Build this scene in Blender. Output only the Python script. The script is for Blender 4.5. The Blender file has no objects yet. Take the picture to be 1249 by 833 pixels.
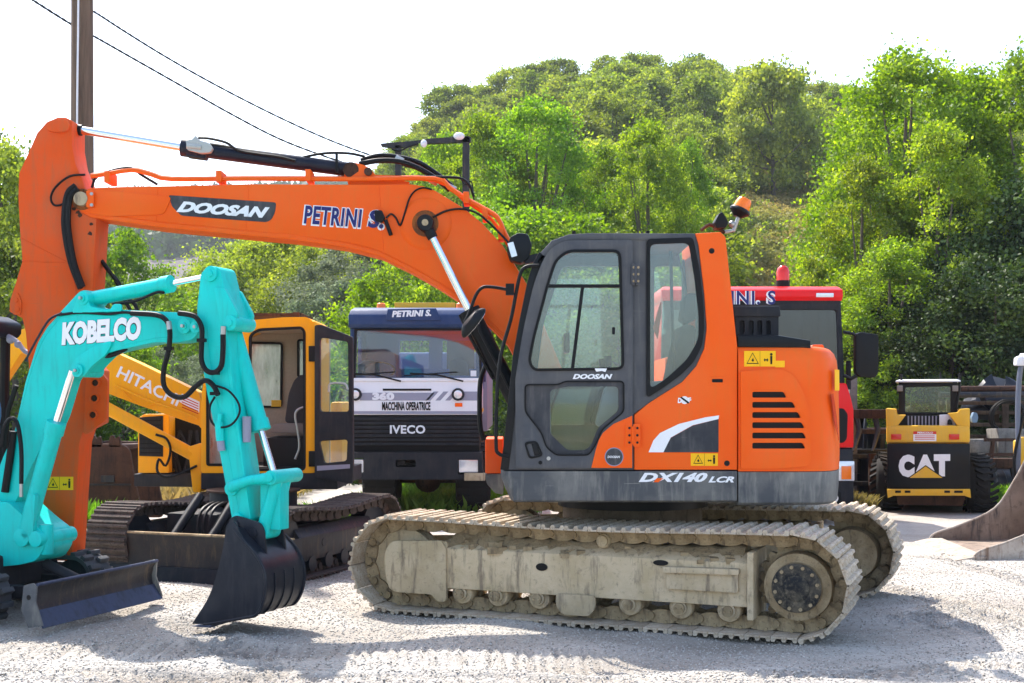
import bpy, bmesh, math, random
import numpy as np
from mathutils import Vector, Matrix
from mathutils.geometry import tessellate_polygon

# ---------------------------------------------------------------- camera, world, sun, exposure
scn = bpy.context.scene
COL = scn.collection
F, CX, HZ, HC = 1500.0, 624.5, 490.0, 1.6        # focal length and horizon in photograph pixels, eye height
cam_d = bpy.data.cameras.new('camera'); cam = bpy.data.objects.new('camera', cam_d); COL.objects.link(cam)
cam.location = (0, 0, HC); cam.rotation_euler = (math.radians(90), 0, 0)
cam_d.sensor_width = 36; cam_d.lens = F / 1249 * 36
cam_d.shift_y = (HZ - 416.5) / 1249
cam_d.clip_start = 0.1; cam_d.clip_end = 6000
scn.camera = cam
SUN_TRAVEL = Vector((0.40, -0.62, -1.0)).normalized()
EL = math.asin(-SUN_TRAVEL.z); AZ = math.atan2(-SUN_TRAVEL.x, -SUN_TRAVEL.y)
w = bpy.data.worlds.new('World'); scn.world = w; w.use_nodes = True
nt = w.node_tree; bg = nt.nodes['Background']
sky = nt.nodes.new('ShaderNodeTexSky'); sky.sky_type = 'NISHITA'; sky.sun_disc = False
sky.sun_elevation = EL; sky.sun_rotation = AZ; sky.altitude = 200
sky.air_density = 1.0; sky.dust_density = 2.5; sky.ozone_density = 1.0
nt.links.new(sky.outputs[0], bg.inputs[0]); bg.inputs[1].default_value = 0.146
sd = bpy.data.lights.new('sun', 'SUN'); sd.energy = 3.1; sd.angle = math.radians(0.5); sd.color = (1, 0.95, 0.87)
so = bpy.data.objects.new('sun', sd); COL.objects.link(so); so.location = (-20, 40, 60)
so.rotation_euler = SUN_TRAVEL.to_track_quat('-Z', 'Y').to_euler()
scn.view_settings.view_transform = 'Standard'; scn.view_settings.look = 'None'
scn.view_settings.exposure = 1.68; scn.view_settings.gamma = 1.0
scn.render.engine = 'CYCLES'
scn.cycles.max_bounces = 8; scn.cycles.transparent_max_bounces = 16
scn.cycles.diffuse_bounces = 3; scn.cycles.glossy_bounces = 3; scn.cycles.transmission_bounces = 4
random.seed(7); RNG = np.random.default_rng(11)

# ---------------------------------------------------------------- helpers: frames and things
class Fr:
    """A frame standing on the ground: u along, v away, z up."""
    def __init__(s, x, y, deg=0.0, z=0.0):
        s.x, s.y, s.z0, s.a = x, y, z, math.radians(deg)
        s.c, s.s = math.cos(s.a), math.sin(s.a)
        s.M = Matrix.Translation((x, y, z)) @ Matrix.Rotation(s.a, 4, 'Z')
    def w(s, u, v, z): return Vector((s.x + u * s.c - v * s.s, s.y + u * s.s + v * s.c, s.z0 + z))
    def px(s, px, py, v=0.0):                     # where a sight line meets the plane v = const
        dx, dz = (px - CX) / F, (HZ - py) / F
        t = (v - s.x * s.s + s.y * s.c) / (s.c - dx * s.s)
        u = (t * dx - s.x) * s.c + (t - s.y) * s.s
        return (u, HC + t * dz - s.z0)
    def pts(s, L, v=0.0): return [s.px(p[0], p[1], v) for p in L]
    def P(s, px, py, v=0.0):
        u, z = s.px(px, py, v); return s.w(u, v, z)

def rp(pts, r, n=4):
    """round the corners of a polygon; a point may carry its own radius"""
    out = []; N = len(pts)
    for i in range(N):
        p = Vector(pts[i][:2]); a = Vector(pts[i - 1][:2]); b = Vector(pts[(i + 1) % N][:2])
        rr = pts[i][2] if len(pts[i]) > 2 else r
        da, db = (a - p), (b - p); la, lb = da.length, db.length
        if rr <= 0 or la < 1e-6 or lb < 1e-6: out.append((p.x, p.y)); continue
        da /= la; db /= lb
        k = min(rr, la * .48, lb * .48)
        p0, p1 = p + da * k, p + db * k
        for j in range(n + 1):
            t = j / n
            q = p0 * (1 - t) ** 2 + p * 2 * t * (1 - t) + p1 * t * t
            out.append((q.x, q.y))
    return out

def cat(P, n=6, closed=False):
    """smooth curve through points of any dimension"""
    P = [Vector(p) for p in P]
    if len(P) < 3: return P
    Q = [P[0] * 2 - P[1]] + P + [P[-1] * 2 - P[-2]]
    out = []
    for i in range(1, len(Q) - 2):
        a, b, c, d = Q[i - 1], Q[i], Q[i + 1], Q[i + 2]
        for j in range(n):
            t = j / n
            out.append(0.5 * ((2 * b) + (c - a) * t + (2 * a - 5 * b + 4 * c - d) * t * t + (3 * b - a - 3 * c + d) * t ** 3))
    out.append(P[-1]); return out

class G:
    """collects faces in world space"""
    def __init__(s): s.v = []; s.f = []
    def add(s, V, Fc):
        o = len(s.v); s.v += [tuple(p) for p in V]; s.f += [tuple(i + o for i in f) for f in Fc]; return s
    def prism(s, fr, pts, v0, v1, holes=()):
        loops = [list(pts)] + [list(h) for h in holes]
        n = sum(len(l) for l in loops)
        V = [fr.w(p[0], v0, p[1]) for l in loops for p in l] + [fr.w(p[0], v1, p[1]) for l in loops for p in l]
        Fc = []
        if holes:
            tr = tessellate_polygon([[Vector((p[0], p[1], 0)) for p in l] for l in loops])
            for t in tr: Fc.append(tuple(t)); Fc.append(tuple(i + n for i in reversed(t)))
        else:
            Fc.append(tuple(range(n))); Fc.append(tuple(range(2 * n - 1, n - 1, -1)))
        o = 0
        for l in loops:
            m = len(l)
            for i in range(m):
                a, b = o + i, o + (i + 1) % m
                Fc.append((a, a + n, b + n, b))
            o += m
        return s.add(V, Fc)
    def plan(s, fr, pts, z0, z1):
        n = len(pts)
        V = [fr.w(p[0], p[1], z0) for p in pts] + [fr.w(p[0], p[1], z1) for p in pts]
        return s.add(V, [tuple(range(n)), tuple(range(2 * n - 1, n - 1, -1))] + [(i, i + n, (i + 1) % n + n, (i + 1) % n) for i in range(n)])
    def loft(s, rings, cap=True, closed=True):
        n = len(rings[0]); V = [p for r in rings for p in r]; Fc = []
        for k in range(len(rings) - 1):
            for i in range(n if closed else n - 1):
                a = k * n + i; b = k * n + (i + 1) % n
                Fc.append((a, a + n, b + n, b))
        if cap: Fc += [tuple(range(n)), tuple(range(len(V) - 1, len(V) - n - 1, -1))]
        return s.add(V, Fc)
    def box(s, fr, u0, u1, v0, v1, z0, z1):
        return s.plan(fr, [(u0, v0), (u1, v0), (u1, v1), (u0, v1)], z0, z1)
    def obox(s, c, ax, ay, az):                  # centre and three half axes
        c, ax, ay, az = map(Vector, (c, ax, ay, az))
        V = [c + ax * i + ay * j + az * k for k in (-1, 1) for i, j in ((-1, -1), (1, -1), (1, 1), (-1, 1))]
        return s.add(V, [(3, 2, 1, 0), (4, 5, 6, 7), (0, 1, 5, 4), (1, 2, 6, 5), (2, 3, 7, 6), (3, 0, 4, 7)])
    def rev(s, p0, p1, prof, n=20):              # prof: (t along p0..p1, radius)
        p0, p1 = Vector(p0), Vector(p1); d = p1 - p0; z = d.normalized()
        x = z.orthogonal().normalized(); y = z.cross(x)
        R = [[p0 + d * t + (x * math.cos(a) + y * math.sin(a)) * r for a in (2 * math.pi * i / n for i in range(n))] for t, r in prof]
        return s.loft(R)
    def cyl(s, p0, p1, r, r1=None, n=16): return s.rev(p0, p1, [(0, r), (1, r if r1 is None else r1)], n)
    def tube(s, P, r, n=8, sm=0):
        P = [Vector(p) for p in P]
        if sm: P = cat(P, sm)
        R = []; x = None
        for i, p in enumerate(P):
            d = (P[min(i + 1, len(P) - 1)] - P[max(i - 1, 0)]).normalized()
            if x is None: x = d.orthogonal().normalized()
            x = (x - d * x.dot(d)).normalized(); y = d.cross(x)
            rr = r[i] if isinstance(r, (list, tuple)) else r
            R.append([p + (x * math.cos(a) + y * math.sin(a)) * rr for a in (2 * math.pi * k / n for k in range(n))])
        return s.loft(R)
    def ball(s, c, rx, ry=None, rz=None, n=12):
        ry = ry or rx; rz = rz or rx; c = Vector(c)
        R = [[c + Vector((rx * math.cos(a) * math.sin(t), ry * math.sin(a) * math.sin(t), rz * math.cos(t))) for a in (2 * math.pi * i / n for i in range(n))] for t in (0.02 + (math.pi - .04) * k / (n // 2 + 1) for k in range(n // 2 + 2))]
        return s.loft(R)
    def hull_tube(s, P, w): return s.tube(P, w)

def mesh_from(name, V, Fc, mat, bevel=0, smooth=35, seg=2):
    me = bpy.data.meshes.new(name); me.from_pydata(V, [], Fc)
    bm = bmesh.new(); bm.from_mesh(me); bmesh.ops.recalc_face_normals(bm, faces=bm.faces)
    if bevel:
        ed = [e for e in bm.edges if len(e.link_faces) == 2 and e.calc_face_angle(0) > math.radians(32)]
        bmesh.ops.bevel(bm, geom=ed, offset=bevel, segments=seg, profile=.6, affect='EDGES', clamp_overlap=True)
    bm.to_mesh(me); bm.free()
    if smooth:
        me.shade_smooth(); me.set_sharp_from_angle(angle=math.radians(smooth))
    if mat: me.materials.append(mat)
    return me

JOINED = ('grease_nipple', 'letter', 'symbol', 'clay', 'hinge_bolts', 'tread_block', 'door_latch', 'shell_')
ALLSPLIT = ('hose', 'pillar', 'post', 'pipe', 'lever', 'beam', 'upright', 'leg', 'strip', 'seal', 'pane', 'cable', 'wire', 'aerial', 'cap')
def loose(g, allsplit):
    """the separate pieces of a collector; pieces whose boxes touch stay together unless allsplit"""
    par = list(range(len(g.v)))
    def find(i):
        while par[i] != i: par[i] = par[par[i]]; i = par[i]
        return i
    for f in g.f:
        a = find(f[0])
        for i in f[1:]: par[find(i)] = a
    comp = {}
    for i in range(len(g.v)): comp.setdefault(find(i), []).append(i)
    cs = list(comp.values())
    if len(cs) == 1: return [g]
    A = np.array(g.v); bb = [(A[c].min(0) - .004, A[c].max(0) + .004) for c in cs]; grp = list(range(len(cs)))
    def fg(i):
        while grp[i] != i: i = grp[i]
        return i
    if not allsplit:
        for i in range(len(cs)):
            for j in range(i):
                if (bb[i][0] <= bb[j][1]).all() and (bb[j][0] <= bb[i][1]).all(): grp[fg(i)] = fg(j)
    out = {}
    for i, c in enumerate(cs): out.setdefault(fg(i), []).extend(c)
    res = []
    for idx in out.values():
        mp = {v: k for k, v in enumerate(idx)}; q = G(); q.v = [g.v[i] for i in idx]; q.f = [tuple(mp[i] for i in f) for f in g.f if f[0] in mp]; res.append(q)
    return res

class Thing:
    def __init__(s, name, label, cat_, fr, group=None):
        s.fr = fr; s.inv = fr.M.inverted(); o = bpy.data.objects.new(name, None); COL.objects.link(o)
        o.matrix_world = fr.M; o.empty_display_size = .2; o['label'] = label; o['category'] = cat_
        if group: o['group'] = group
        s.o = o
    def part(s, name, g, mat, parent=None, bevel=0, smooth=35, label=None, seg=2, kind=None):
        if not kind and not any(k in name for k in JOINED):
            gs = loose(g, any(k in name for k in ALLSPLIT))
            if 1 < len(gs) <= 24:
                os_ = [s.part_(name, q, mat, parent, bevel, smooth, label, seg) for q in gs]
                return os_[0]
        return s.part_(name, g, mat, parent, bevel, smooth, label, seg, kind)
    def part_(s, name, g, mat, parent=None, bevel=0, smooth=35, label=None, seg=2, kind=None):
        V = [tuple(s.inv @ Vector(p)) for p in g.v]
        o = bpy.data.objects.new(name, mesh_from(name, V, g.f, mat, bevel, smooth, seg)); COL.objects.link(o)
        o.parent = parent or s.o
        if label: o['label'] = label
        if kind: o['kind'] = kind
        return o
    def inst(s, name, me, M, parent=None):
        o = bpy.data.objects.new(name, me); COL.objects.link(o); o.parent = parent or s.o
        o.matrix_basis = s.inv @ M; return o

def single(name, g, mat, label=None, cat_=None, kind=None, group=None, bevel=0, smooth=35):
    """a thing that is one mesh; its origin is set to its base"""
    xs = np.array(g.v); c = Vector((float(xs[:, 0].mean()), float(xs[:, 1].mean()), float(xs[:, 2].min())))
    if kind: c = Vector((0, 0, 0))
    me = mesh_from(name, [tuple(Vector(p) - c) for p in g.v], g.f, mat, bevel, smooth)
    o = bpy.data.objects.new(name, me); COL.objects.link(o); o.location = c
    for k, v in (('label', label), ('category', cat_), ('kind', kind), ('group', group)):
        if v: o[k] = v
    return o

def copy_thing(root, loc, rz=0, sc=1, label=None):
    r = root.copy(); COL.objects.link(r); r.location = loc; r.rotation_euler = (0, 0, rz); r.scale = (sc, sc, sc)
    if label: r['label'] = label
    for ch in list(root.children):
        c = ch.copy(); COL.objects.link(c); c.parent = r
        for g_ in ch.children:
            d = g_.copy(); COL.objects.link(d); d.parent = c
    return r

def text_geo(body, fr, BL, BR, hpx, v, shear=0., bold=0.02, th=.003, off=(0, 0), up=None, n=2, gap=1.0):
    """lettering fitted between two pixel points on the plane v of a frame"""
    cu = bpy.data.curves.new('t', 'FONT'); cu.body = body; cu.size = 1; cu.shear = shear; cu.offset = bold
    cu.resolution_u = 3; cu.space_character = gap
    ob = bpy.data.objects.new('t', cu); COL.objects.link(ob); bpy.context.view_layer.update()
    me = bpy.data.meshes.new_from_object(ob.evaluated_get(bpy.context.evaluated_depsgraph_get()))
    xs = np.array([v_.co[:2] for v_ in me.vertices]); x0, y0 = xs.min(0); x1, y1 = xs.max(0)
    a = Vector(fr.px(*BL, v)); b = Vector(fr.px(*BR, v))
    dx, dy = BR[0] - BL[0], BR[1] - BL[1]; L = math.hypot(dx, dy)
    upv = (dy / L * hpx, -dx / L * hpx) if up is None else up
    c = Vector(fr.px(BL[0] + upv[0], BL[1] + upv[1], v))
    g = G(); V = []
    for layer in (0, 1):
        for p in xs:
            q = a + (b - a) * ((p[0] - x0) / (x1 - x0)) + (c - a) * ((p[1] - y0) / (y1 - y0)) + Vector(off)
            V.append(fr.w(q.x, v - (th if layer == 0 else 0), q.y))
    N = len(xs); Fc = []
    cnt = {}
    for p in me.polygons:
        vi = list(p.vertices); Fc.append(tuple(vi))
        for i in range(len(vi)):
            e = (vi[i], vi[(i + 1) % len(vi)]); k = tuple(sorted(e)); cnt[k] = cnt.get(k, []) + [e]
    for k, l in cnt.items():
        if len(l) == 1: a_, b_ = l[0]; Fc.append((a_, a_ + N, b_ + N, b_))
    bpy.data.objects.remove(ob); bpy.data.curves.remove(cu); bpy.data.meshes.remove(me)
    return g.add(V, Fc)

# ---------------------------------------------------------------- materials
def nd(m, t, **kw):
    n = m.node_tree.nodes.new(t)
    for k, v in kw.items(): setattr(n, k, v)
    return n
def new_mat(name):
    m = bpy.data.materials.new(name); m.use_nodes = True
    return m, m.node_tree.nodes['Principled BSDF'], m.node_tree.links
def noise(m, scale, detail=4, rough=.55, coord='Object', stretch=None):
    L = m.node_tree.links; tc = nd(m, 'ShaderNodeTexCoord'); n = nd(m, 'ShaderNodeTexNoise')
    n.inputs['Scale'].default_value = scale; n.inputs['Detail'].default_value = detail; n.inputs['Roughness'].default_value = rough
    src = tc.outputs[coord]
    if stretch:
        mp = nd(m, 'ShaderNodeMapping'); mp.inputs['Scale'].default_value = stretch; L.new(src, mp.inputs[0]); src = mp.outputs[0]
    L.new(src, n.inputs['Vector']); return n
def ramp(m, src, lo, hi, a=(0, 0, 0, 1), b=(1, 1, 1, 1)):
    r = nd(m, 'ShaderNodeValToRGB'); e = r.color_ramp.elements
    e[0].position = lo; e[1].position = hi; e[0].color = a; e[1].color = b
    m.node_tree.links.new(src, r.inputs[0]); return r
def mixc(m, fac, a, b):
    x = nd(m, 'ShaderNodeMix', data_type='RGBA'); L = m.node_tree.links
    for i, s in ((0, fac), (6, a), (7, b)):
        if hasattr(s, 'links'): L.new(s, x.inputs[i])
        else: x.inputs[i].default_value = s if i == 0 else (tuple(s) + (1,))[:4]
    return x.outputs[2]
def bump(m, b, src, strength=.3, dist=.02):
    n = nd(m, 'ShaderNodeBump'); n.inputs['Strength'].default_value = strength; n.inputs['Distance'].default_value = dist
    m.node_tree.links.new(src, n.inputs['Height']); m.node_tree.links.new(n.outputs[0], b.inputs['Normal'])

def paint(name, col, rough=.35, dirt=(.32, .27, .2), amt=.25, coat=.3, scale=3., streak=True, metal=0., var=.12):
    """painted steel with dust, streaks and worn gloss"""
    m, b, L = new_mat(name)
    n1 = noise(m, scale, 6, .6); n2 = noise(m, scale * 5, 5, .65, stretch=(1.6, 1.6, .22) if streak else None)
    n3 = noise(m, 45, 3, .7); n4 = noise(m, scale * 9, 3, .5, stretch=(.25, 1, 3.2)); f4 = ramp(m, n4.outputs[0], .70, .725)
    f1 = ramp(m, n1.outputs[0], .42, .75); f2 = ramp(m, n2.outputs[0], .5, .78)
    mu = nd(m, 'ShaderNodeMath', operation='ADD'); L.new(f1.outputs[0], mu.inputs[0]); L.new(f2.outputs[0], mu.inputs[1])
    mm = nd(m, 'ShaderNodeMath', operation='MULTIPLY', use_clamp=True); L.new(mu.outputs[0], mm.inputs[0]); mm.inputs[1].default_value = amt
    base = mixc(m, n1.outputs[0], [c * (1 - var) for c in col], [min(1, c * (1 + var)) for c in col])
    c = mixc(m, mm.outputs[0], base, dirt)
    sc_ = nd(m, 'ShaderNodeMath', operation='MULTIPLY'); L.new(f4.outputs[0], sc_.inputs[0]); sc_.inputs[1].default_value = amt * 1.2
    c = mixc(m, sc_.outputs[0], c, [min(1, x * .45 + y_ * .55) for x, y_ in zip(col, dirt)])
    L.new(c, b.inputs['Base Color'])
    r = nd(m, 'ShaderNodeMapRange'); L.new(n2.outputs[0], r.inputs[0]); r.inputs[3].default_value = rough - .08; r.inputs[4].default_value = rough + .3
    L.new(r.outputs[0], b.inputs['Roughness']); b.inputs['Metallic'].default_value = metal
    b.inputs['Coat Weight'].default_value = coat * .22; b.inputs['Coat Roughness'].default_value = .12; b.inputs['Specular IOR Level'].default_value = .17
    bump(m, b, n3.outputs[0], .06, .004); return m

def plain(name, col, rough=.5, metal=0., bumps=0., scale=40, var=.15):
    m, b, L = new_mat(name); n = noise(m, scale, 4)
    L.new(mixc(m, n.outputs[0], [c * (1 - var) for c in col], [min(1, c * (1 + var)) for c in col]), b.inputs['Base Color'])
    b.inputs['Roughness'].default_value = rough; b.inputs['Metallic'].default_value = metal
    if metal < .3 and 'lens' not in name and 'glass' not in name: b.inputs['Specular IOR Level'].default_value = .2
    if bumps: bump(m, b, n.outputs[0], bumps, .01)
    return m

def mud(name, c1, c2, c3, scale=6, b_s=.5):
    m, b, L = new_mat(name)
    n1 = noise(m, scale, 7, .65); n2 = noise(m, scale * 6, 6, .7); n3 = noise(m, scale * 1.7, 6, .7, stretch=(2.5, 2.5, .35))
    oi = nd(m, 'ShaderNodeObjectInfo')
    c = mixc(m, ramp(m, n1.outputs[0], .38, .62).outputs[0], c1, c2); c = mixc(m, ramp(m, n2.outputs[0], .55, .8).outputs[0], c, [x * .7 for x in c3])
    c = mixc(m, ramp(m, n3.outputs[0], .53, .66).outputs[0], c, c3)
    hs = nd(m, 'ShaderNodeHueSaturation'); mr = nd(m, 'ShaderNodeMapRange'); L.new(oi.outputs['Random'], mr.inputs[0])
    mr.inputs[3].default_value = .85; mr.inputs[4].default_value = 1.12; L.new(mr.outputs[0], hs.inputs['Value']); L.new(c, hs.inputs['Color'])
    L.new(hs.outputs[0], b.inputs['Base Color']); b.inputs['Roughness'].default_value = .85; b.inputs['Specular IOR Level'].default_value = .25
    bump(m, b, n2.outputs[0], b_s, .02); return m

def glass(name, tint, dirt=.0, gloss=1.0):
    m = bpy.data.materials.new(name); m.use_nodes = True; N = m.node_tree.nodes; L = m.node_tree.links; N.clear()
    o = N.new('ShaderNodeOutputMaterial'); t = N.new('ShaderNodeBsdfTransparent'); t.inputs[0].default_value = tint + (1,)
    g = N.new('ShaderNodeBsdfGlossy'); g.inputs['Roughness'].default_value = .03; g.inputs[0].default_value = (gloss,) * 3 + (1,)
    f = N.new('ShaderNodeFresnel'); f.inputs[0].default_value = 1.7
    x = N.new('ShaderNodeMixShader'); L.new(f.outputs[0], x.inputs[0]); L.new(t.outputs[0], x.inputs[1]); L.new(g.outputs[0], x.inputs[2])
    out = x.outputs[0]
    if dirt:
        d0 = N.new('ShaderNodeBsdfDiffuse'); d0.inputs[0].default_value = (.62, .66, .60, 1); d1 = N.new('ShaderNodeBsdfTranslucent'); d1.inputs[0].default_value = (.7, .74, .68, 1); d = N.new('ShaderNodeMixShader'); d.inputs[0].default_value = .5; L.new(d0.outputs[0], d.inputs[1]); L.new(d1.outputs[0], d.inputs[2])
        n = noise(m, 5, 6, .65, stretch=(2, 2, .5)); r = ramp(m, n.outputs[0], .3, .8, (dirt * .4,) * 3 + (1,), (min(1, dirt * 1.6),) * 3 + (1,))
        y = N.new('ShaderNodeMixShader'); L.new(r.outputs[0], y.inputs[0]); L.new(out, y.inputs[1]); L.new(d.outputs[0], y.inputs[2]); out = y.outputs[0]
    L.new(out, o.inputs[0]); return m

M = {}
M['orange'] = paint('orange_paint', (.93, .108, .002), .36, (.66, .17, .03), .3, .3, 2.2, var=.12)
M['orange_arm'] = paint('orange_paint_worn', (.74, .085, .006), .5, (.34, .13, .06), .5, .1, 2.4, var=.14)
M['cabgrey'] = paint('dark_grey_paint', (.068, .070, .078), .38, (.26, .24, .2), .2, .2)
M['skirt'] = paint('grey_skirt_paint', (.085, .088, .092), .55, (.36, .34, .29), .55, 0, 2.2)
M['black'] = plain('black_rubber', (.006, .006, .0065), .5)
M['blackgloss'] = paint('black_gloss_paint', (.005, .006, .008), .3, (.08, .075, .06), .06, .25)
M['navy'] = paint('dark_navy_paint', (.007, .010, .022), .3, (.15, .14, .13), .08, .4)
M['chrome'] = plain('chrome_rod', (.82, .83, .85), .08, 1., var=.04)
M['steel'] = plain('bare_steel', (.4, .39, .37), .4, .8)
M['valve'] = plain('grey_casting', (.42, .43, .40), .5, .2, .2)
M['white'] = plain('white_vinyl', (.82, .82, .82), .4, var=.03)
M['navyvinyl'] = plain('navy_vinyl', (.02, .025, .14), .35, var=.05)
M['decalgrey'] = paint('dark_decal_film', (.035, .038, .045), .4, (.5, .45, .4), .12, .1)
M['yellow_st'] = plain('yellow_sticker', (.95, .50, .008), .45, var=.05)
M['redlens'] = plain('red_lens', (.6, .02, .01), .15, var=.1)
M['orangelens'] = plain('orange_lens', (.95, .18, .005), .15, var=.1)
M['mud'] = mud('dried_mud', (.27, .195, .105), (.42, .32, .19), (.15, .11, .07))
M['mudframe'] = mud('mud_coated_steel', (.46, .355, .21), (.58, .46, .30), (.24, .185, .125), 3.4, .45)
M['shoe'] = mud('worn_track_shoe', (.42, .33, .23), (.56, .48, .37), (.26, .16, .085), 9, .3)
M['glass'] = glass('tinted_cab_glass', (.90, 1, .97), .06)
M['glassfar'] = glass('far_cab_glass', (.92, 1, .97), .05)
M['glassdirty'] = glass('dusty_glass', (.62, .66, .66), .42)
M['glassblue'] = glass('truck_windscreen', (.72, .84, 1.0), .05)
M['cabblue'] = plain('blue_cab_lining', (.07, .12, .30), .7)
M['postgrey'] = plain('grey_blue_post', (.13, .15, .19), .4)
M['glassclear'] = glass('clear_glass', (.75, .85, .9), .08)
M['teal'] = paint('turquoise_paint', (.001, .62, .55), .32, (.03, .26, .23), .34, .35, 3.2, var=.1)
M['tealdark'] = paint('turquoise_body_paint', (.004, .45, .42), .35, (.2, .25, .2), .2, .3)
M['bucketblack'] = paint('black_bucket_paint', (.009, .012, .02), .3, (.08, .08, .08), .25, .3)
M['bladeworn'] = mud('worn_blade_steel', (.016, .017, .022), (.034, .032, .034), (.075, .055, .04), 4, .15)
M['bladeworn'].node_tree.nodes['Principled BSDF'].inputs['Roughness'].default_value = .42
M['edgesteel'] = paint('polished_cutting_edge', (.055, .07, .12), .4, (.03, .03, .03), .5, 0, metal=.3)
M['rubber'] = plain('tyre_rubber', (.015, .0145, .014), .8, bumps=.3)
M['rubbergrey'] = plain('dusty_rubber', (.06, .062, .066), .75, bumps=.3)
M['hyellow'] = paint('yellow_orange_paint', (.93, .40, .003), .38, (.4, .25, .08), .2, .2, var=.08)
M['cabbeige'] = plain('beige_cab_lining', (.40, .31, .23), .8)
M['rust'] = mud('rusty_steel', (.05, .026, .018), (.085, .042, .026), (.022, .015, .013), 5, .4)
M['rustshoe'] = mud('rusty_brown_track', (.065, .052, .046), (.11, .085, .07), (.03, .022, .02), 8, .3)
M['seat'] = plain('grey_seat_cloth', (.045, .045, .047), .9, bumps=.2)
M['seatlight'] = plain('worn_seat_cloth', (.22, .2, .18), .9)
M['twhite'] = paint('white_truck_paint', (.74, .74, .78), .35, (.45, .42, .38), .12, .3)
M['tgrey'] = plain('grey_stripe', (.27, .27, .34), .45, var=.04)
M['tnavy'] = paint('navy_truck_plastic', (.018, .042, .12), .4, (.2, .2, .2), .10, .1)
M['tred'] = paint('red_truck_paint', (.78, .008, .010), .25, (.3, .12, .1), .08, .6, var=.05)
M['tdark'] = paint('dark_truck_plastic', (.014, .016, .021), .5, (.14, .12, .1), .14, 0)
M['lampglass'] = plain('lamp_glass', (.7, .72, .74), .1, .3)
M['caty'] = paint('yellow_loader_paint', (.78, .43, .03), .35, (.35, .28, .18), .22, .3)
M['catwhite'] = plain('white_roof', (.7, .72, .75), .5)
M['wood'] = mud('weathered_wood', (.055, .038, .028), (.10, .072, .05), (.03, .022, .018), 5, .3)
M['concrete'] = mud('rough_concrete', (.20, .19, .175), (.29, .275, .25), (.11, .105, .095), 4, .5)
M['tarp'] = plain('black_tarp', (.015, .018, .025), .35, bumps=.5, scale=9)
M['bluecloth'] = plain('blue_cloth', (.05, .22, .5), .8)
M['darkmud'] = mud('dark_oily_mud', (.10, .075, .05), (.16, .12, .08), (.04, .03, .022), 5, .4)
M['hub'] = paint('dusty_black_hub', (.012, .013, .015), .5, (.26, .21, .14), .55, .1, 8, False)
M['grease'] = mud('greasy_dirt', (.16, .06, .025), (.34, .10, .02), (.05, .03, .02), 14, .2)
# ---------------------------------------------------------------- the land
def sm(a, b, x):
    t = np.clip((x - a) / (b - a), 0, 1); return t * t * (3 - 2 * t)
def land(x, y):
    x = np.asarray(x, float); y = np.asarray(y, float)
    t = np.clip((y - 34) / 110, 0, 1.0); xs_ = x + (140 - y) * .02
    crest = np.interp(x / np.maximum(y, 20) * 140, [-40, -20, -12, 0, 14, 34, 60, 200], [0, 8, 25, 31, 34.3, 33.5, 33.5, 33.5])
    hill = crest * t ** 1.15 * (1 - .5 * sm(160, 420, y))
    hill = hill * (1 + .05 * np.sin(x * .07 + 1) * sm(60, 130, y))
    left = (4 * sm(60, 110, y) + .158 * np.clip(y - 110, 0, 235)) * (1 - sm(-60, 10, x - (y - 60) * .05))
    ridge = 56 * sm(345, 640, y)
    bumps = (np.sin(x * .21 + y * .13) + np.sin(x * .09 - y * .17)) * .35 * sm(30, 70, y)
    return hill + left + ridge + bumps - .05 * sm(22, 26, y)
def grid(xs, ys, hfun):
    X, Y = np.meshgrid(xs, ys); Z = hfun(X, Y); n, m = X.shape
    V = np.stack([X.ravel(), Y.ravel(), Z.ravel()], 1)
    i = np.arange(n - 1)[:, None] * m + np.arange(m - 1)[None, :]
    Fc = np.stack([i, i + 1, i + m + 1, i + m], -1).reshape(-1, 4)
    return V, Fc
def big_mesh(name, V, Fc, mat, smooth=True):
    me = bpy.data.meshes.new(name); k = Fc.shape[1]
    me.vertices.add(len(V)); me.vertices.foreach_set('co', np.asarray(V, np.float32).ravel())
    me.loops.add(Fc.size); me.loops.foreach_set('vertex_index', Fc.astype(np.int32).ravel())
    me.polygons.add(len(Fc)); me.polygons.foreach_set('loop_start', np.arange(0, Fc.size, k, dtype=np.int32))
    me.polygons.foreach_set('loop_total', np.full(len(Fc), k, np.int32))
    me.update(calc_edges=True); me.validate()
    if smooth: me.shade_smooth()
    me.materials.append(mat); return me
def link(name, me, kind=None, label=None, cat_=None, group=None, loc=(0, 0, 0)):
    o = bpy.data.objects.new(name, me); COL.objects.link(o); o.location = loc
    for k, v in (('kind', kind), ('label', label), ('category', cat_), ('group', group)):
        if v: o[k] = v
    return o

# gravel material
m, b, L = new_mat('gravel'); M['gravel'] = m
n1 = noise(m, .6, 6, .65); n2 = noise(m, 3.5, 6, .65); vo = nd(m, 'ShaderNodeTexVoronoi'); tc = nd(m, 'ShaderNodeTexCoord')
L.new(tc.outputs['Object'], vo.inputs['Vector']); vo.inputs['Scale'].default_value = 62
n4 = noise(m, 160, 3, .7)
c = mixc(m, ramp(m, n1.outputs[0], .42, .58).outputs[0], (.385, .338, .28), (.49, .448, .395))
c = mixc(m, ramp(m, n2.outputs[0], .45, .75).outputs[0], c, (.35, .305, .255))
hs = nd(m, 'ShaderNodeSeparateColor'); L.new(vo.outputs['Color'], hs.inputs[0])
c2 = mixc(m, hs.outputs[0], (.23, .205, .175), (.60, .57, .52)); n7 = noise(m, 1.1, 5, .6, stretch=(.3, 1.6, 1)); c = mixc(m, ramp(m, n7.outputs[0], .46, .62).outputs[0], c, (.54, .505, .455))
c = mixc(m, .34, c, c2)
sx = nd(m, 'ShaderNodeSeparateXYZ'); L.new(tc.outputs['Object'], sx.inputs[0]); mz = nd(m, 'ShaderNodeMapRange'); L.new(sx.outputs[2], mz.inputs[0])
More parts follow.
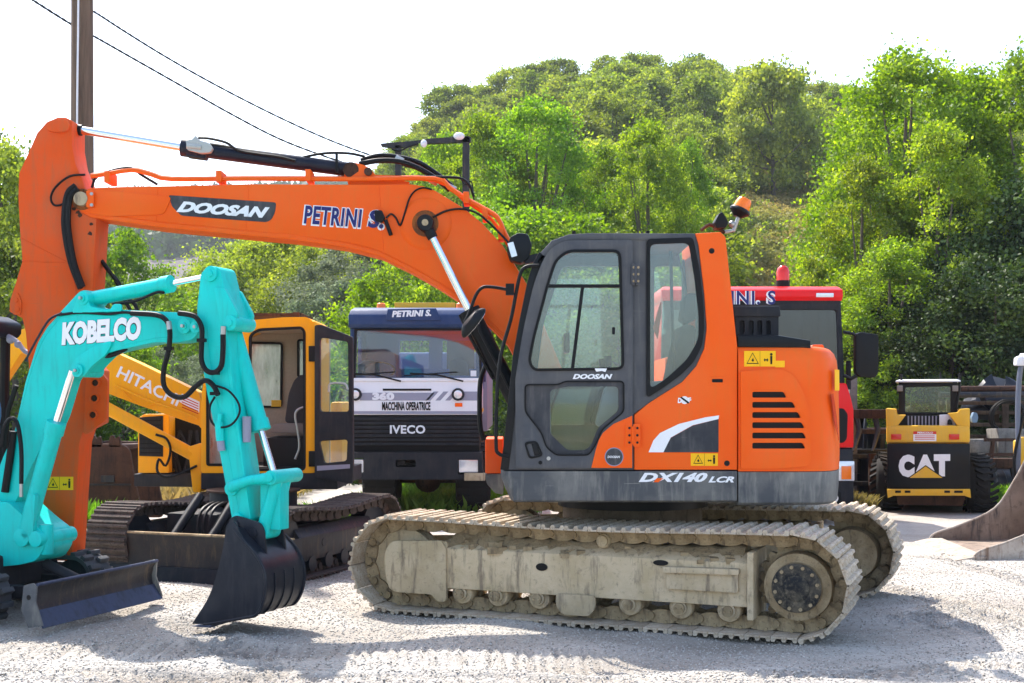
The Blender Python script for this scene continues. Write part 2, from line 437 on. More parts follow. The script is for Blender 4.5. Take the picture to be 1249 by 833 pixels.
for i_, v_ in ((1, -.035), (2, .02), (3, .55), (4, 0.0)): mz.inputs[i_].default_value = v_
c = mixc(m, mz.outputs[0], c, (.23, .19, .15))       # groove shading painted in: colour darkens with depth in ruts and hollows
L.new(c, b.inputs['Base Color']); b.inputs['Roughness'].default_value = .9
ad = nd(m, 'ShaderNodeMath', operation='SUBTRACT'); L.new(n4.outputs[0], ad.inputs[0]); L.new(vo.outputs['Distance'], ad.inputs[1])
bump(m, b, ad.outputs[0], .9, .012)
# earth beyond the yard
m, b, L = new_mat('grassy_earth'); M['earth'] = m
n1 = noise(m, .05, 6); n2 = noise(m, .9, 6, .7)
c = mixc(m, ramp(m, n1.outputs[0], .42, .6).outputs[0], (.15, .15, .045), (.30, .21, .085)); c = mixc(m, ramp(m, n2.outputs[0], .4, .7).outputs[0], c, (.08, .10, .028))
L.new(c, b.inputs['Base Color']); b.inputs['Roughness'].default_value = 1; bump(m, b, n2.outputs[0], 1, .4)
m, b, L = new_mat('ploughed_soil'); M['soil'] = m
n1 = noise(m, .12, 6, .7); n2 = noise(m, .7, 5, .7, stretch=(.3, 1.5, 1))
c = mixc(m, ramp(m, n1.outputs[0], .4, .65).outputs[0], (.07, .055, .05), (.10, .082, .075)); c = mixc(m, ramp(m, n2.outputs[0], .55, .7).outputs[0], c, (.15, .13, .12))
L.new(c, b.inputs['Base Color']); b.inputs['Roughness'].default_value = 1; bump(m, b, n2.outputs[0], 1, .5)

# the yard: fine sheet near the machines, with ruts, raked ridges and track prints
def yard_h(X, Y):
    r = np.random.default_rng(3); Z = np.zeros_like(X)
    for k in range(26):
        a = r.uniform(0, 6.28); f = r.uniform(1.2, 9); ph = r.uniform(0, 6.28)
        Z += np.sin((X * np.cos(a) + Y * np.sin(a)) * f + ph) * .011 / f ** .75
    # low ridges pushed up by turning tracks
    for (x0, y0, x1, y1, hgt, wd) in ((-2.4, 7.3, .6, 7.75, .022, .16), (-2.2, 8.2, -.6, 7.95, .018, .12), (-3.2, 6.9, -1.5, 7.5, .02, .14), (2.6, 7.4, 5, 8.1, .02, .12), (-1.6, 9.6, -.9, 8.4, .018, .15), (2.9, 9.3, 5, 9.2, .022, .12), (.5, 7.0, 3.5, 7.3, .018, .14), (-3.5, 8.0, -2.3, 8.0, .015, .1)):
        dx, dy = x1 - x0, y1 - y0; LL = math.hypot(dx, dy); t = ((X - x0) * dx + (Y - y0) * dy) / LL ** 2
        d = ((X - x0) * dy - (Y - y0) * dx) / LL + .05 * np.sin(t * 9)
        Z += 1.35 * hgt * np.exp(-(d / wd) ** 2) * sm(-.15, .15, t) * (1 - sm(.85, 1.15, t))
    # curved prints left by the excavator's shoes when it slewed
    R = np.hypot(X - 1.4, Y - 11.4); A = np.arctan2(Y - 11.4, X - 1.4)
    msk = sm(2.55, 2.7, R) * (1 - sm(3.5, 3.7, R)) * sm(-1.15, -1.0, A) * (1 - sm(-.62, -.5, A))
    Z += msk * .030 * np.sin(R * 2 * math.pi / .062 + .8 * np.sin(A * 9))
    msk = sm(7.25, 7.35, Y + .12 * X) * (1 - sm(7.85, 7.95, Y + .12 * X)) * sm(-4, -3.6, X) * (1 - sm(.4, .8, X))
    Z += msk * .015 * np.sin(X * 2 * math.pi / .058)
    # tyre prints: paired bands of chevrons
    for (x0, y0, x1, y1) in ((-4.6, 7.15, .9, 6.95), (1.2, 7.05, 6, 7.9), (-2.6, 9.4, -1.35, 7.0), (2.9, 13, 3.7, 8.2), (4.3, 13, 4.9, 8.2)):
        dx, dy = x1 - x0, y1 - y0; LL = math.hypot(dx, dy); t = ((X - x0) * dx + (Y - y0) * dy) / LL; d = ((X - x0) * dy - (Y - y0) * dx) / LL
        b_ = (1 - sm(.13, .17, np.abs(d))) * sm(0, .3, t) * (1 - sm(LL - .3, LL, t))
        Z += b_ * (-.018 + .017 * np.sign(np.sin((t + np.abs(d) * .8) * 2 * math.pi / .11)))
        Z += .012 * np.exp(-((np.abs(d) - .20) / .04) ** 2) * sm(0, .3, t) * (1 - sm(LL - .3, LL, t))
    return Z
V, Fc = grid(np.arange(-7, 7.01, .034), np.arange(5.0, 13.0, .024), yard_h)
V[:, 2] *= np.minimum(1, np.minimum.reduce([(7 - np.abs(V[:, 0])), V[:, 1] - 5.0, 13.0 - V[:, 1]]) / .5 + .0)
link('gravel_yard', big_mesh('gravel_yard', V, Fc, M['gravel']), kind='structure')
# ring of plain yard round it, to 24 m
g = G(); f0 = Fr(0, 0)
for (a, b_, c_, d_) in ((-60, -7, -12, 24), (7, 60, -12, 24), (-7, 7, -12, 5.0), (-7, 7, 12.99, 24)):
    g.add([(a, c_, 0), (b_, c_, 0), (b_, d_, 0), (a, d_, 0)], [(0, 1, 2, 3)])
single('yard_ground', g, M['gravel'], kind='structure', smooth=0)
# terrain beyond, one sheet to the horizon
xs = np.concatenate([np.arange(-2600, -200, 80), np.arange(-200, 200, 2.5), np.arange(200, 2601, 80)])
ys = np.concatenate([np.arange(-1500, 20, 60), np.arange(23.9, 200, 2.0), np.arange(200, 700, 8), np.arange(700, 3200, 100)])
V, Fc = grid(xs, ys, land); V[:, 2] -= .06
V[V[:, 1] < 20, 2] = -.12
link('hill_terrain', big_mesh('hill_terrain', V, Fc, M['earth']), kind='structure')
# ploughed field on the far slope
V, Fc = grid(np.arange(-115, -38, 2.5), np.arange(185, 345, 4), lambda x, y: land(x, y) + .5)
link('ploughed_field', big_mesh('ploughed_field', V, Fc, M['soil']), kind='structure')

# loose pebbles lying on the yard
def stones(name, n, x0, x1, y0, y1, s0, s1, mat, seed):
    r = np.random.default_rng(seed)
    base = np.array([[1, 0, 0], [-1, 0, 0], [0, 1, 0], [0, -1, 0], [0, 0, .7], [0, 0, -.7]], float)
    tri = np.array([[0, 2, 4], [2, 1, 4], [1, 3, 4], [3, 0, 4], [2, 0, 5], [1, 2, 5], [3, 1, 5], [0, 3, 5]])
    X = r.uniform(x0, x1, n); Y = y0 + (y1 - y0) * r.uniform(0, 1, n) ** 1.3; s = r.uniform(s0, s1, n) ** 1.0
    Z = yard_h(X, Y) + s * .25
    a = r.uniform(0, 6.28, n); V = base[None] * s[:, None, None] * r.uniform(.6, 1.3, (n, 6, 1))
    c, d = np.cos(a)[:, None], np.sin(a)[:, None]
    vx = V[:, :, 0] * c - V[:, :, 1] * d + X[:, None]; vy = V[:, :, 0] * d + V[:, :, 1] * c + Y[:, None]; vz = V[:, :, 2] + Z[:, None]
    V = np.stack([vx, vy, vz], -1).reshape(-1, 3); Fc = (np.arange(n)[:, None, None] * 6 + tri[None]).reshape(-1, 3)
    o = link(name, big_mesh(name, V, Fc, mat, False), kind='stuff', label='loose pale grey gravel stones strewn over the yard', cat_='gravel'); return o
m, b, L = new_mat('pebble'); M['pebble'] = m
vo = nd(m, 'ShaderNodeTexWhiteNoise'); ge = nd(m, 'ShaderNodeNewGeometry'); L.new(ge.outputs['Random Per Island'], vo.inputs['Vector'])
L.new(mixc(m, ge.outputs['Random Per Island'], (.24, .21, .175), (.57, .535, .48)), b.inputs['Base Color']); b.inputs['Roughness'].default_value = .85
stones('gravel', 70000, -4.6, 5.4, 6.7, 12.9, .003, .010, M['pebble'], 5)
# ---------------------------------------------------------------- crawler tracks
def shoe_mesh(name, W, pitch, gh, mat, ng=3, th=.012):
    g = G(); f = Fr(0, 0); p = pitch * .5
    g.box(f, -p * .97, p * .97, -W / 2, W / 2, 0, th)
    for k in range(ng):
        x = (-1 + 2 * k / (ng - 1)) * p * .82 if ng > 1 else 0
        g.prism(f, [(x - .020, th), (x - .010, th + gh), (x + .010, th + gh), (x + .020, th)], -W / 2 + .004, W / 2 - .004)
    return mesh_from(name, g.v, g.f, mat, 0, 0)
def link_mesh(name, pitch, mat, w=.085):
    g = G(); f = Fr(0, 0)
    for v in (-w, w):
        s = 1 if v > 0 else -1
        g.prism(f, rp([(-pitch * .62, -.02), (-pitch * .62, -.075), (-pitch * .2, -.10), (pitch * .2, -.10), (pitch * .62, -.075), (pitch * .62, -.02), (pitch * .3, -.002), (-pitch * .3, -.002)], .02, 2), v - .014, v + .014)
        g.cyl(f.w(pitch * .5, v, -.052), f.w(pitch * .5, v + s * .03, -.052), .03, n=10)
        g.cyl(f.w(-pitch * .12, v, -.012), f.w(-pitch * .12, v + s * .028, -.012), .014, n=6)
    return mesh_from(name, g.v, g.f, mat, 0, 35)
def track_path(Lc, R, n, sag=.0):
    per = 2 * Lc + 2 * math.pi * R; out = []
    for i in range(n):
        s = (i + .35) * per / n
        if s < Lc: x, z, a = Lc / 2 - s, 0, math.pi                      # bottom run
        elif s < Lc + math.pi * R:
            t = (s - Lc) / R; x, z, a = -Lc / 2 - R * math.sin(t), R - R * math.cos(t), math.pi - t
        elif s < 2 * Lc + math.pi * R:
            k = (s - Lc - math.pi * R) / Lc; x = -Lc / 2 + Lc * k
            z = 2 * R - sag * math.sin(math.pi * k) ** 2; a = 0 - sag * math.pi / Lc * -math.sin(2 * math.pi * k) * -1
        else:
            t = (s - 2 * Lc - math.pi * R) / R; x, z, a = Lc / 2 + R * math.sin(t), R + R * math.cos(t), -t
        out.append((x, z, a))
    return out, per / n
def crawler(T, fr, vc, Lc, R, W, n, gh, m_shoe, m_link, frame, sag=0., ng=3, sh='track_shoe'):
    """shoes and links round one track frame; R is the radius of the shoe plates' inner face"""
    path, pitch = track_path(Lc, R, n, sag)
    sme = shoe_mesh(sh, W, pitch, gh, m_shoe, ng); lme = link_mesh('track_link', pitch, m_link)
    for (x, z, a) in path:
        Ml = fr.M @ Matrix.Translation((x, vc, z + gh + .012)) @ Matrix.Rotation(-a, 4, 'Y')
        T.inst(sh, sme, Ml, frame); T.inst('track_link', lme, Ml, frame)
# ---------------------------------------------------------------- the large orange excavator
FX = Fr(.97, 9.92, 0)
EX = Thing('excavator', 'large orange crawler excavator with dark grey cab and long boom, on muddy steel tracks', 'excavator', FX)
FT = Fr(.97, 9.92, -22.4)
VN = -1.22
def undercarriage():
    for side in (-1, 1):
        f = FT if side < 0 else Fr(.97 + .11 * FT.c, 9.92 + .11 * FT.s, -22.4); vc = side * 1.0
        Wf = .2
        near = vc + side * Wf; ins = vc - side * Wf
        g = G()
        sec = [(-.2, .20), (-.2, .50), (-.1, .56), (.1, .56), (.2, .50), (.2, .20)]
        x0, x1 = -1.12, 1.20
        g.loft([[f.w(x, vc + s_, z) for s_, z in sec] for x in (x0, x1)])
        fr_ = EX.part('track_frame', g, M['mudframe'], bevel=.012, label='mud-coated steel track frame with oval holes')
        # idler fork cover plates at the front, motor guard at the rear
        g = G()
        fo = rp([(-1.56, .17, .06), (-1.60, .30, .05), (-1.60, .46, .05), (-1.54, .54, .04), (-1.12, .56, .01), (-1.08, .50, 0), (-1.08, .10, .03), (-1.16, .10, .03), (-1.2, .15, .02), (-1.5, .15, .06)], .02)
        for a_, b_ in ((vc - .225, vc - .185), (vc + .185, vc + .225)): g.prism(f, fo, a_, b_)
        g.box(f, -1.14, -1.08, vc - .2, vc + .2, .18, .55)
        EX.part('idler_fork', g, M['mudframe'], fr_, bevel=.008)
        g = G(); g.box(f, 1.18, 1.225, vc - .235, vc + .235, .12, .58)
        EX.part('end_plate', g, M['mudframe'], fr_, bevel=.008)
        g = G(); 
        for vv in (vc - .235, vc + .235):
            s_ = -1 if vv < vc else 1
            g.prism(f, rp([(.62, .30), (1.12, .30), (1.12, .44), (.62, .42)], .02), vv, vv - s_ * .04)
            g.prism(f, rp([(.60, .415), (1.13, .425), (1.13, .465), (.60, .455)], .012), vv + s_ * .03, vv - s_ * .04)
        EX.part('step', g, M['mudframe'], fr_, bevel=.005)
        g = G()
        for (hx, hz, hw, hh) in ((-.32, .40, .045, .028), (.57, .475, .055, .02)):
            for vv in (vc - .2035, vc + .2035):
                g.prism(f, [(hx + hw * math.cos(t * math.pi / 8), hz + hh * math.sin(t * math.pi / 8)) for t in range(16)], vv - .003, vv + .003)
        EX.part('frame_hole', g, M['black'], fr_)
        # clay lying on the frame
        r = random.Random(side + 5); g = G()
        for k in range(150):
            x = r.uniform(-1.1, 1.15); v = vc + r.uniform(-.2, .2); s_ = r.uniform(.008, .032) * (1.5 if abs(x + .75) < .2 else 1)
            z = .55 - max(0, abs(v - vc) - .1) * .55
            c_ = f.w(x, v, z); g.obox(c_, (s_, r.uniform(-.3, .3) * s_, 0), (0, s_ * .9, r.uniform(-.4, .4) * s_), (0, 0, s_ * .55))
        lump = [(-1.0, .05), (-.86, .11), (-.72, .06), (-.5, .05), (-.1, .035), (.3, .03), (.8, .03), (1.1, .04)]
        rings = []
        for i in range(40):
            x = -1.08 + i * 2.22 / 39; h = np.interp(x, [p[0] for p in lump], [p[1] for p in lump]) * (1 + .5 * math.sin(i * 1.7)) + r.uniform(-.006, .01)
            rings.append([f.w(x, vc - .17 + r.uniform(-.02, .02), .51), f.w(x, vc - .09, .56 + h * .6), f.w(x, vc, .565 + h), f.w(x, vc + .09, .56 + h * .6), f.w(x, vc + .17, .51)])
        g.loft(rings)
        EX.part('clay', g, M['mud'], fr_, smooth=60, label='dried clay caked on top of the track frame')
        # rollers
        def wheel(nm, x, z, R_, w_, hub, mat, flange=0):
            g = G()
            prof = [(0, R_ * .45), (0, hub), (.08, hub), (.1, R_ * .92), (.14, R_), (.36, R_), (.38, R_ - flange), (.62, R_ - flange), (.64, R_), (.86, R_), (.9, R_ * .92), (.92, hub), (1, hub), (1, R_ * .45)]
            g.rev(f.w(x, vc - w_, z), f.w(x, vc + w_, z), [(t, max(rr, .01)) for t, rr in prof], 24)
            return EX.part(nm, g, mat, fr_)
        for k, x in enumerate((-.98, -.69, -.36, -.05, .33, .70, 1.04)):
            wheel('roller', x, .165, .085, .19, .05, M['mudframe'], .02)
            g = G()
            for s_ in (-1, 1):
                g.cyl(f.w(x, vc + s_ * .19, .165), f.w(x, vc + s_ * .215, .165), .038, n=14)
                for a in range(2): g.cyl(f.w(x - .02 + .04 * a, vc + s_ * .21, .165), f.w(x - .02 + .04 * a, vc + s_ * .225, .165), .008, n=6)
            EX.part('roller_cap', g, M['mud'], fr_)
        g = G()
        for vv in (vc - .235, vc + .215): g.prism(f, rp([(-.2, .22), (.1, .22), (.1, .13), (.05, .07), (-.15, .07), (-.2, .13)], .03), vv, vv + .02)
        EX.part('track_guide', g, M['mudframe'], fr_, bevel=.004)
        wheel('carrier_roller', .12, .60, .055, .15, .04, M['mudframe'])
        wheel('idler', -1.50, .36, .265, .1, .14, M['mudframe'], .03)
        # sprocket with teeth, hub cover and bolts
        g = G(); nt_ = 21; sx, sz = 1.51, .355; pts = []
        for k in range(nt_):
            for da, rr in ((-.42, .262), (-.2, .295), (.2, .295), (.42, .262)):
                a = 2 * math.pi * (k + da) / nt_ * 1.0; pts.append((sx + rr * math.cos(a), sz + rr * math.sin(a)))
        g.prism(f, pts, vc - .035, vc + .035)
        spr = EX.part('sprocket', g, M['mud'], fr_, bevel=.004)
        g = G(); s_ = side
        g.rev(f.w(sx, vc - s_ * .2, sz), f.w(sx, vc + s_ * .22, sz), [(0, .2), (.5, .22), (.62, .235), (.9, .225), (.93, .17), (1, .165)], 40)
        EX.part('final_drive', g, M['mud'], fr_)
        g = G(); g.rev(f.w(sx, vc + s_ * .21, sz), f.w(sx, vc + s_ * .245, sz), [(0, .165), (.6, .165), (.75, .155), (.76, .09), (.9, .088), (1, .08)], 40)
        EX.part('hub_cover', g, M['hub'], fr_, label='round black hub cover ringed with bolts')
        for k in range(12):
            a = 2 * math.pi * (k + .4) / 12; c_ = (sx + .142 * math.cos(a), sz + .142 * math.sin(a))
            g = G(); g.cyl(f.w(c_[0], vc + s_ * .23, c_[1]), f.w(c_[0], vc + s_ * .25, c_[1]), .013, n=6)
            EX.part('bolt', g, M['mud'], fr_)
        crawler(EX, f, vc, 3.0, .337, .60, 46, .022, M['shoe'], M['mud'], fr_, sag=.025)
    # car body between the tracks
    g = G(); g.plan(FT, [(-.62, -.85), (-.42, -.4), (-.42, .4), (-.62, .85), (.62, .85), (.42, .4), (.42, -.4), (.62, -.85)], .32, .56)
    g.cyl(FT.w(0, 0, .5), FT.w(0, 0, .78), .56, n=36)
    EX.part('car_body', g, M['darkmud'], bevel=.01)
    g = G(); g.cyl(FX.w(0, 0, .77), FX.w(0, 0, .90), .60, n=40)
    EX.part('slew_ring', g, M['blackgloss'])
undercarriage()

def body():
    zt = FX.px(0, 573.5, VN)[1]; zb = FX.px(0, 613, VN)[1]
    rear = [(1.12, -1.22), (1.22, -1.20), (1.31, -1.13), (1.38, -1.02), (1.44, -.86), (1.52, -.55), (1.58, -.28), (1.6, 0), (1.58, .28), (1.52, .55), (1.44, .86), (1.38, 1.02), (1.31, 1.13), (1.22, 1.20), (1.12, 1.22)]
    uc = FX.px(900, 570, VN)[0]
    # front platform skirt, with bulging nose under the cab
    def ring(z, ins, nose):
        pts = [(uc - .006, -1.22 + ins), (-.96, -1.22 + ins), (-1.02 + nose, -1.19 + ins), (-1.05 + nose, -1.12), (-1.05 + nose, -.27), (-.95, -.25), (-.62, -.25), (-.62, .3), (-.8, .32), (-.8, 1.22 - ins), (uc - .006, 1.22 - ins)]
        return [FX.w(u, v, z) for u, v in pts]
    g = G(); g.loft([ring(zb, .03, .09), ring(zb + .015, .0, .07), ring(zb + .10, 0, .03), ring(zt - .05, 0, .0), ring(zt - .006, 0, 0)])
    EX.part('platform_skirt', g, M['skirt'], bevel=.004, label='dusty dark grey skirt under the cab')
    def ring2(z, k, ins):
        pts = [(uc + .004, -1.22 + ins)] + [(u * k + (1 - k) * 1.0, v * (1 - ins / 1.22)) for u, v in rear] + [(uc + .004, 1.22 - ins)]
        return [FX.w(u, v, z) for u, v in pts]
    g = G(); g.loft([ring2(zb - .02, .94, .03), ring2(zb, .97, .0), ring2(zb + .1, .99, 0), ring2(zt - .012, 1, 0)])
    EX.part('counterweight_skirt', g, M['skirt'], bevel=.004, label='dusty grey lower band of the counterweight')
    # engine house
    zs = [(zt - .008, 1.0, 0), (zt + .12, 1.01, 0), (zt + .4, 1.0, 0), (1.80, .985, 0), (1.90, .96, 0), (1.95, .92, .012), (1.98, .86, .03), (1.995, .78, .07)]
    g = G(); g.loft([ring2(*z) for z in zs])
    eh = EX.part('engine_house', g, M['orange'], smooth=50, label='orange engine housing and rounded counterweight')
    # door with louvre slots
    dp = FX.pts([(902.5, 453), (947, 450), (964, 454), (978.5, 475.5), (987, 507), (989, 562), (984, 568), (939, 572), (903, 571.5)], VN)
    dpr = rp([(dp[0] + (.01,)), dp[1] + (.03,), dp[2] + (.05,), dp[3] + (.1,), dp[4] + (.1,), dp[5] + (.02,), dp[6] + (.02,), dp[7] + (.05,), dp[8] + (.01,)], .02)
    holes = []
    for y, xr in zip((477.8, 490.2, 502.6, 515, 527.6, 540), (957, 968, 974.5, 979, 981, 980)):
        holes.append(rp(FX.pts([(917.7, y), (xr - 1, y), (xr + 3, y + 7.2), (917.7, y + 7.2)], VN - .03), .012, 3))
    g = G(); g.prism(FX, dpr, VN - .028, VN + .01, holes)
    ed = EX.part('engine_door', g, M['orange'], eh, bevel=.007, label='orange side door with six dark louvre slots')
    g = G(); a = FX.pts([(914, 474), (958, 474), (972, 484), (983, 520), (984, 550), (914, 550)], VN); g.prism(FX, a, VN - .006, VN + .0)
    EX.part('louvre_mesh', g, M['black'], ed)
    g = G()
    r_ = FX.pts([(1000, 483), (1005, 482), (1010, 500), (1013.5, 531), (1009, 524), (1003, 505)], -1.15)
    g.loft([[FX.w(1.352 + (u - 1.6) * .35, -1.09 - (i * .018), z) for u, z in r_] for i in (0, 1)])
    # rear top: grille box and lid behind the cab
    u0 = FX.px(896, 400, -1.05)[0]; u1 = FX.px(949, 400, -1.05)[0]
    z0 = 1.99; z1 = FX.px(900, 373.5, -1.05)[1]; z2 = FX.px(900, 388, -1.05)[1]
    hs_ = [rp(FX.pts([(x - 3.2, 391), (x + 3.2, 391), (x + 3.2, 408), (x - 3.2, 408)], -1.05), .016, 3) for x in (904.5, 915.4, 925.9, 936.4)]
    g = G(); g.prism(FX, [(u0, z0), (u1, z0), (u1, z2 + .01), (u0, z2 + .01)], -1.07, -1.04, hs_)
    gb = EX.part('exhaust_grille', g, M['tdark'], bevel=.003, label='grey grille box with four upright slots')
    g = G(); g.box(FX, u0, u1 - .01, -1.03, -.3, z0, z2)
    g.prism(FX, [(u0 - .02, z2 + .008), (u1 + .012, z2 + .008), (u1 + .005, z1), (u0 - .02, z1)], -1.09, -.3)
    EX.part('grille_box', g, M['tdark'], gb, bevel=.01)
    g = G(); a = FX.pts([(899.5, 423), (989.5, 425), (989, 415), (950, 409), (899.5, 409)], -1.18); g.prism(FX, a, -1.18, -.25)
    EX.part('engine_lid', g, M['blackgloss'], bevel=.012, label='black plastic lid on the engine house')
    g = G(); a = FX.pts([(989, 424), (994, 420), (1006, 420), (1008, 423), (1003, 428)], -1.0); g.prism(FX, a, -.95, -.35)
    EX.part('rear_lip', g, M['orange'], bevel=.008)
    # side panel and rear pillar
    edge = [(791, 492), (808, 481), (832, 466), (849, 447), (859, 425), (862, 400), (859, 358), (852, 298), (848, 284.5)]
    sp = FX.pts([(773.6, 573), (773.6, 506)] + edge + [(879, 283), (885, 289), (891, 344), (899.3, 422), (899.3, 573)], VN)
    g = G(); g.prism(FX, sp, VN, -.9)
    pan = EX.part('side_panel', g, M['orange'], bevel=.008, label='orange body side curving up into the tall pillar behind the cab')
    g = G(); g.prism(FX, FX.pts([(853, 284.5), (879, 283), (885, 289), (891, 344), (898, 422), (862, 424), (862, 400), (859, 358)], VN), -.905, -.30)
    EX.part('rear_pillar', g, M['orange'], pan, bevel=.01)
    # dark window-like panel and white swoosh
    g = G(); g.prism(FX, FX.pts([(809, 551.6), (818, 534), (845, 519), (876.3, 511), (876.3, 551.6)], VN), VN - .004, VN + .01)
    EX.part('dark_panel', g, M['decalgrey'], pan, label='dark grey scratched decal panel')
    g = G(); g.prism(FX, FX.pts([(791, 551.6), (797, 537), (805, 528), (828, 517), (860, 509), (877, 506.6), (876.3, 511), (845, 518.5), (818, 533.6), (809, 551.6)], VN), VN - .005, VN + .01)
    EX.part('white_swoosh', g, M['white'], pan)
    g = G(); g.prism(FX, rp(FX.pts([(865, 459), (885, 459), (885, 470), (865, 470)], VN), .02), VN - .006, VN + .01, [rp(FX.pts([(868, 462), (882, 462), (882, 466.5), (868, 466.5)], VN), .008)])
    g.v = g.v; lt = EX.part('door_latch', g, M['orange'], pan, bevel=.002)
    g = G(); g.prism(FX, rp(FX.pts([(868.5, 462.3), (881.5, 462.3), (881.5, 466.3), (868.5, 466.3)], VN), .006), VN - .003, VN + .01); EX.part('latch_slot', g, M['black'], lt)
    for (x, y) in ((886.6, 565), (868, 306)):
        g = G(); u, z = FX.px(x, y, VN); g.cyl(FX.w(u, VN - .003, z), FX.w(u, VN + .01, z), .02, n=16); EX.part('round_hole', g, M['black'], pan)
    # emblem of letters with struck circle
    g = G(); u, z = FX.px(835, 488, VN); g.cyl(FX.w(u, VN - .002, z), FX.w(u, VN + .01, z), .028, n=18); em = EX.part('emblem', g, M['white'], pan)
    g = text_geo('D', FX, (826.5, 491.5), (831, 492), 6.5, VN - .002, bold=.05); g.add(*(lambda q: (q.v, q.f))(text_geo('F', FX, (839.5, 491.5), (843.5, 491), 6.5, VN - .002, bold=.05)))
    EX.part('emblem_letters', g, M['white'], em)
    g = G(); g.prism(FX, FX.pts([(829.5, 485), (831.5, 484), (841, 491), (839, 492.3)], VN), VN - .006, VN - .002); EX.part('emblem_bar', g, M['black'], em)
    # model lettering on the skirt
    g = text_geo('DX140', FX, (779, 588), (863, 588), 11.5, VN, .35, .045)
    EX.part('model_lettering', g, M['white'], label='white slanted model lettering DX140')
    g = text_geo('LCR', FX, (864, 588.5), (895.5, 588.5), 7.5, VN, .35, .04); EX.part('model_lettering', g, M['white'])
    g = G(); g.prism(FX, FX.pts([(797, 588), (801, 583.2), (809, 583.2), (803, 588)], VN), VN - .006, VN - .003); EX.part('orange_flash', g, M['orange'])
    # swing-side parts on the far side of the boom
    def zz(y, v): return FX.px(0, y, v)[1]
    g = G(); g.box(FX, -.95, .3, .36, 1.2, 1.13, 1.72); EX.part('tank_box', g, M['orange'], bevel=.02)
    g = G(); g.box(FX, .3, uc + .05, .3, 1.2, 1.13, 1.97); EX.part('far_housing', g, M['orange'], bevel=.02)
    g = G(); g.box(FX, .35, uc - .01, -.88, .28, 1.13, 1.96); EX.part('pump_housing', g, M['tdark'], bevel=.01)
    g = G(); g.prism(FX, FX.pts([(592, 535), (613.5, 535), (613.5, 577), (592, 577)], .5), .45, 1.18); sb = EX.part('step_box', g, M['orange_arm'], bevel=.012)
    g = G(); a = FX.pts([(592, 577.5), (613.5, 577.5), (614, 603), (604, 601), (594, 590)], .5); g.prism(FX, a, .46, 1.15); EX.part('step_box_base', g, M['skirt'], sb, bevel=.01)
    g = G(); g.box(FX, -.66, -.6, -.2, .32, .98, 1.5); g.box(FX, -.75, .2, -.22, -.17, 1.0, 1.75); g.box(FX, -.75, .2, .27, .32, 1.0, 1.75)
    EX.part('boom_bracket', g, M['tdark'], bevel=.01)
body()

def sticker(T, fr, x0, y0, x1, y1, v, parent=None, extra=False, tri=True):
    g = G(); g.prism(fr, fr.pts([(x0, y1), (x1, y1), (x1, y0), (x0, y0)], v), v - .003, v + .001)
    s = T.part('warning_sticker', g, M['yellow_st'], parent, label='yellow warning sticker with triangle and figure symbols')
    h = y1 - y0; w_ = x1 - x0; cx = x0 + w_ * .27; r = h * .4
    g = G()
    def tr(k): return fr.pts([(cx, y0 + h * .5 - r * k), (cx + r * .98 * k, y0 + h * .5 + r * .82 * k), (cx - r * .98 * k, y0 + h * .5 + r * .82 * k)], v)
    g.prism(fr, tr(1), v - .005, v - .002, [tr(.84)])
    g.prism(fr, fr.pts([(cx - 1.5, y0 + h * .62), (cx + .5, y0 + h * .45), (cx + 1.6, y0 + h * .62), (cx + .4, y0 + h * .7)], v), v - .005, v - .002)
    xx = x0 + w_ * .86
    g.prism(fr, fr.pts([(xx - 1.3, y0 + h * .32), (xx + 1.3, y0 + h * .32), (xx + 1.2, y0 + h * .6), (xx + 1, y0 + h * .85), (xx - 1, y0 + h * .85), (xx - 1.2, y0 + h * .6)], v), v - .005, v - .002)
    u, z = fr.px(xx, y0 + h * .22, v); g.cyl(fr.w(u, v - .005, z), fr.w(u, v - .002, z), .008 * h / 16, n=10)
    ya = y0 + h * .58
    g.prism(fr, fr.pts([(x0 + w_ * .62, ya), (x0 + w_ * .66, ya - h * .12), (x0 + w_ * .66, ya - h * .04), (x0 + w_ * .73, ya - h * .04), (x0 + w_ * .73, ya - h * .12), (x0 + w_ * .77, ya), (x0 + w_ * .73, ya + h * .12), (x0 + w_ * .73, ya + h * .04), (x0 + w_ * .66, ya + h * .04), (x0 + w_ * .66, ya + h * .12)], v), v - .005, v - .002)
    g.prism(fr, fr.pts([(x0 + w_ * .5, y0), (x0 + w_ * .507, y0), (x0 + w_ * .507, y1), (x0 + w_ * .5, y1)], v), v - .0045, v - .002)
    T.part('sticker_symbol', g, M['black'], s); return s
sticker(EX, FX, 907.5, 428, 946, 447, VN)
g = G(); g.prism(FX, FX.pts([(945.5, 440), (957, 440), (957, 448), (945.5, 448)], VN), VN - .0045, VN); EX.part('small_sticker', g, M['yellow_st'])
sticker(EX, FX, 842.5, 553, 875.5, 568, VN)
g = G(); g.loft([[FX.w(1.335 + du, -1.13 + du * 1.4 - dd, z) for du, z in ((0, 1.68), (.05, 1.68), (.05, 1.83), (0, 1.83))] for dd in (0, .012)])
EX.part('rear_sticker', g, M['yellow_st'])
g = G(); g.loft([[FX.w(1.30 + du, -1.16 + du * 1.3 - dd, z) for du, z in ((0.0, 1.65), (.025, 1.66), (.06, 1.5), (.085, 1.32), (.075, 1.36), (.035, 1.46))] for dd in (0, .012)])
EX.part('reflector', g, M['redlens'], label='narrow red reflector on the counterweight corner')

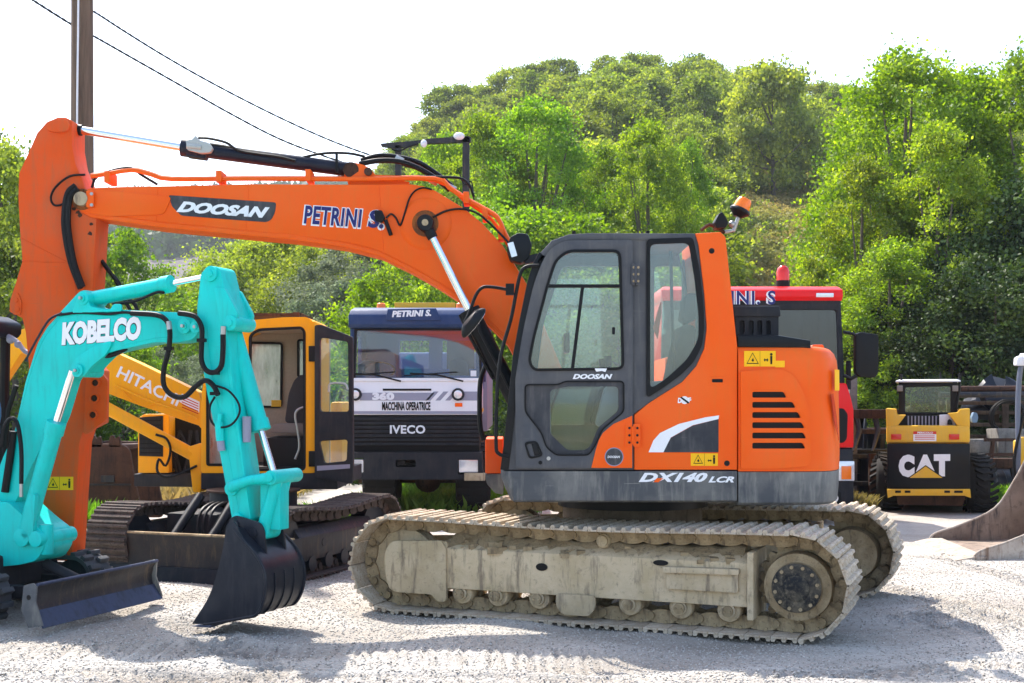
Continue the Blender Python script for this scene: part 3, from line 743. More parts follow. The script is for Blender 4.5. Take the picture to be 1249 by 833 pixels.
def cab():
    sil = [(612.5, 573), (617, 540), (621, 500), (628, 433), (636, 390), (645, 346), (652, 322), (660, 307), (673, 293), (694, 285.5), (720, 284), (848, 284.5)]
    edge = [(852, 298), (859, 358), (862, 400), (859, 425), (849, 449), (832, 466), (808, 481), (791, 492), (773, 505), (773, 573)]
    doorwin = rp([p + (.05,) for p in FX.pts([(677, 318), (692, 306), (756, 306), (760, 450), (651, 451.5), (645, 441), (651, 410), (668, 346)], VN)], .04)
    doorlow = rp([p + (.03,) for p in FX.pts([(640.5, 469), (681, 469), (689, 465), (760.6, 465), (760.6, 502), (734, 524), (727, 541), (718, 555), (678, 555), (666, 545), (661, 529), (640.5, 502)], VN)], .03)
    rearwin = rp([p + (.03,) for p in FX.pts([(789, 292), (845, 290), (853, 330), (857.5, 372), (858.5, 400), (856, 421), (846, 441), (830, 457), (808, 473), (789, 485)], VN)], .03)
    cg = M['cabgrey']
    g = G(); g.prism(FX, FX.pts(sil + edge, VN), VN + .012, VN + .055, [doorwin, doorlow, rearwin])
    sh = EX.part('cab_side', g, cg, bevel=.005, label='dark grey cab side wall')
    # door, slightly proud
    dr = FX.pts([(629, 571), (628.5, 462), (638, 403), (651, 346), (661, 320), (671, 303), (688, 293.5), (771.5, 292.5), (771.5, 571)], VN)
    dr = rp([p + (k,) for p, k in zip(dr, (.02, .02, .1, .1, .06, .06, .06, .03, .02))], .02)
    g = G(); g.prism(FX, dr, VN - .016, VN + .010, [doorwin, doorlow])
    door = EX.part('cab_door', g, cg, bevel=.005, label='dark grey cab door with large upper and lower windows')
    # orange lower corner of the door
    g = G(); g.prism(FX, FX.pts([(721, 570.5), (726.5, 548), (730, 537), (735, 528), (748, 517), (770.8, 507), (770.8, 570.5)], VN), VN - .024, VN - .014)
    EX.part('door_corner', g, M['orange'], door, bevel=.003)
    def gasket(nm, ring_px_out, ring_in, v0, v1, par): 
        g = G(); g.prism(FX, ring_px_out, v0, v1, [ring_in]); return EX.part(nm, g, M['black'], par, bevel=.003)
    def scale_ring(R, k):
        cx = sum(p[0] for p in R) / len(R); cz = sum(p[1] for p in R) / len(R); out = []
        for i, p in enumerate(R):
            a = Vector(R[i - 1]); b = Vector(R[(i + 1) % len(R)]); t = (b - a).normalized(); n_ = Vector((t.y, -t.x))
            q = Vector(p); 
            if n_.dot(q - Vector((cx, cz))) < 0: n_ = -n_
            out.append(tuple(q + n_ * k))
        return out
    wi = scale_ring(doorwin, -.012); gasket('window_gasket', scale_ring(doorwin, .008), wi, VN - .026, VN - .012, door)
    g = G(); g.prism(FX, wi, VN - .006, VN + .0); pane = EX.part('window_pane', g, M['glass'], door, label='sliding upper door window')
    g = G(); g.prism(FX, FX.pts([(670, 347), (758, 347), (758, 351), (669, 351)], VN), VN - .02, VN + .01); EX.part('window_bar', g, M['black'], door)
    g = G(); g.prism(FX, FX.pts([(708.5, 350), (712.5, 350), (700, 451), (696, 451)], VN), VN - .018, VN + .01); EX.part('window_bar', g, M['black'], door)
    g = G(); g.prism(FX, rp(FX.pts([(746.5, 399), (750, 399), (750, 408), (746.5, 408)], VN), .008), VN - .016, VN - .004); EX.part('window_catch', g, M['black'], door)
    # lower window: wide dark mask with clear centre
    lw = rp([p + (.03,) for p in FX.pts([(671, 476), (681, 474), (690, 471.5), (754, 471.5), (754, 501), (729, 522), (721, 543), (714, 549), (692, 549), (671, 529)], VN)], .03)
    g = G(); g.prism(FX, scale_ring(doorlow, -.004), VN - .008, VN + .004, [lw]); EX.part('window_mask', g, M['decalgrey'], door, bevel=.002, label='dusty dark mask round the lower door window')
    g = G(); g.prism(FX, lw, VN - .006, VN + .0); EX.part('window_pane', g, M['glass'], door)
    gasket('window_gasket', scale_ring(doorlow, .005), scale_ring(doorlow, -.006), VN - .021, VN - .012, door)
    # rear side window
    rw = rp([p + (.04,) for p in FX.pts([(793, 298), (840, 296.5), (847, 340), (852, 385), (852, 410), (848, 421), (838, 438), (822, 453), (808, 465), (793, 474)], VN)], .03)
    g = G(); g.prism(FX, scale_ring(rearwin, .003), VN - .006, VN + .008, [rw]); EX.part('window_mask', g, M['black'], sh, bevel=.003)
    g = G(); g.prism(FX, rw, VN - .003, VN + .003); EX.part('window_pane', g, M['glass'], sh, label='tall rear side window')
    # handle, lock, hinges, badge
    g = G(); a = rp(FX.pts([(639, 539), (655, 537), (663, 556), (645, 560)], VN), .03); b_ = rp(FX.pts([(642, 541.5), (653.5, 540), (660, 554.5), (647, 557)], VN), .02)
    g.prism(FX, a, VN - .026, VN - .014, [b_]); h_ = EX.part('door_handle', g, M['black'], door, bevel=.003)
    g = G(); g.prism(FX, FX.pts([(648, 541), (654, 540), (659.5, 554), (652, 556)], VN), VN - .022, VN - .014)
    EX.part('handle_grip', g, M['blackgloss'], door, bevel=.003)
    for x, y, r_, mt in ((669, 559, .014, 'steel'), (659, 564, .014, 'black')):
        g = G(); u, z = FX.px(x, y, VN); g.cyl(FX.w(u, VN - .022, z), FX.w(u, VN - .01, z), r_, n=14); EX.part('lock', g, M[mt], door)
    for (x0, x1, y0, y1, mt, lab) in ((762, 780.5, 517, 544.5, 'orange', 'orange lower hinge with six bolts'), (769.5, 780, 322, 348, 'cabgrey', 'dark upper door hinge')):
        g = G(); xm = (x0 + x1) / 2
        g.prism(FX, rp(FX.pts([(x0, y1), (xm - .6, y1), (xm - .6, y0), (x0, y0)], VN), .008), VN - .032, VN - .022 + (.006 if mt == 'orange' else 0))
        g.prism(FX, rp(FX.pts([(xm + .6, y1), (x1, y1), (x1, y0 + 0), (xm + .6, y0)], VN), .008), VN - .032, VN - .002)
        u, z = FX.px(xm, (y0 + y1) / 2, VN); zh = abs(FX.px(0, y0, VN)[1] - z); g.cyl(FX.w(u, VN - .035, z - zh * .8), FX.w(u, VN - .035, z + zh * .8), .01, n=10)
        hg = EX.part('hinge', g, M[mt], door, bevel=.002, label=lab); g = G()
        for k in (-1, 0, 1):
            for xx in (x0 * .72 + x1 * .28, x0 * .2 + x1 * .8):
                u, z = FX.px(xx, (y0 + y1) / 2 + k * (y1 - y0) * .32, VN); g.cyl(FX.w(u, VN - .037, z), FX.w(u, VN - .03, z), .009, n=8)
        EX.part('hinge_bolts', g, M['black'] if mt == 'orange' else M['mud'], door)
    g = G(); u, z = FX.px(748.6, 557, VN); g.cyl(FX.w(u, VN - .028, z), FX.w(u, VN - .022, z), .060, n=28); bd = EX.part('badge', g, M['decalgrey'], door, label='round grey badge with a small white bar')
    g = G(); g.cyl(FX.w(u, VN - .0275, z), FX.w(u, VN - .022, z), .066, n=28); EX.part('badge_ring', g, M['tgrey'], door)
    g = text_geo('DOOSAN', FX, (741, 558.6), (756.2, 558.6), 2.8, VN - .028, .2, .03); EX.part('badge_lettering', g, M['white'], door)
    g = text_geo('DOOSAN', FX, (698.5, 462.3), (747, 462.3), 6.2, VN - .016, .3, .05); EX.part('lettering', g, M['white'], door, label='white slanted DOOSAN lettering on the door')
    g = G(); g.prism(FX, rp(FX.pts([(725, 449.5), (740, 449.5), (738, 454), (734, 452.5), (727, 453.5)], VN), .005), VN - .03, VN - .025); EX.part('small_tag', g, M['white'], door)
    # roof and far wall
    def off(L, d): return scale_ring(L, -d)
    S = FX.pts(sil, VN); Si = [(p[0] + .045, p[1] - .0) for p in S[:7]] + [(S[7][0] + .04, S[7][1] - .03), (S[8][0] + .02, S[8][1] - .045), (S[9][0], S[9][1] - .05), (S[10][0], S[10][1] - .05), (S[11][0], S[11][1] - .05)]
    g = G(); k0 = 6; g.prism(FX, S[k0:] + Si[k0:][::-1], VN + .004, -.28); rf = EX.part('cab_roof', g, cg, bevel=.012)
    g = G()
    for x in (700, 790): u, z = FX.px(x, 284, VN + .06); g.cyl(FX.w(u, VN + .06, z - .01), FX.w(u, VN + .06, z + .014), .014, n=8)
    EX.part('roof_bolt', g, M['black'], rf)
    far_h = [rp([(Si[2][0] + .12, 1.42), (.05, 1.42), (.05, 2.66), (-.58, 2.66), (Si[5][0] + .08, 2.2)], .05), rp([(.14, 1.6), (.38, 1.6), (.38, 2.66), (.14, 2.66)], .04)]
    g = G(); g.prism(FX, S[:] + FX.pts([(855, 320), (858, 400), (858, 573)], VN), -.32, -.28, far_h); EX.part('cab_far_wall', g, cg, bevel=.004)
    g = G(); g.prism(FX, far_h[0], -.305, -.299); g.prism(FX, far_h[1], -.305, -.299); EX.part('far_pane', g, M['glassfar'])
    # front face: sill, glass and two pillars
    g = G(); g.prism(FX, [(p[0] + .004, p[1]) for p in S[1:8]] + [(p[0] - .028, p[1]) for p in Si[1:8]][::-1], VN + .05, -.33); EX.part('windscreen', g, M['glass'], label='curved front windscreen')
    g = G(); g.prism(FX, S[:2] + Si[:2][::-1], VN + .03, -.30); EX.part('windscreen_sill', g, cg)
    g = G()
    for v0, v1 in ((VN + .004, VN + .06), (-.34, -.275)): g.prism(FX, [(p[0] - .014, p[1]) for p in S[:8]] + Si[:8][::-1], v0, v1)
    EX.part('front_pillar', g, M['blackgloss'], bevel=.006)
    # back wall and interior
    ub = FX.px(861, 400, VN)[0]
    g = G(); g.prism(FX, [(ub - .05, 1.1), (ub - .01, 1.1), (ub - .01, 1.75), (ub - .05, 1.75)], -1.16, -.33); g.box(FX, ub - .05, ub - .01, -1.16, -1.06, 1.75, 2.7); g.box(FX, ub - .05, ub - .01, -.42, -.33, 1.75, 2.7)
    EX.part('cab_back_wall', g, cg)
    g = G(); g.box(FX, -.98, ub - .06, -1.15, -.33, 1.12, 1.17); g.box(FX, -.2, ub - .06, -1.1, -.4, 1.17, 1.42); EX.part('cab_floor', g, M['tdark'], bevel=.02)
    g = G()
    g.prism(FX, rp([(-.25, 1.50), (.22, 1.48), (.24, 1.60), (-.25, 1.62)], .05), -1.0, -.52)
    s1 = EX.part('driver_seat', g, M['seat'], bevel=.03, label='dark cloth driver seat inside the cab')
    g = G(); g.prism(FX, rp([(.14, 1.6), (.30, 1.6), (.38, 2.15), (.27, 2.17)], .05), -.98, -.54); EX.part('seat_back', g, M['seat'], s1, bevel=.03)
    g = G(); g.prism(FX, rp([(.28, 2.19), (.38, 2.19), (.40, 2.4), (.31, 2.4)], .04), -.9, -.62); EX.part('headrest', g, M['seat'], s1, bevel=.02)
    for v in (-1.06, -.46):
        g = G(); g.prism(FX, rp([(-.38, 1.42), (.2, 1.42), (.2, 1.76), (-.30, 1.72)], .05), v - .05, v + .05)
        cn = EX.part('console', g, M['tgrey'] if v < -1 else M['tdark'], bevel=.015)
        g = G(); g.tube([FX.w(-.24, v, 1.7), FX.w(-.27, v, 1.8), FX.w(-.28, v, 1.93)], [.014, .02, .026], 8); EX.part('joystick', g, M['black'], cn)
    g = G()
    for v in (-.82, -.72): g.tube([FX.w(-.72, v, 1.18), FX.w(-.68, v, 1.55), FX.w(-.62, v, 1.72)], .011, 6)
    EX.part('travel_levers', g, M['black'])
    g = G(); g.obox(FX.w(-.55, -.45, 2.05), (.02, 0, 0), (0, .1, 0), (0, 0, .075)); EX.part('monitor', g, M['black'], bevel=.01)
    g = G(); g.tube([FX.w(-.9, -1.08, 1.3), FX.w(-.86, -1.08, 1.62), FX.w(-.72, -1.08, 1.64), FX.w(-.7, -1.08, 1.35)], .012, 8, 3); EX.part('grab_handle', g, M['tgrey'])
    g = G(); g.prism(FX, rp(FX.pts([(806, 395), (812, 373), (816, 360), (817, 372), (812, 410)], VN), .01), -.75, -.73); EX.part('orange_vest', g, M['orange_arm'])
    g = G(); g.tube([FX.P(818, 306, -1.1), FX.P(820, 400, -1.1), FX.P(822, 470, -1.1)], .012, 6); EX.part('seat_belt', g, M['tdark'])
cab()

def front_bits():
    v = VN + .02
    g = G(); g.tube([FX.P(*p, v - .04) for p in ((657, 324), (643, 325), (635, 333), (629, 360), (623, 390), (611, 433), (606.5, 475), (605, 540), (608, 553), (620, 557))], .013, 8, 4)
    EX.part('handrail', g, M['black'], label='black tubular handrail in front of the cab')
    g = G(); g.tube([FX.P(*p, v - .04) for p in ((624, 354), (600, 350), (588, 351), (580, 361), (573, 380), (567, 393))], .012, 8, 4); g.obox(FX.P(622, 353, v - .04), (.03, 0, 0), (0, .02, 0), (0, 0, .04))
    EX.part('mirror_arm', g, M['black'])
    # mirror seen edge-on: a dished oval facing back
    c = FX.P(578, 394, v - .06); ax = Vector((-.5, 0, -.55)).normalized(); g = G()
    ax = Vector((.55, 0, -.60)).normalized(); ay = Vector((.62, .35, .70)).normalized(); nz = ax.cross(Vector((0, 1, 0))).normalized()
    up = Vector((.60, .05, .79)).normalized(); sd_ = Vector((.35, -.9, -.2)).normalized(); nn = up.cross(sd_).normalized()
    g.loft([[c + nn * t + (up * math.cos(a) * .13 + sd_ * math.sin(a) * .06) * k for a in (2 * math.pi * i / 20 for i in range(20))] for t, k in ((-.05, .6), (-.02, .92), (.0, 1), (.008, .97))])
    mr = EX.part('mirror', g, M['blackgloss'], smooth=50, label='oval black rear-view mirror in front of the cab')
    g = G(); g.loft([[c + nn * t + (up * math.cos(a) * .12 + sd_ * math.sin(a) * .05) * k for a in (2 * math.pi * i / 20 for i in range(20))] for t, k in ((.006, 1), (.012, 1))]); g2 = G()
    g2.loft([[c - nn * .06 + nn * t + (up * math.cos(a) * .13 + sd_ * math.sin(a) * .06) * k for a in (2 * math.pi * i / 20 for i in range(20))] for t, k in ((-.004, .55), (.006, .6))])
    EX.part('mirror_glass', g, M['chrome'], mr)
    # work lamp on the boom beside the cab
    g = G(); c = FX.P(634, 302, -.3)
    g.prism(FX, rp(FX.pts([(622, 290), (632, 284.5), (644, 286), (649, 300), (645, 316), (636, 322), (622, 318), (618, 305)], -.32), .02), -.36, -.2)
    wl = EX.part('work_lamp', g, M['blackgloss'], bevel=.012, label='black work lamp on the boom beside the cab')
    g = G(); g.prism(FX, FX.pts([(619, 297), (626, 295), (631, 312), (624, 314)], -.36), -.372, -.355); EX.part('lamp_lens', g, M['lampglass'], wl)
    g = G(); g.obox(FX.P(648, 316, -.3), (.05, 0, .01), (0, .04, 0), (0, 0, .03)); EX.part('lamp_bracket', g, M['tdark'], wl)
    # beacon and rear lamp
    a = FX.P(895, 281, -1.0); b_ = FX.P(902, 261, -1.0); d = (b_ - a).normalized()
    g = G(); g.tube([FX.P(884, 283, -1.0), a, b_], .014, 8); g.ball(FX.P(893, 273, -1.0), .025)
    EX.part('beacon_stem', g, M['steel'])
    ax = Vector((.42, 0, .9)).normalized(); c = FX.P(902.5, 257, -1.0)
    g = G(); g.rev(c - ax * .05, c + ax * .015, [(0, .03), (.3, .05), (.6, .075), (.8, .078), (1, .07)], 24); bb = EX.part('beacon_base', g, M['blackgloss'])
    g = G(); g.rev(c + ax * .015, c + ax * .10, [(0, .062), (.7, .055), (.92, .045), (1, .02)], 24); EX.part('beacon', g, M['orangelens'], label='orange rotating beacon tilted on the cab roof')
    g = G(); g.prism(FX, rp(FX.pts([(870, 272), (876, 261), (880, 260), (887, 272), (884, 279), (872, 280)], -1.02), .01), -1.08, -.94); EX.part('rear_lamp', g, M['black'], bevel=.008)
    g = G(); g.tube([FX.P(855, 281, -1.0), FX.P(865, 274, -1.0), FX.P(875, 278, -1.0), FX.P(884, 284, -1.0)], .014, 6, 3); EX.part('lamp_cable', g, M['rust'])
    g = G()
    for vv, L_ in ((-.05, ((593, 444), (586, 465), (585, 500), (586, 522), (590, 537))), (.05, ((628, 470), (622, 500), (620, 530), (622, 550))), (-.12, ((633, 430), (627, 480), (626, 520), (628, 556)))):
        g.tube([FX.P(*p, vv) for p in L_], .02, 8, 4)
    EX.part('hose', g, M['black'])
front_bits()

def boom():
    va, vb = -.17, .17
    top = [(112, 229), (150, 227.5), (215, 226.5), (300, 224.3), (444, 225), (501, 224.5), (517, 227), (531, 232.5), (566, 254), (588, 272), (613, 299), (630, 326), (646, 352), (665, 400), (690, 460), (704, 520), (708, 560)]
    bot = [(668, 566), (664, 540), (655, 500), (640, 458), (619, 420), (590, 391), (563, 369), (534, 350), (501, 331), (462, 312), (419, 301), (354, 292), (320, 289), (192, 276.7), (128, 267.5), (110, 265), (98, 258), (92, 252), (90, 240), (97, 232)]
    g = G(); g.prism(FX, FX.pts(top + bot, va), va, vb); bm_ = EX.part('boom', g, M['orange'], bevel=.012, label='long orange boom with white brand lettering')
    # weld seam strip near the lower edge and reinforcing disc
    g = G(); u, z = FX.px(519, 273, va); g.rev(FX.w(u, va + .002, z), FX.w(u, va - .022, z), [(0, .21), (.5, .20), (1, .16)], 36); EX.part('boss_plate', g, M['orange'], bm_)
    g = G(); lo = FX.pts(bot[4:15], va); g.prism(FX, lo + [(p[0], p[1] + .035) for p in lo][::-1], va - .006, va + .01); EX.part('lower_flange', g, M['orange'], bm_, bevel=.002)
    for (xa, ya, xb, yb) in ((192, 228, 190, 275), (303, 225, 300, 286), (462, 226, 468, 312)):
        g = G(); g.tube([FX.P(xa, ya, va), FX.P((xa + xb) / 2, (ya + yb) / 2, va), FX.P(xb, yb, va)], .0045, 5); EX.part('weld_seam', g, M['orange'], bm_)
    g = G(); g.tube([FX.P(*p, va) for p in ((128, 261), (192, 270), (320, 283), (419, 295), (462, 306), (501, 325), (534, 343), (563, 362), (590, 384), (619, 412))], .004, 5, 3); EX.part('weld_seam', g, M['orange'], bm_)
    for x, y, r_ in ((101, 243.5, .085), (519, 273, .105)):
        g = G(); u, z = FX.px(x, y, va); g.rev(FX.w(u, va - (.024 if x > 500 else .016), z), FX.w(u, va + .002, z), [(0, r_ * .9), (0, r_), (1, r_)], 24); EX.part('grease_ring', g, M['grease'], bm_, label='dark greasy ring round the pin')
    # badge with lettering
    g = G(); g.prism(FX, rp([p + (.02,) for p in FX.pts([(205.5, 238), (337, 247), (335.5, 259), (331, 268), (325, 271), (290, 268.5), (221, 263), (210, 252)], va)], .02), va - .004, va + .01)
    dc = EX.part('brand_plate', g, M['decalgrey'], bm_, label='dark parallelogram badge lettered DOOSAN')
    g = text_geo('DOOSAN', FX, (215, 258.5), (325.5, 266.2), 13.2, va - .004, .3, .06, up=(3.5, -13.4)); EX.part('lettering', g, M['white'], bm_, label='white slanted DOOSAN lettering')
    g = text_geo('PETRINI', FX, (368.5, 274.5), (441, 279.5), 25, va, .05, .075, up=(2.2, -25), gap=1.1); EX.part('lettering_backing', g, M['white'], bm_)
    g = text_geo('PETRINI', FX, (370.5, 272.5), (440, 277.5), 22, va - .004, .05, .03, up=(1.8, -22), gap=1.1); EX.part('lettering', g, M['navyvinyl'], bm_, label='navy PETRINI S. lettering with white shadow')
    g = text_geo('S.', FX, (447, 280), (469, 281.5), 25, va, .1, .10, up=(2.2, -25)); EX.part('lettering_backing', g, M['white'], bm_)
    g = text_geo('S.', FX, (448.5, 277.5), (467.5, 279), 22, va - .004, .1, .035, up=(1.8, -22)); EX.part('lettering', g, M['navyvinyl'], bm_)
    # small marker lamp hanging on its lead over the lettering
    g = G(); g.prism(FX, rp(FX.pts([(457, 257), (466, 257), (470, 266), (466, 272), (458, 270)], va - .02), .01), va - .05, va - .01)
    g.tube([FX.P(470, 268, va - .03), FX.P(477, 287, va - .03)], .016, 8)
    EX.part('lamp', g, M['black'], bm_, bevel=.004)
    g = G(); g.tube([FX.P(*p, va - .02) for p in ((471, 266), (477, 261), (483, 266), (488, 275), (493, 262), (499, 243), (506, 233), (516, 229), (527, 231))], .008, 6, 4)
    g.tube([FX.P(*p, va - .03) for p in ((528, 265), (545, 257), (565, 255), (585, 262), (610, 285), (622, 298))], .009, 6, 4); EX.part('hose', g, M['black'], bm_)
    # tip bracket and pivot pin
    g = G(); g.prism(FX, rp([p + (.04,) for p in FX.pts([(92, 232), (120, 231), (210, 240), (200, 262), (128, 264), (100, 258), (90, 248)], va)], .04), va - .012, va + .01); EX.part('tip_plate', g, M['orange'], bm_, bevel=.003)
    g = G(); u, z = FX.px(101, 243.5, va); g.cyl(FX.w(u, va - .06, z), FX.w(u, vb + .06, z), .055, n=24); EX.part('pivot_pin', g, M['mudframe'], bm_, bevel=.004)
    g = G(); g.prism(FX, rp(FX.pts([(107, 233), (116, 234), (116, 254), (107, 254)], va - .01), .015), va - .05, va - .01); EX.part('pin_keeper', g, M['orange'], bm_, bevel=.004)
    g = G()
    for y in (236.5, 250): u, z = FX.px(112, y, va - .05); g.cyl(FX.w(u, va - .06, z), FX.w(u, va - .045, z), .014, n=6)
    EX.part('bolt', g, M['steel'], bm_)
    # hard pipes along the back of the boom
    vp = -.1
    for vv, dy in ((-.14, 0), (-.02, -1)):
        g = G(); g.tube([FX.P(p[0], p[1] + dy, vv) for p in ((111, 215), (125, 213), (161, 207.5), (185, 213), (209, 218.5), (300, 218), (444, 218.5), (530, 218), (548, 229), (567, 242), (590, 255), (607, 266), (617, 288), (628, 305))], .018, 8, 3); EX.part('boom_pipe', g, M['orange'], bm_)
    for vv in (-.08, .05, .11):
        g = G(); g.tube([FX.P(*p, vv) for p in ((420, 214), (530, 220), (566, 244), (600, 268), (618, 296), (630, 315))], .014, 6, 3); EX.part('boom_pipe', g, M['orange'], bm_)
    g = G()
    for x, y in ((135, 218), (270, 217.5), (378, 216), (569, 243), (592, 263), (611, 287)):
        c = FX.P(x, y, -.08); g.obox(c, (.022, 0, 0), (0, .1, 0), (0, 0, .045))
    EX.part('pipe_clamp', g, M['orange'], bm_, bevel=.005)
    g = G()
    for vv, L_ in ((-.1, ((112, 229), (118, 216), (140, 207), (160, 205), (172, 213), (192, 225))), (-.02, ((105, 226), (70, 225), (62, 238), (70, 250), (78, 246))), (.03, ((440, 196), (462, 190), (487, 192), (512, 199), (535, 214), (551, 227))), (-.05, ((438, 200), (462, 196), (487, 197), (510, 205), (532, 218), (549, 232))),
                   (-.02, ((340, 200), (365, 193), (395, 187), (425, 187), (445, 191))), (-.12, ((512, 216), (530, 216), (560, 217), (572, 225), (578, 240)))):
        g.tube([FX.P(*p, vv) for p in L_], .022 if L_[0][0] > 430 and L_[0][0] < 500 else .011, 8, 4)
    EX.part('hose', g, M['black'], bm_, label='black hydraulic hoses over the boom')
    g = G()
    for (x, y) in ((529, 220), (487, 194), (551, 229)): c = FX.P(x, y, .0); g.cyl(c - Vector((.03, 0, -.01)), c + Vector((.03, 0, -.02)), .028, n=10)
    EX.part('hose_clamp', g, M['steel'], bm_)
    # arm cylinder
    g = G(); a, b_ = FX.P(91, 157.5, 0), FX.P(222, 179.5, 0); g.cyl(a, b_, .033, n=20); EX.part('arm_cylinder_rod', g, M['chrome'])
    g = G(); g.cyl(FX.P(87, 157, 0), FX.P(100, 159, 0), .045, n=16); EX.part('rod_eye', g, M['black'])
    g = G(); a, b_ = FX.P(222, 180, 0), FX.P(430, 207.5, 0); g.rev(a, b_, [(0, .05), (.0, .072), (.12, .072), (.125, .058), (.97, .058), (1, .04)], 24)
    ac = EX.part('arm_cylinder', g, M['navy'], label='dark navy arm cylinder barrel above the boom')
    g = G(); g.prism(FX, rp(FX.pts([(228, 173), (236, 171), (240, 166), (243, 172), (256, 175), (261, 182), (258, 187), (246, 188), (230, 184)], -.06), .01), -.1, .03); g.cyl(FX.P(228, 178, -.09), FX.P(246, 180, -.09), .024, n=10); EX.part('valve_block', g, M['valve'], ac, bevel=.006, label='pale grey valve block on the cylinder')
    g = G(); g.prism(FX, FX.pts([(225, 186), (252, 189), (250, 194), (228, 191)], -.04), -.05, .05); EX.part('block_foot', g, M['navy'], ac, bevel=.005)
    g = G(); g.tube([FX.P(*p, -.07) for p in ((242, 168), (256, 169), (276, 174), (290, 183), (310, 187), (340, 191), (360, 196))], .011, 6, 4)
    g.tube([FX.P(*p, -.03) for p in ((256, 176), (275, 179), (300, 184), (350, 191), (410, 199))], .014, 6, 3); EX.part('cylinder_hose', g, M['black'], ac)
    g = G(); g.prism(FX, rp([p + (.05,) for p in FX.pts([(424, 218), (424, 202), (432, 198), (446, 202), (454, 208), (458, 214), (500, 222), (498, 226), (424, 226)], -.09)], .03), -.10, -.06); g.prism(FX, rp([p + (.05,) for p in FX.pts([(424, 218), (424, 202), (432, 198), (446, 202), (454, 208), (458, 214), (500, 222), (498, 226), (424, 226)], -.09)], .03), .06, .10)
    EX.part('cylinder_bracket', g, M['orange'], bm_, bevel=.004)
    g = G(); u, z = FX.px(449.5, 210, -.09); g.cyl(FX.w(u, -.125, z), FX.w(u, .125, z), .032, n=18); g.cyl(FX.P(428, 207, -.11), FX.P(428, 207, .11), .062, n=20); EX.part('pin', g, M['rust'], bm_)
    g = G(); g.box(FX, FX.px(409, 0, -.08)[0], FX.px(412, 0, -.08)[0], -.085, -.06, FX.px(0, 210, -.08)[1], FX.px(0, 187, -.08)[1]); EX.part('hose_post', g, M['black'], ac)
    # boom cylinders either side
    for vv, side in ((-.27, -1), (.27, 1)):
        a = FX.P(519, 272.5, -.27); b_ = FX.P(572, 378, -.27); c = FX.P(640, 510, -.27)
        for p in (a, b_, c): p.y += (vv + .27)
        g = G(); g.cyl(a, b_ + (b_ - a) * .05, .032, n=20); EX.part('boom_cylinder_rod', g, M['chrome'])
        dd = (c - b_).normalized()
        g = G(); g.rev(b_, c, [(0, .04), (0, .085), (.06, .088), (.09, .072), (.98, .072), (1, .05)], 24); bc = EX.part('boom_cylinder', g, M['blackgloss'], label='black boom lift cylinder leaning beside the cab')
        g = G(); g.tube([b_ + Vector((.05, -.06, .0)), b_ + dd * .2 + Vector((.0, -.095, .0)), b_ + dd * .7 + Vector((-.0, -.09, 0))], .014, 6); g.tube([b_ + Vector((-.07, -.03, -.04)), b_ + dd * .25 + Vector((-.1, -.03, .0)), b_ + dd * .6 + Vector((-.09, -.02, 0))], .014, 6); EX.part('cylinder_hose', g, M['black'], bc)
        g = G(); s_ = side; yv = Vector((0, 1, 0))
        g.rev(a - yv * .05, a + yv * .05, [(0, .03), (0, .062), (.15, .068), (.85, .068), (1, .062), (1, .03)], 24)
        g.cyl(a, a + (b_ - a).normalized() * .13, .05, .04, 16)
        ey = EX.part('rod_eye', g, M['blackgloss']); g = G(); g.cyl(a - yv * .06, a + yv * .06, .026, n=14); EX.part('pin', g, M['mudframe'], ey)
boom()

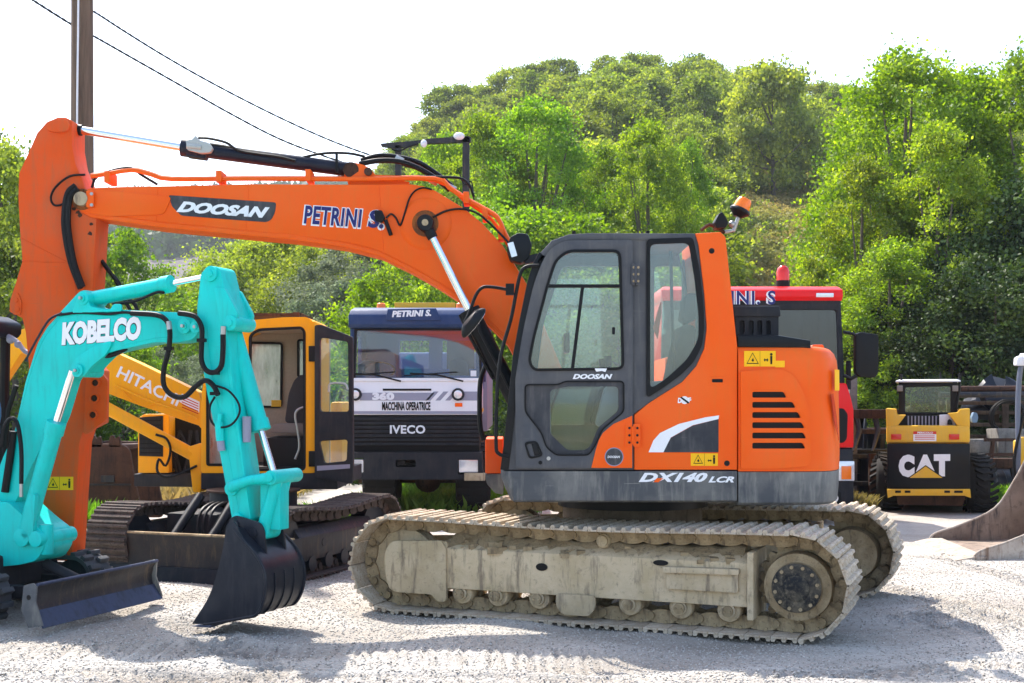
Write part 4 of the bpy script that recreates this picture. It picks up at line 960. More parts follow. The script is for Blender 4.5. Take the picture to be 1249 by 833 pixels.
def arm():
    va, vb = -.15, .15
    out = [(88, 147), (80, 143), (70, 143), (57, 148.5), (45, 162), (34.5, 186), (23, 211), (22, 240), (24, 280), (27, 318), (19, 345), (12, 366), (11, 380), (27, 388), (31, 405), (38, 480), (46, 550), (52, 609), (59, 680), (62, 684), (84, 684), (88, 680), (97, 540), (102, 524), (118, 516), (119, 452), (106, 436), (109, 400), (113, 350), (117, 280), (118, 262), (110, 255), (100, 218), (92, 200), (88, 177)]
    g = G(); g.prism(FX, FX.pts(out, va), va, vb)
    am = EX.part('arm', g, M['orange_arm'], bevel=.01, label='orange dipper arm hanging upright at the left end of the boom')
    g = G(); u, z = FX.px(74, 154, va); 
    g.prism(FX, rp([p + (.03,) for p in FX.pts([(58, 150), (72, 145), (84, 148), (86, 158), (78, 163), (58, 160)], va)], .03), va - .02, va + .01); g.cyl(FX.w(u + .03, va - .035, z), FX.w(u + .03, vb + .03, z), .05, n=20); EX.part('cylinder_pin', g, M['orange_arm'], am, bevel=.004)
    g = G()
    for a_, b_ in ((FX.P(25, 290, va), FX.P(84, 321, va)),): g.tube([a_, b_], .006, 6)
    g.tube([FX.P(27, 318, va), FX.P(84, 321, va)], .0045, 6); g.tube([FX.P(86, 321, va), FX.P(92, 350, va), FX.P(96, 430, va)], .005, 6)
    EX.part('weld_seam', g, M['orange_arm'], am)
    g = G(); g.prism(FX, rp(FX.pts([(13, 366), (22, 356), (27, 368), (26, 384), (16, 384)], va), .02), va - .012, va + .005)
    for x, y in ((20, 366), (22, 377)): u, z = FX.px(x, y, va); g.cyl(FX.w(u, va - .022, z), FX.w(u, va, z), .02, n=14)
    EX.part('bucket_cylinder_bracket', g, M['orange_arm'], am, bevel=.003)
    # bracket plate with three ringed holes
    hc_ = [(117.6, 467), (116.6, 485.7), (114.6, 506)]
    hol = [[(u + .028 * math.cos(t * math.pi / 8), z + .028 * math.sin(t * math.pi / 8)) for t in range(16)] for u, z in (FX.px(x, y, va) for x, y in hc_)]
    g = G(); g.prism(FX, rp([p + (.02,) for p in FX.pts([(107, 440), (114, 441), (132.5, 464), (131, 511), (109, 529), (103, 529)], va)], .02), va - .025, va + .02, hol); bp = EX.part('link_bracket', g, M['orange_arm'], am, bevel=.004, label='orange bracket plate with three ringed holes')
    for (x, y) in hc_:
        g = G(); u, z = FX.px(x, y, va); n_ = 18
        ring = [(u + .043 * math.cos(t * 2 * math.pi / n_), z + .043 * math.sin(t * 2 * math.pi / n_)) for t in range(n_)]; inn = [(u + .026 * math.cos(t * 2 * math.pi / n_), z + .026 * math.sin(t * 2 * math.pi / n_)) for t in range(n_)]
        g.prism(FX, ring, va - .04, va - .02, [inn]); EX.part('bushing', g, M['orange_arm'], am, bevel=.003)
        g = G(); g.cyl(FX.w(u, va - .02, z), FX.w(u, va + .1, z), .0255, n=16); EX.part('bushing_bore', g, M['rust'], am)
    sticker(EX, FX, 55.6, 581.5, 89.5, 597.6, va, am)
    g = G(); u, z = FX.px(69, 642, va); g.rev(FX.w(u, va - .09, z), FX.w(u, vb + .09, z), [(0, .05), (.03, .06), (.28, .06), (.28, .085), (.34, .085), (.34, .05), (1, .05)], 24); g.cyl(FX.P(56, 637, va), FX.P(56, 637, vb), .03, n=12); EX.part('bucket_pin', g, M['blackgloss'], am)
    g = G()
    for L_ in (((92, 226), (82, 236), (78, 262), (79, 285), (86, 320), (98, 352)), ((95, 230), (86, 240), (83, 265), (85, 290), (91, 322), (101, 350))): g.tube([FX.P(*p, va - .05) for p in L_], .022, 8, 4)
    EX.part('arm_hose', g, M['black'], am, label='thick black hoses looping down the arm')
    g = G(); g.tube([FX.P(*p, va - .03) for p in ((104, 213), (85, 215), (68, 228), (62, 241), (66, 250), (76, 249), (82, 240))], .009, 6, 4); g.tube([FX.P(*p, .05) for p in ((122, 315), (132, 330), (145, 345), (150, 362), (160, 380))], .016, 8, 4); g.tube([FX.P(*p, .02) for p in ((124, 318), (140, 340), (150, 358), (165, 372), (168, 385))], .016, 8, 4)
    EX.part('thin_hose', g, M['black'], am)
    g = G(); rr = random.Random(4)
    for (x, y) in ((91, 255), (95, 259), (98, 262), (111, 273), (110, 285), (94, 252)):
        u, z = FX.px(x, y, va); n_ = 7; g.prism(FX, [(u + rr.uniform(.008, .026) * math.cos(t * 6.283 / n_), z + rr.uniform(.008, .026) * math.sin(t * 6.283 / n_)) for t in range(n_)], va - .003, va + .002)
    EX.part('chipped_patch', g, M['rust'], am)
arm()
# ---------------------------------------------------------------- the turquoise mini excavator
FK = Fr(-3.05, 9.11, -19.6)
KO = Thing('mini_excavator', 'turquoise mini excavator with curled black bucket and dozer blade, at the left edge', 'mini excavator', FK)
def mini():
    T = KO; f = FK; te = M['teal']
    bp = [(-18, 640), (-12, 600), (3, 559), (18, 525), (31, 466), (46, 418), (58, 398), (65, 391), (74, 380), (97, 355), (106, 353), (110, 374), (134, 377), (218, 381), (236, 386), (244, 393), (245, 402), (235, 414), (215, 418), (188, 417.5), (144, 427), (126, 432), (112, 446), (104, 456), (90, 456), (81, 461), (67, 508), (37, 572), (22, 606), (14, 618)]
    va, vb = -.085, .085
    g = G(); g.prism(f, rp(f.pts(bp, va), .03, 3), va, vb); bm_ = T.part('boom', g, te, bevel=.006, label='cranked turquoise boom with white brand lettering')
    for bold, dy, nm, mt, dv in ((.085, .6, 'lettering_outline', 'black', 0), (.06, 0, 'lettering', 'white', -.003)):
        g = text_geo('KOBELCO', f, (75.5 + 0, 421.5 + dy), (171.5, 414.5 + dy), 29, va + dv, 0, bold, up=(1.2, -28.5 - dy)); T.part(nm, g, M[mt], bm_, label='white rounded KOBELCO lettering' if dv else None)
    # nose casting and pins
    g = G()
    for (x, y, r_, e) in ((227, 398, .055, .03), (243, 399, .045, .05), (98, 452, .05, .04), (104, 364, .05, .03)):
        u, z = f.px(x, y, va); g.cyl(f.w(u, va - e, z), f.w(u, vb + e, z), r_, n=20); g.cyl(f.w(u, va - e - .012, z), f.w(u, vb + e, z), r_ * .5, n=14)
    T.part('pin_boss', g, te, bm_, bevel=.004)
    g = G(); g.prism(f, rp([p + (.05,) for p in f.pts([(86, 453), (92, 438), (120, 420), (140, 415), (132, 432), (112, 448), (104, 460), (90, 460)], va)], .03), va - .02, va + .01); T.part('cylinder_bracket', g, te, bm_, bevel=.004)
    g = G(); g.prism(f, rp(f.pts([(98, 358), (106, 355), (112, 374), (136, 379), (140, 371), (150, 371), (150, 380), (90, 382)], va), .02), va - .02, va - .005); T.part('top_bracket', g, te, bm_, bevel=.003)
    for L_, nm in ((((20, 524), (34, 466), (50, 420), (68, 394), (80, 384), (112, 384), (160, 386), (216, 389)), 0), (((40, 566), (70, 504), (84, 466), (100, 456)), 0), (((150, 421), (190, 412), (216, 411)), 0)):
        g = G(); g.tube([f.P(*p, va) for p in L_], .0035, 5, 4); T.part('weld_seam', g, te, bm_)
    for x, y in ((228, 398), (243, 399), (104, 364), (98, 452)):
        g = G(); u, z = f.px(x, y, va)
        g.cyl(f.w(u, va - .066, z), f.w(u, va - .02, z), .012, n=8); T.part('grease_nipple', g, M['steel'], bm_, kind=None)
    # cylinders
    def ram(p0, p1, p2, v, rb, rrod, names):
        a, b_, c = f.P(*p0, v), f.P(*p1, v), f.P(*p2, v)
        g = G(); g.rev(a, b_, [(0, rb * .6), (0, rb), (.9, rb), (.9, rb * 1.16), (1, rb * 1.16), (1, rrod)], 24); cy = T.part(names[0], g, te)
        g = G(); g.cyl(b_ - (c - b_) * .02, c, rrod, n=18); T.part(names[1], g, M['chrome'], cy); return cy
    ram((30, 655), (69, 515), (88.5, 452), va - .02, .062, .027, ('boom_cylinder', 'cylinder_rod'))
    ram((104, 366), (209, 346), (254, 337), 0, .055, .022, ('arm_cylinder', 'cylinder_rod'))
    ram((283, 400), (318.5, 525), (336, 583), .07, .062, .024, ('bucket_cylinder', 'cylinder_rod'))
    # stick
    va2, vb2 = -.10, .10
    sp = [(245, 333), (251, 327), (260, 324), (268, 327), (274, 352), (283, 372), (288, 388), (276, 398), (281, 440), (285, 481), (296, 560), (306, 636), (283, 634), (265.5, 540), (252, 478), (243, 421), (240, 377), (243, 350)]
    g = G(); g.prism(f, rp(f.pts(sp, va2), .03, 3), va2, vb2); st = T.part('stick', g, te, bevel=.006, label='turquoise dipper stick with doubled hoses')
    g = G()
    for v0, v1 in ((va2 - .015, va2 + .02), (vb2 - .02, vb2 + .015)): g.prism(f, rp(f.pts([(262, 350), (275, 352), (289, 378), (291, 384), (284, 402), (270, 396)], va2), .02), v0, v1)
    for (x, y, r_, e) in ((258, 334, .055, .02), (283, 394, .055, .03), (284, 596, .05, .03), (291, 632, .04, .03)):
        u, z = f.px(x, y, va2); g.cyl(f.w(u, va2 - e, z), f.w(u, vb2 + e, z), r_, n=20); g.cyl(f.w(u, va2 - e - .01, z), f.w(u, vb2 + e, z), r_ * .45, n=12)
    T.part('stick_bracket', g, te, st, bevel=.004)
    g = G(); u, z = f.px(266, 533, va2)
    c = f.P(267, 515, va2 - .03); g.cyl(c, c + Vector((.01, 0, -.13)), .03, n=10); g.cyl(c + Vector((.01, 0, .06)), c, .018, n=8); T.part('quick_coupling', g, te, st)
    g = G(); g.cyl(c + Vector((.01, 0, -.13)), c + Vector((.02, 0, -.20)), .026, n=10); c2 = f.P(301, 508, -.05); g.cyl(c2, c2 + Vector((0, 0, -.18)), .03, n=10); T.part('coupling_end', g, M['tgrey'], st)
    for L_ in (((252, 380), (254, 420), (262, 476), (276, 540), (292, 628)), ((272, 400), (276, 440), (284, 500), (299, 600))):
        g = G(); g.tube([f.P(*p, va2) for p in L_], .0035, 5, 4); T.part('weld_seam', g, te, st)
    g = G()
    for (x, y) in ((262, 455), (206, 425), (246, 415), (262, 480)): c = f.P(x, y, va2 - .05); g.obox(c, (.03, 0, 0), (0, .024, 0), (0, 0, .012))
    T.part('hose_clamp', g, M['black'], st)
    # bucket link
    for v in (va2 - .03, vb2 + .03):
        g = G(); a, b_ = f.P(284, 594, va2), f.P(334, 583, va2); off = Vector((-f.s * (v - va2), f.c * (v - va2), 0))
        g.tube([a + off, a + (b_ - a) * .5 + off + Vector((0, 0, .02)), b_ + off], [.042, .034, .045], 12); T.part('side_link', g, te, bevel=0)
    g = G(); u, z = f.px(335, 582, va2); g.cyl(f.w(u, va2 - .06, z), f.w(u, vb2 + .11, z), .05, n=18); g.cyl(f.w(u, va2 - .08, z), f.w(u, vb2 + .13, z), .028, n=14); lb = T.part('link_boss', g, te, bevel=.004)
    g = G(); u2, z2 = f.px(326, 648, 0)
    for v in (-.06, .06): g.tube([f.w(u, v, z), f.w(u2, v, z2)], [.042, .05], 10)
    g.box(f, min(u, u2) - .02, max(u, u2) + .02, -.06, .06, z2 + .02, z - .03)
    g.cyl(f.w(u2, -.1, z2), f.w(u2, .1, z2), .052, n=18); T.part('bucket_link', g, te, bevel=.004)
    # bucket: side plate profile and curved shell
    vb_ = -.27; BP = [(284, 634), (276, 640), (272, 668), (266, 694), (256, 727), (234, 761), (254, 761.5), (310, 751), (318, 738), (323, 718), (321, 696), (312, 678), (300, 664), (293, 650)]
    prof = f.pts(BP, vb_); prof = rp([p + (r_,) for p, r_ in zip(prof, (.02, .02, .05, .1, .1, 0, .02, .05, .08, .1, .1, .1, .05, .02))], .02)
    g = G(); g.prism(f, prof, vb_, vb_ + .02); g.prism(f, prof, -vb_ - .02, -vb_)
    bk = T.part('bucket', g, M['bucketblack'], bevel=.003, label='black digging bucket resting on its lip', smooth=40)
    shell = f.pts([(238, 760), (254, 761), (300, 753), (311, 750), (319, 737), (323, 718), (321, 696), (312, 678), (301, 665), (292, 655), (284, 645)], vb_); shell = [tuple(p) for p in cat([Vector(p) for p in shell], 4)]
    inn = [(p[0] - .018 * (1 if i > 8 else 0), p[1] + (.02 if i < 12 else 0)) for i, p in enumerate(shell)]
    g = G(); g.prism(f, shell + inn[::-1], vb_ + .006, -vb_ - .006); T.part('bucket_shell', g, M['bucketblack'], bk, smooth=50)
    g = G()
    for k in range(3):
        i0 = 8; V = vb_ + .13 + k * .13
        P_ = [f.w(p[0] + .005, V, p[1]) for p in shell[i0:i0 + 16]]; g.tube(P_, .0045, 5)
    T.part('wear_strip', g, M['bucketblack'], bk)
    for s_ in (-1, 1):
        g = G(); g.tube([f.w(p[0] + .004, s_ * (-vb_ - .005), p[1]) for p in shell[3:]], .012, 6); T.part('rim', g, M['bucketblack'], bk)
    ear = rp([p + (.03,) for p in f.pts([(279, 634), (288, 628), (318, 638), (322, 645), (327, 690), (322, 692), (314, 678), (300, 664), (284, 652)], -.13)], .03)
    for v in (-.14, .12):
        g = G(); g.prism(f, ear, v, v + .022); 
        for (x, y) in ((288, 640), (310, 650)): u, z = f.px(x, y, -.13); g.cyl(f.w(u, v - .012, z), f.w(u, v + .034, z), .032, n=16)
        T.part('bucket_ear', g, M['bucketblack'], bk, bevel=.003)
    g = G(); a_ = f.px(236, 762, vb_); g.prism(f, [(a_[0] - .02, a_[1] - .012), (a_[0] + .14, a_[1] - .012), (a_[0] + .14, a_[1] + .012)], vb_ - .004, -vb_ + .004); T.part('cutting_edge', g, M['edgesteel'], bk)
    # hoses
    for L_, v, r_ in ((((218, 382), (232, 384), (240, 388), (246, 400), (246, 420), (246, 440), (252, 452), (262, 454), (270, 446), (272, 425), (272, 408)), va2 - .05, .019),
                      (((160, 382), (190, 384), (202, 390), (207, 402), (206, 425), (200, 450), (200, 470), (210, 482), (225, 484), (238, 472), (250, 464), (260, 470), (266, 482)), va2 - .05, .019),
                      (((262, 470), (278, 476), (290, 490), (292, 504), (282, 518), (266, 521), (257, 512), (256, 496), (262, 484)), va2 - .04, .008),
                      (((72, 384), (100, 381), (130, 383), (150, 381), (165, 382)), va - .01, .010),
                      (((31, 440), (46, 412), (60, 390), (75, 382)), va - .01, .009),
                      (((119, 431), (130, 434), (142, 431), (154, 425)), va + .02, .018),
                      (((2, 545), (6, 520), (15, 510), (22, 520), (26, 550), (26, 590)), va - .08, .017),
                      (((138, 371), (165, 367), (190, 357), (200, 357)), va + .03, .011)):
        g = G(); g.tube([f.P(*p, v) for p in L_], r_, 8, 4); T.part('hose', g, M['black'] if r_ != .009 else M['navy'])
    g = G(); g.cyl(f.P(272, 408, va2 - .05), f.P(272.5, 398, va2 - .05), .018, n=10); g.cyl(f.P(207, 402, va2 - .05), f.P(205.5, 392, va2 - .05), .02, n=10); g.cyl(f.P(26, 590, va - .08), f.P(26, 606, va - .08), .014, n=8)
    T.part('hose_fitting', g, M['steel'])
    # swing post
    post = [(-30, 612), (10, 612), (20, 622), (36, 636), (52, 648), (54, 668), (44, 684), (24, 689), (-30, 694)]
    g = G(); g.prism(f, rp(f.pts(post, -.16), .04), -.16, .16); sw = T.part('swing_post', g, te, bevel=.006)
    g = G()
    for (x, y, r_) in ((47, 657, .06), (30, 655, .07)):
        u, z = f.px(x, y, -.16); g.cyl(f.w(u, -.2, z), f.w(u, .2, z), r_, n=20)
    u, z = f.px(47, 657, -.16); g.cyl(f.w(u + .02, -.1, z - .12), f.w(u + .02, -.1, z + .1), .05, n=14); T.part('swing_boss', g, te, sw, bevel=.004)
    g = G(); g.prism(f, rp(f.pts([(32, 612), (38, 603), (44, 603), (41, 650), (30, 660), (26, 650)], -.19), .02), -.2, -.16); T.part('hose_guide', g, te, sw, bevel=.003)
    # body, tracks and canopy (mostly outside the frame)
    def P2(u0, u1, v0, v1, z0, z1, nm, mt, bv=.03): g = G(); g.box(f, u0, u1, v0, v1, z0, z1); return T.part(nm, g, M[mt], bevel=bv)
    P2(-2.55, -1.15, -.6, .6, .5, .62, 'platform', 'tdark', .02)
    P2(-2.6, -1.9, -.62, .62, .62, 1.3, 'engine_cover', 'teal', .08)
    P2(-1.35, -1.0, -.3, .3, .5, .9, 'post_mount', 'tealdark', .02)
    P2(-1.85, -1.45, -.28, .28, 1.05, 1.17, 'seat', 'black', .04); P2(-1.9, -1.78, -.28, .28, 1.15, 1.65, 'seat_back', 'black', .04)
    g = G(); rfz = f.px(20, 372, -.5)[1]; ur = f.px(27, 380, .6)[0]
    g.loft([[f.w(u, v, z) for u, v in ((-2.5 + i, -.6 + i), (ur - i, -.6 + i), (ur - i, .6 - i), (-2.5 + i, .6 - i))] for i, z in ((0.02, rfz - .17), (0, rfz - .13), (.0, rfz - .05), (.07, rfz - .0), (.15, rfz + .01))]); T.part('canopy_roof', g, M['navy'], bevel=.02, label='dark navy canopy roof')
    for v in (-.5, .5):
        g = G(); g.tube([f.w(ur - .08, v, .62), f.w(ur - .10, v, 1.2), f.w(ur - .08, v, rfz - .12)], .04, 10); g.tube([f.w(-2.4, v, 1.25), f.w(-2.4, v, rfz - .12)], .04, 10); T.part('canopy_post', g, M['black'])
    g = G(); g.tube([f.P(*p, .45) for p in ((10, 410), (20, 416), (30, 428), (40, 432))], .02, 8, 3); g.ball(f.P(13, 414, .45), .035); g.ball(f.P(22, 420, .45), .03); T.part('swivel_lamp', g, M['tgrey'])
    g = G(); g.tube([f.P(*p, va - .02) for p in ((16, 526), (12, 560), (6, 600))], .03, 8); g.tube([f.P(*p, .1) for p in ((20, 470), (10, 500), (5, 560))], .02, 8); T.part('post_hose', g, M['black'])
    g = G(); g.ball(f.P(-7, 503, .1), .05, .06, .13); g.ball(f.P(-10, 524, .08), .06, .06, .12); T.part('blue_cover', g, M['bluecloth'])
    # blade
    bz = .06
    def bl(u, z): return (u, z)
    cs = [(.04, bz), (.0, bz + .05), (-.03, bz + .12), (-.035, bz + .17), (-.02, bz + .23), (.01, bz + .275), (-.015, bz + .28), (-.05, bz + .22), (-.06, bz + .12), (-.03, bz + .03), (.02, bz - .01)]
    V0, V1 = -.68, .68
    g = G(); g.prism(f, cs, V0, V1); bd = T.part('dozer_blade', g, M['bladeworn'], smooth=50, label='scuffed dark dozer blade')
    g = G(); g.prism(f, [(.055, bz - .02), (.065, bz - .015), (-.012, bz + .098), (-.022, bz + .09)], V0, V1); T.part('cutting_edge', g, M['edgesteel'], bd, label='blue-grey polished cutting edge')
    g = G(); g.tube([f.w(.012, V0, bz + .28), f.w(.012, V1, bz + .28)], .012, 8); T.part('top_rail', g, M['edgesteel'], bd)
    for v in (V0, V1):
        g = G(); g.prism(f, [(-.12, bz + .1), (-.10, bz + .27), (-.02, bz + .29), (.01, bz + .27), (-.0, bz + .16), (.06, bz - .0), (-.06, bz - .02)], v - .008, v + .008); T.part('blade_end', g, M['skirt'], bd, bevel=.002)
        g = G(); u = -.055; g.cyl(f.w(u, v - .01, bz + .19), f.w(u, v + .01, bz + .19), .018, n=12); T.part('end_hole', g, M['black'], bd)
    g = G()
    for v in (-.28, .28): g.obox(f.w(-.48, v, bz + .15), (.42 * f.c, .42 * f.s, 0), (0, .035, 0), (0, 0, .045))
    g.cyl(f.w(-.5, 0, .38), f.w(-.06, 0, .22), .04, n=12); T.part('blade_arm', g, M['tdark'], bevel=.005)
    # rubber tracks
    for s_ in (-1, 1):
        vc = s_ * .56; g = G(); Lc, R = 1.15, .175; ft = Fr(f.w(-1.18, 0, 0).x, f.w(-1.18, 0, 0).y, -19.6)
        path, pitch = track_path(Lc, R, 72)
        ring = []
        for (x, z, a) in path: n_ = (-math.sin(a), math.cos(a)); ring.append((x, z + .03, n_))
        outer = [(x, z) for x, z, n_ in ring]; inner = [(x - n_[0] * .03, z - n_[1] * .03) for x, z, n_ in ring]
        g.prism(ft, outer, vc - .13, vc + .13, [inner]); tk = T.part('rubber_track', g, M['rubbergrey'], smooth=60)
        lg = G(); q = Fr(0, 0); p2 = pitch
        lg.prism(q, [(-p2 * .55, -.004), (-p2 * .42, .028), (p2 * .42, .028), (p2 * .55, -.004)], -.125, -.01); lg.prism(q, [(-p2 * .55 + p2, -.004), (-p2 * .42 + p2, .028), (p2 * .42 + p2, .028), (p2 * .55 + p2, -.004)], .01, .125)
        lme = mesh_from('tread_lug', lg.v, lg.f, M['rubbergrey'], .004, 35)
        for i in range(0, 72, 2):
            x, z, a = path[i]; T.inst('tread_lug', lme, ft.M @ Matrix.Translation((x, vc, z + .03)) @ Matrix.Rotation(-a, 4, 'Y'), tk)
        g = G(); g.box(ft, -.5, .5, vc - .08, vc + .08, .13, .30)
        for x in (-.575, .575): g.cyl(ft.w(x, vc - .1, .205), ft.w(x, vc + .1, .205), .165, n=24)
        for x in (-.3, 0, .3): g.cyl(ft.w(x, vc - .1, .09), ft.w(x, vc + .1, .09), .06, n=14)
        T.part('track_frame', g, M['tdark'], tk, bevel=.006)
    P2(-1.6, -.75, -.45, .45, .2, .45, 'undercarriage', 'tdark', .03)
    g = G(); g.cyl(f.w(-1.2, 0, .44), f.w(-1.2, 0, .52), .35, n=28); T.part('slew_ring', g, M['black'])
mini()
# ---------------------------------------------------------------- the yellow excavator behind
FH = Fr(-2.55, 12.25, 0)
HI = Thing('yellow_excavator', 'older yellow excavator with its cab door open and dozer blade, behind the turquoise one', 'excavator', FH)
def yellow():
    T = HI; f = FH; hy = M['hyellow']
    a = (.358, .934)                                  # towards the rear of the undercarriage
    FU = Fr(-2.95 + a[0] * 1.3, 10.85 + a[1] * 1.3, -90 - 21 + 180 - 0)   # u axis points to the rear
    FU = Fr(-2.52, 12.0, 69.0)                        # u = (.358,.934) away from camera, v to the left
    # blade
    cs = [(-1.20, .0), (-1.16, .12), (-1.15, .28), (-1.18, .41), (-1.14, .42), (-1.10, .28), (-1.10, .1), (-1.15, .0)]
    g = G(); g.prism(FU, cs, -1.15, 1.15); bd = T.part('dozer_blade', g, M['bladeworn'], smooth=50, label='long black dozer blade of the yellow machine')
    g = G(); g.prism(FU, [(-1.23, .0), (-1.20, .0), (-1.165, .13), (-1.19, .13)], -1.15, 1.15); T.part('cutting_edge', g, M['bucketblack'], bd)
    g = G(); g.tube([FU.w(-1.16, -1.15, .42), FU.w(-1.16, 1.15, .42)], .015, 8); T.part('top_rail', g, M['mud'], bd)
    for v in (-1.15, 1.15): g = G(); g.prism(FU, [(-1.22, 0), (-1.2, .42), (-1.05, .42), (-1.05, .05)], v - .01, v + .01); T.part('blade_end', g, M['bucketblack'], bd)
    g = G()
    for v in (-.35, .35): g.cyl(FU.w(-1.1, v, .2), FU.w(-.4, v * .9, .35), .06, n=10)
    T.part('blade_arm', g, M['black'], bd)
    for v in (.18, -.22):
        g = G(); g.cyl(FU.w(-1.05, v, .36), FU.w(-.62, v, .72), .045, n=14); rm = T.part('blade_cylinder', g, M['blackgloss'], bd)
        g = G(); g.cyl(FU.w(-1.12, v, .30), FU.w(-1.05, v, .36), .028, n=12); T.part('cylinder_rod', g, M['chrome'], rm)
    g = G()
    for k in range(3): g.tube([FU.w(-1.0, -.05 - k * .06, .35), FU.w(-.9, -.02 - k * .06, .6), FU.w(-.6, -.0 - k * .05, .66), FU.w(-.4, 0, .5)], .016, 6, 4)
    T.part('blade_hose', g, M['black'], bd)
    g = G(); g.box(FU, -.7, .6, -.5, .5, .28, .56); g.cyl(FU.w(0, 0, .5), FU.w(0, 0, .74), .42, n=26); T.part('car_body', g, M['tdark'], bevel=.02)
    for s_ in (-1, 1):
        vc = s_ * .80
        g = G(); x0, x1 = -.72, .72
        sec = [(-.14, .16), (-.14, .38), (-.08, .46), (.08, .46), (.14, .38), (.14, .16)]
        g.loft([[FU.w(x, vc + q, z) for q, z in sec] for x in (x0, x1)]); fr_ = T.part('track_frame', g, M['bladeworn'], bevel=.01)
        g = G(); g.cyl(FU.w(-.28, vc - .145, .30), FU.w(-.28, vc + .145, .30), .04, n=14); g.cyl(FU.w(-.85, vc - .08, .33), FU.w(-.85, vc + .08, .33), .25, n=24); g.cyl(FU.w(.85, vc - .08, .33), FU.w(.85, vc + .08, .33), .25, n=24)
        for x in (-.5, -.2, .1, .4): g.cyl(FU.w(x, vc - .15, .13), FU.w(x, vc + .15, .13), .07, n=14)
        T.part('roller', g, M['bucketblack'], fr_)
        crawler(T, FU, vc, 1.75, .30, .45, 36, .02, M['rustshoe'], M['rustshoe'], fr_, sag=.05, sh='track_shoe')
    # upper works, facing left
    vn = -.05
    zt = f.px(0, 577, vn)[1]; zb = f.px(0, 597, vn)[1]
    g = G(); u0, u1 = f.px(245, 0, vn)[0], f.px(412, 0, vn)[0]; g.box(f, u0, u1, vn, 1.9, zb, zt); T.part('platform_skirt', g, M['tdark'], bevel=.015)
    g = G(); g.cyl(FU.w(0, 0, .73), FU.w(0, 0, zb + .02), .45, n=26); T.part('slew_ring', g, M['rust'])
    # cab shell
    sil = [(245, 577), (246, 480), (254, 430), (272, 402), (301, 391), (345, 387), (374, 386.5), (382, 392), (384, 400), (384, 577)]
    S = rp([p + (.03,) for p in f.pts(sil, vn)], .03)
    op = rp([p + (.05,) for p in f.pts([(304, 574), (304, 408), (315, 401), (368, 398.5), (372.5, 404), (372.5, 574)], vn)], .03)
    op2 = rp([p + (.03,) for p in f.pts([(252, 568), (252, 450), (262, 425), (296, 410), (296, 568)], vn)], .03)
    g = G(); g.prism(f, S, vn, vn + .05, [op, op2]); T.part('cab_side', g, hy, bevel=.008, label='yellow cab side with the doorway open')
    def sring(R, k):
        cx = sum(p[0] for p in R) / len(R); cz = sum(p[1] for p in R) / len(R); out = []
        for i, p in enumerate(R):
            a_ = Vector(R[i - 1]); b_ = Vector(R[(i + 1) % len(R)]); t = (b_ - a_).normalized(); n_ = Vector((t.y, -t.x)); q = Vector(p)
            if n_.dot(q - Vector((cx, cz))) < 0: n_ = -n_
            out.append(tuple(q + n_ * k))
        return out
    g = G(); g.prism(f, sring(op, .004), vn - .006, vn + .02, [sring(op, -.022)]); g.prism(f, sring(op2, .004), vn - .006, vn + .02, [sring(op2, -.022)]); T.part('door_seal', g, M['black'], bevel=.002)
    g = G(); g.prism(f, op2, vn + .02, vn + .026); T.part('window_pane', g, M['glassdirty'])
    # far wall lined in beige, with window
    fw = rp([p + (.04,) for p in f.pts([(305, 478), (305, 415), (346, 416), (345, 496), (310, 496)], 1.0)], .03)
    fw = rp([p + (.04,) for p in f.pts([(303, 497), (303, 417), (345, 418), (344, 497)], .95)], .03)
    fw2 = rp([p + (.03,) for p in f.pts([(363, 460), (363, 414), (372, 414), (372, 460)], .95)], .02)
    Sf = [p for p in S]
    g = G(); g.prism(f, Sf, .95, 1.0, [fw, fw2]); T.part('cab_far_wall', g, M['cabbeige'], bevel=.004)
    g = G(); g.prism(f, sring(fw, .004), .93, .97, [sring(fw, -.02)]); g.prism(f, sring(fw2, .004), .93, .97, [sring(fw2, -.02)]); T.part('window_seal', g, M['black'])
    g = G(); g.prism(f, fw, .965, .972); g.prism(f, fw2, .965, .972); T.part('far_pane', g, M['glassdirty'], label='dusty scratched far cab window')
    g = G(); g.prism(f, f.pts([(331, 488), (343, 488), (343, 496), (331, 496)], .93), .925, .928); T.part('yellow_label', g, M['caty'])
    Si = sring(S, -.05)
    n0 = len(S)
    tops = [i for i, p in enumerate(S) if p[1] > 2.15]
    g = G(); A = [S[i] for i in tops]; B = [Si[i] for i in tops]; g.prism(f, A + B[::-1], vn + .01, .99); T.part('cab_roof', g, hy, bevel=.01)
    g = G(); ub = f.px(384, 0, vn)[0]; g.box(f, ub - .05, ub - .005, vn + .01, .99, zt, 2.40); T.part('cab_back', g, hy, bevel=.01)
    g = G(); g.box(f, ub - .07, ub - .052, vn + .06, .94, zt, 2.38); g.box(f, u0 + .3, ub - .06, vn + .06, .94, 2.33, 2.36); T.part('cab_lining', g, M['cabbeige'])
    g = G(); uf = f.px(245, 0, vn)[0]; g.box(f, uf, uf + .04, vn + .05, .95, zt, 1.35); T.part('cab_front', g, hy, bevel=.01)
    g = G(); rz = f.px(0, 386, vn)[1]
    for k in range(5): g.box(f, -.45 - .25, .42, .1 + k * .17, .15 + k * .17, rz + .01, rz + .045)
    g.box(f, -.72, -.66, .05, .88, rz + .005, rz + .05); g.box(f, .36, .42, .05, .88, rz + .005, rz + .05)
    T.part('roof_guard', g, M['rust'], label='flat slatted guard lying on the cab roof')
    # inside: floor, seat, lever
    g = G(); g.box(f, uf + .1, ub - .08, vn + .06, .94, zt, zt + .06); g.box(f, .05, ub - .08, .1, .9, zt + .05, f.px(0, 527, .4)[1] - .05); T.part('cab_floor', g, M['black'], bevel=.01)
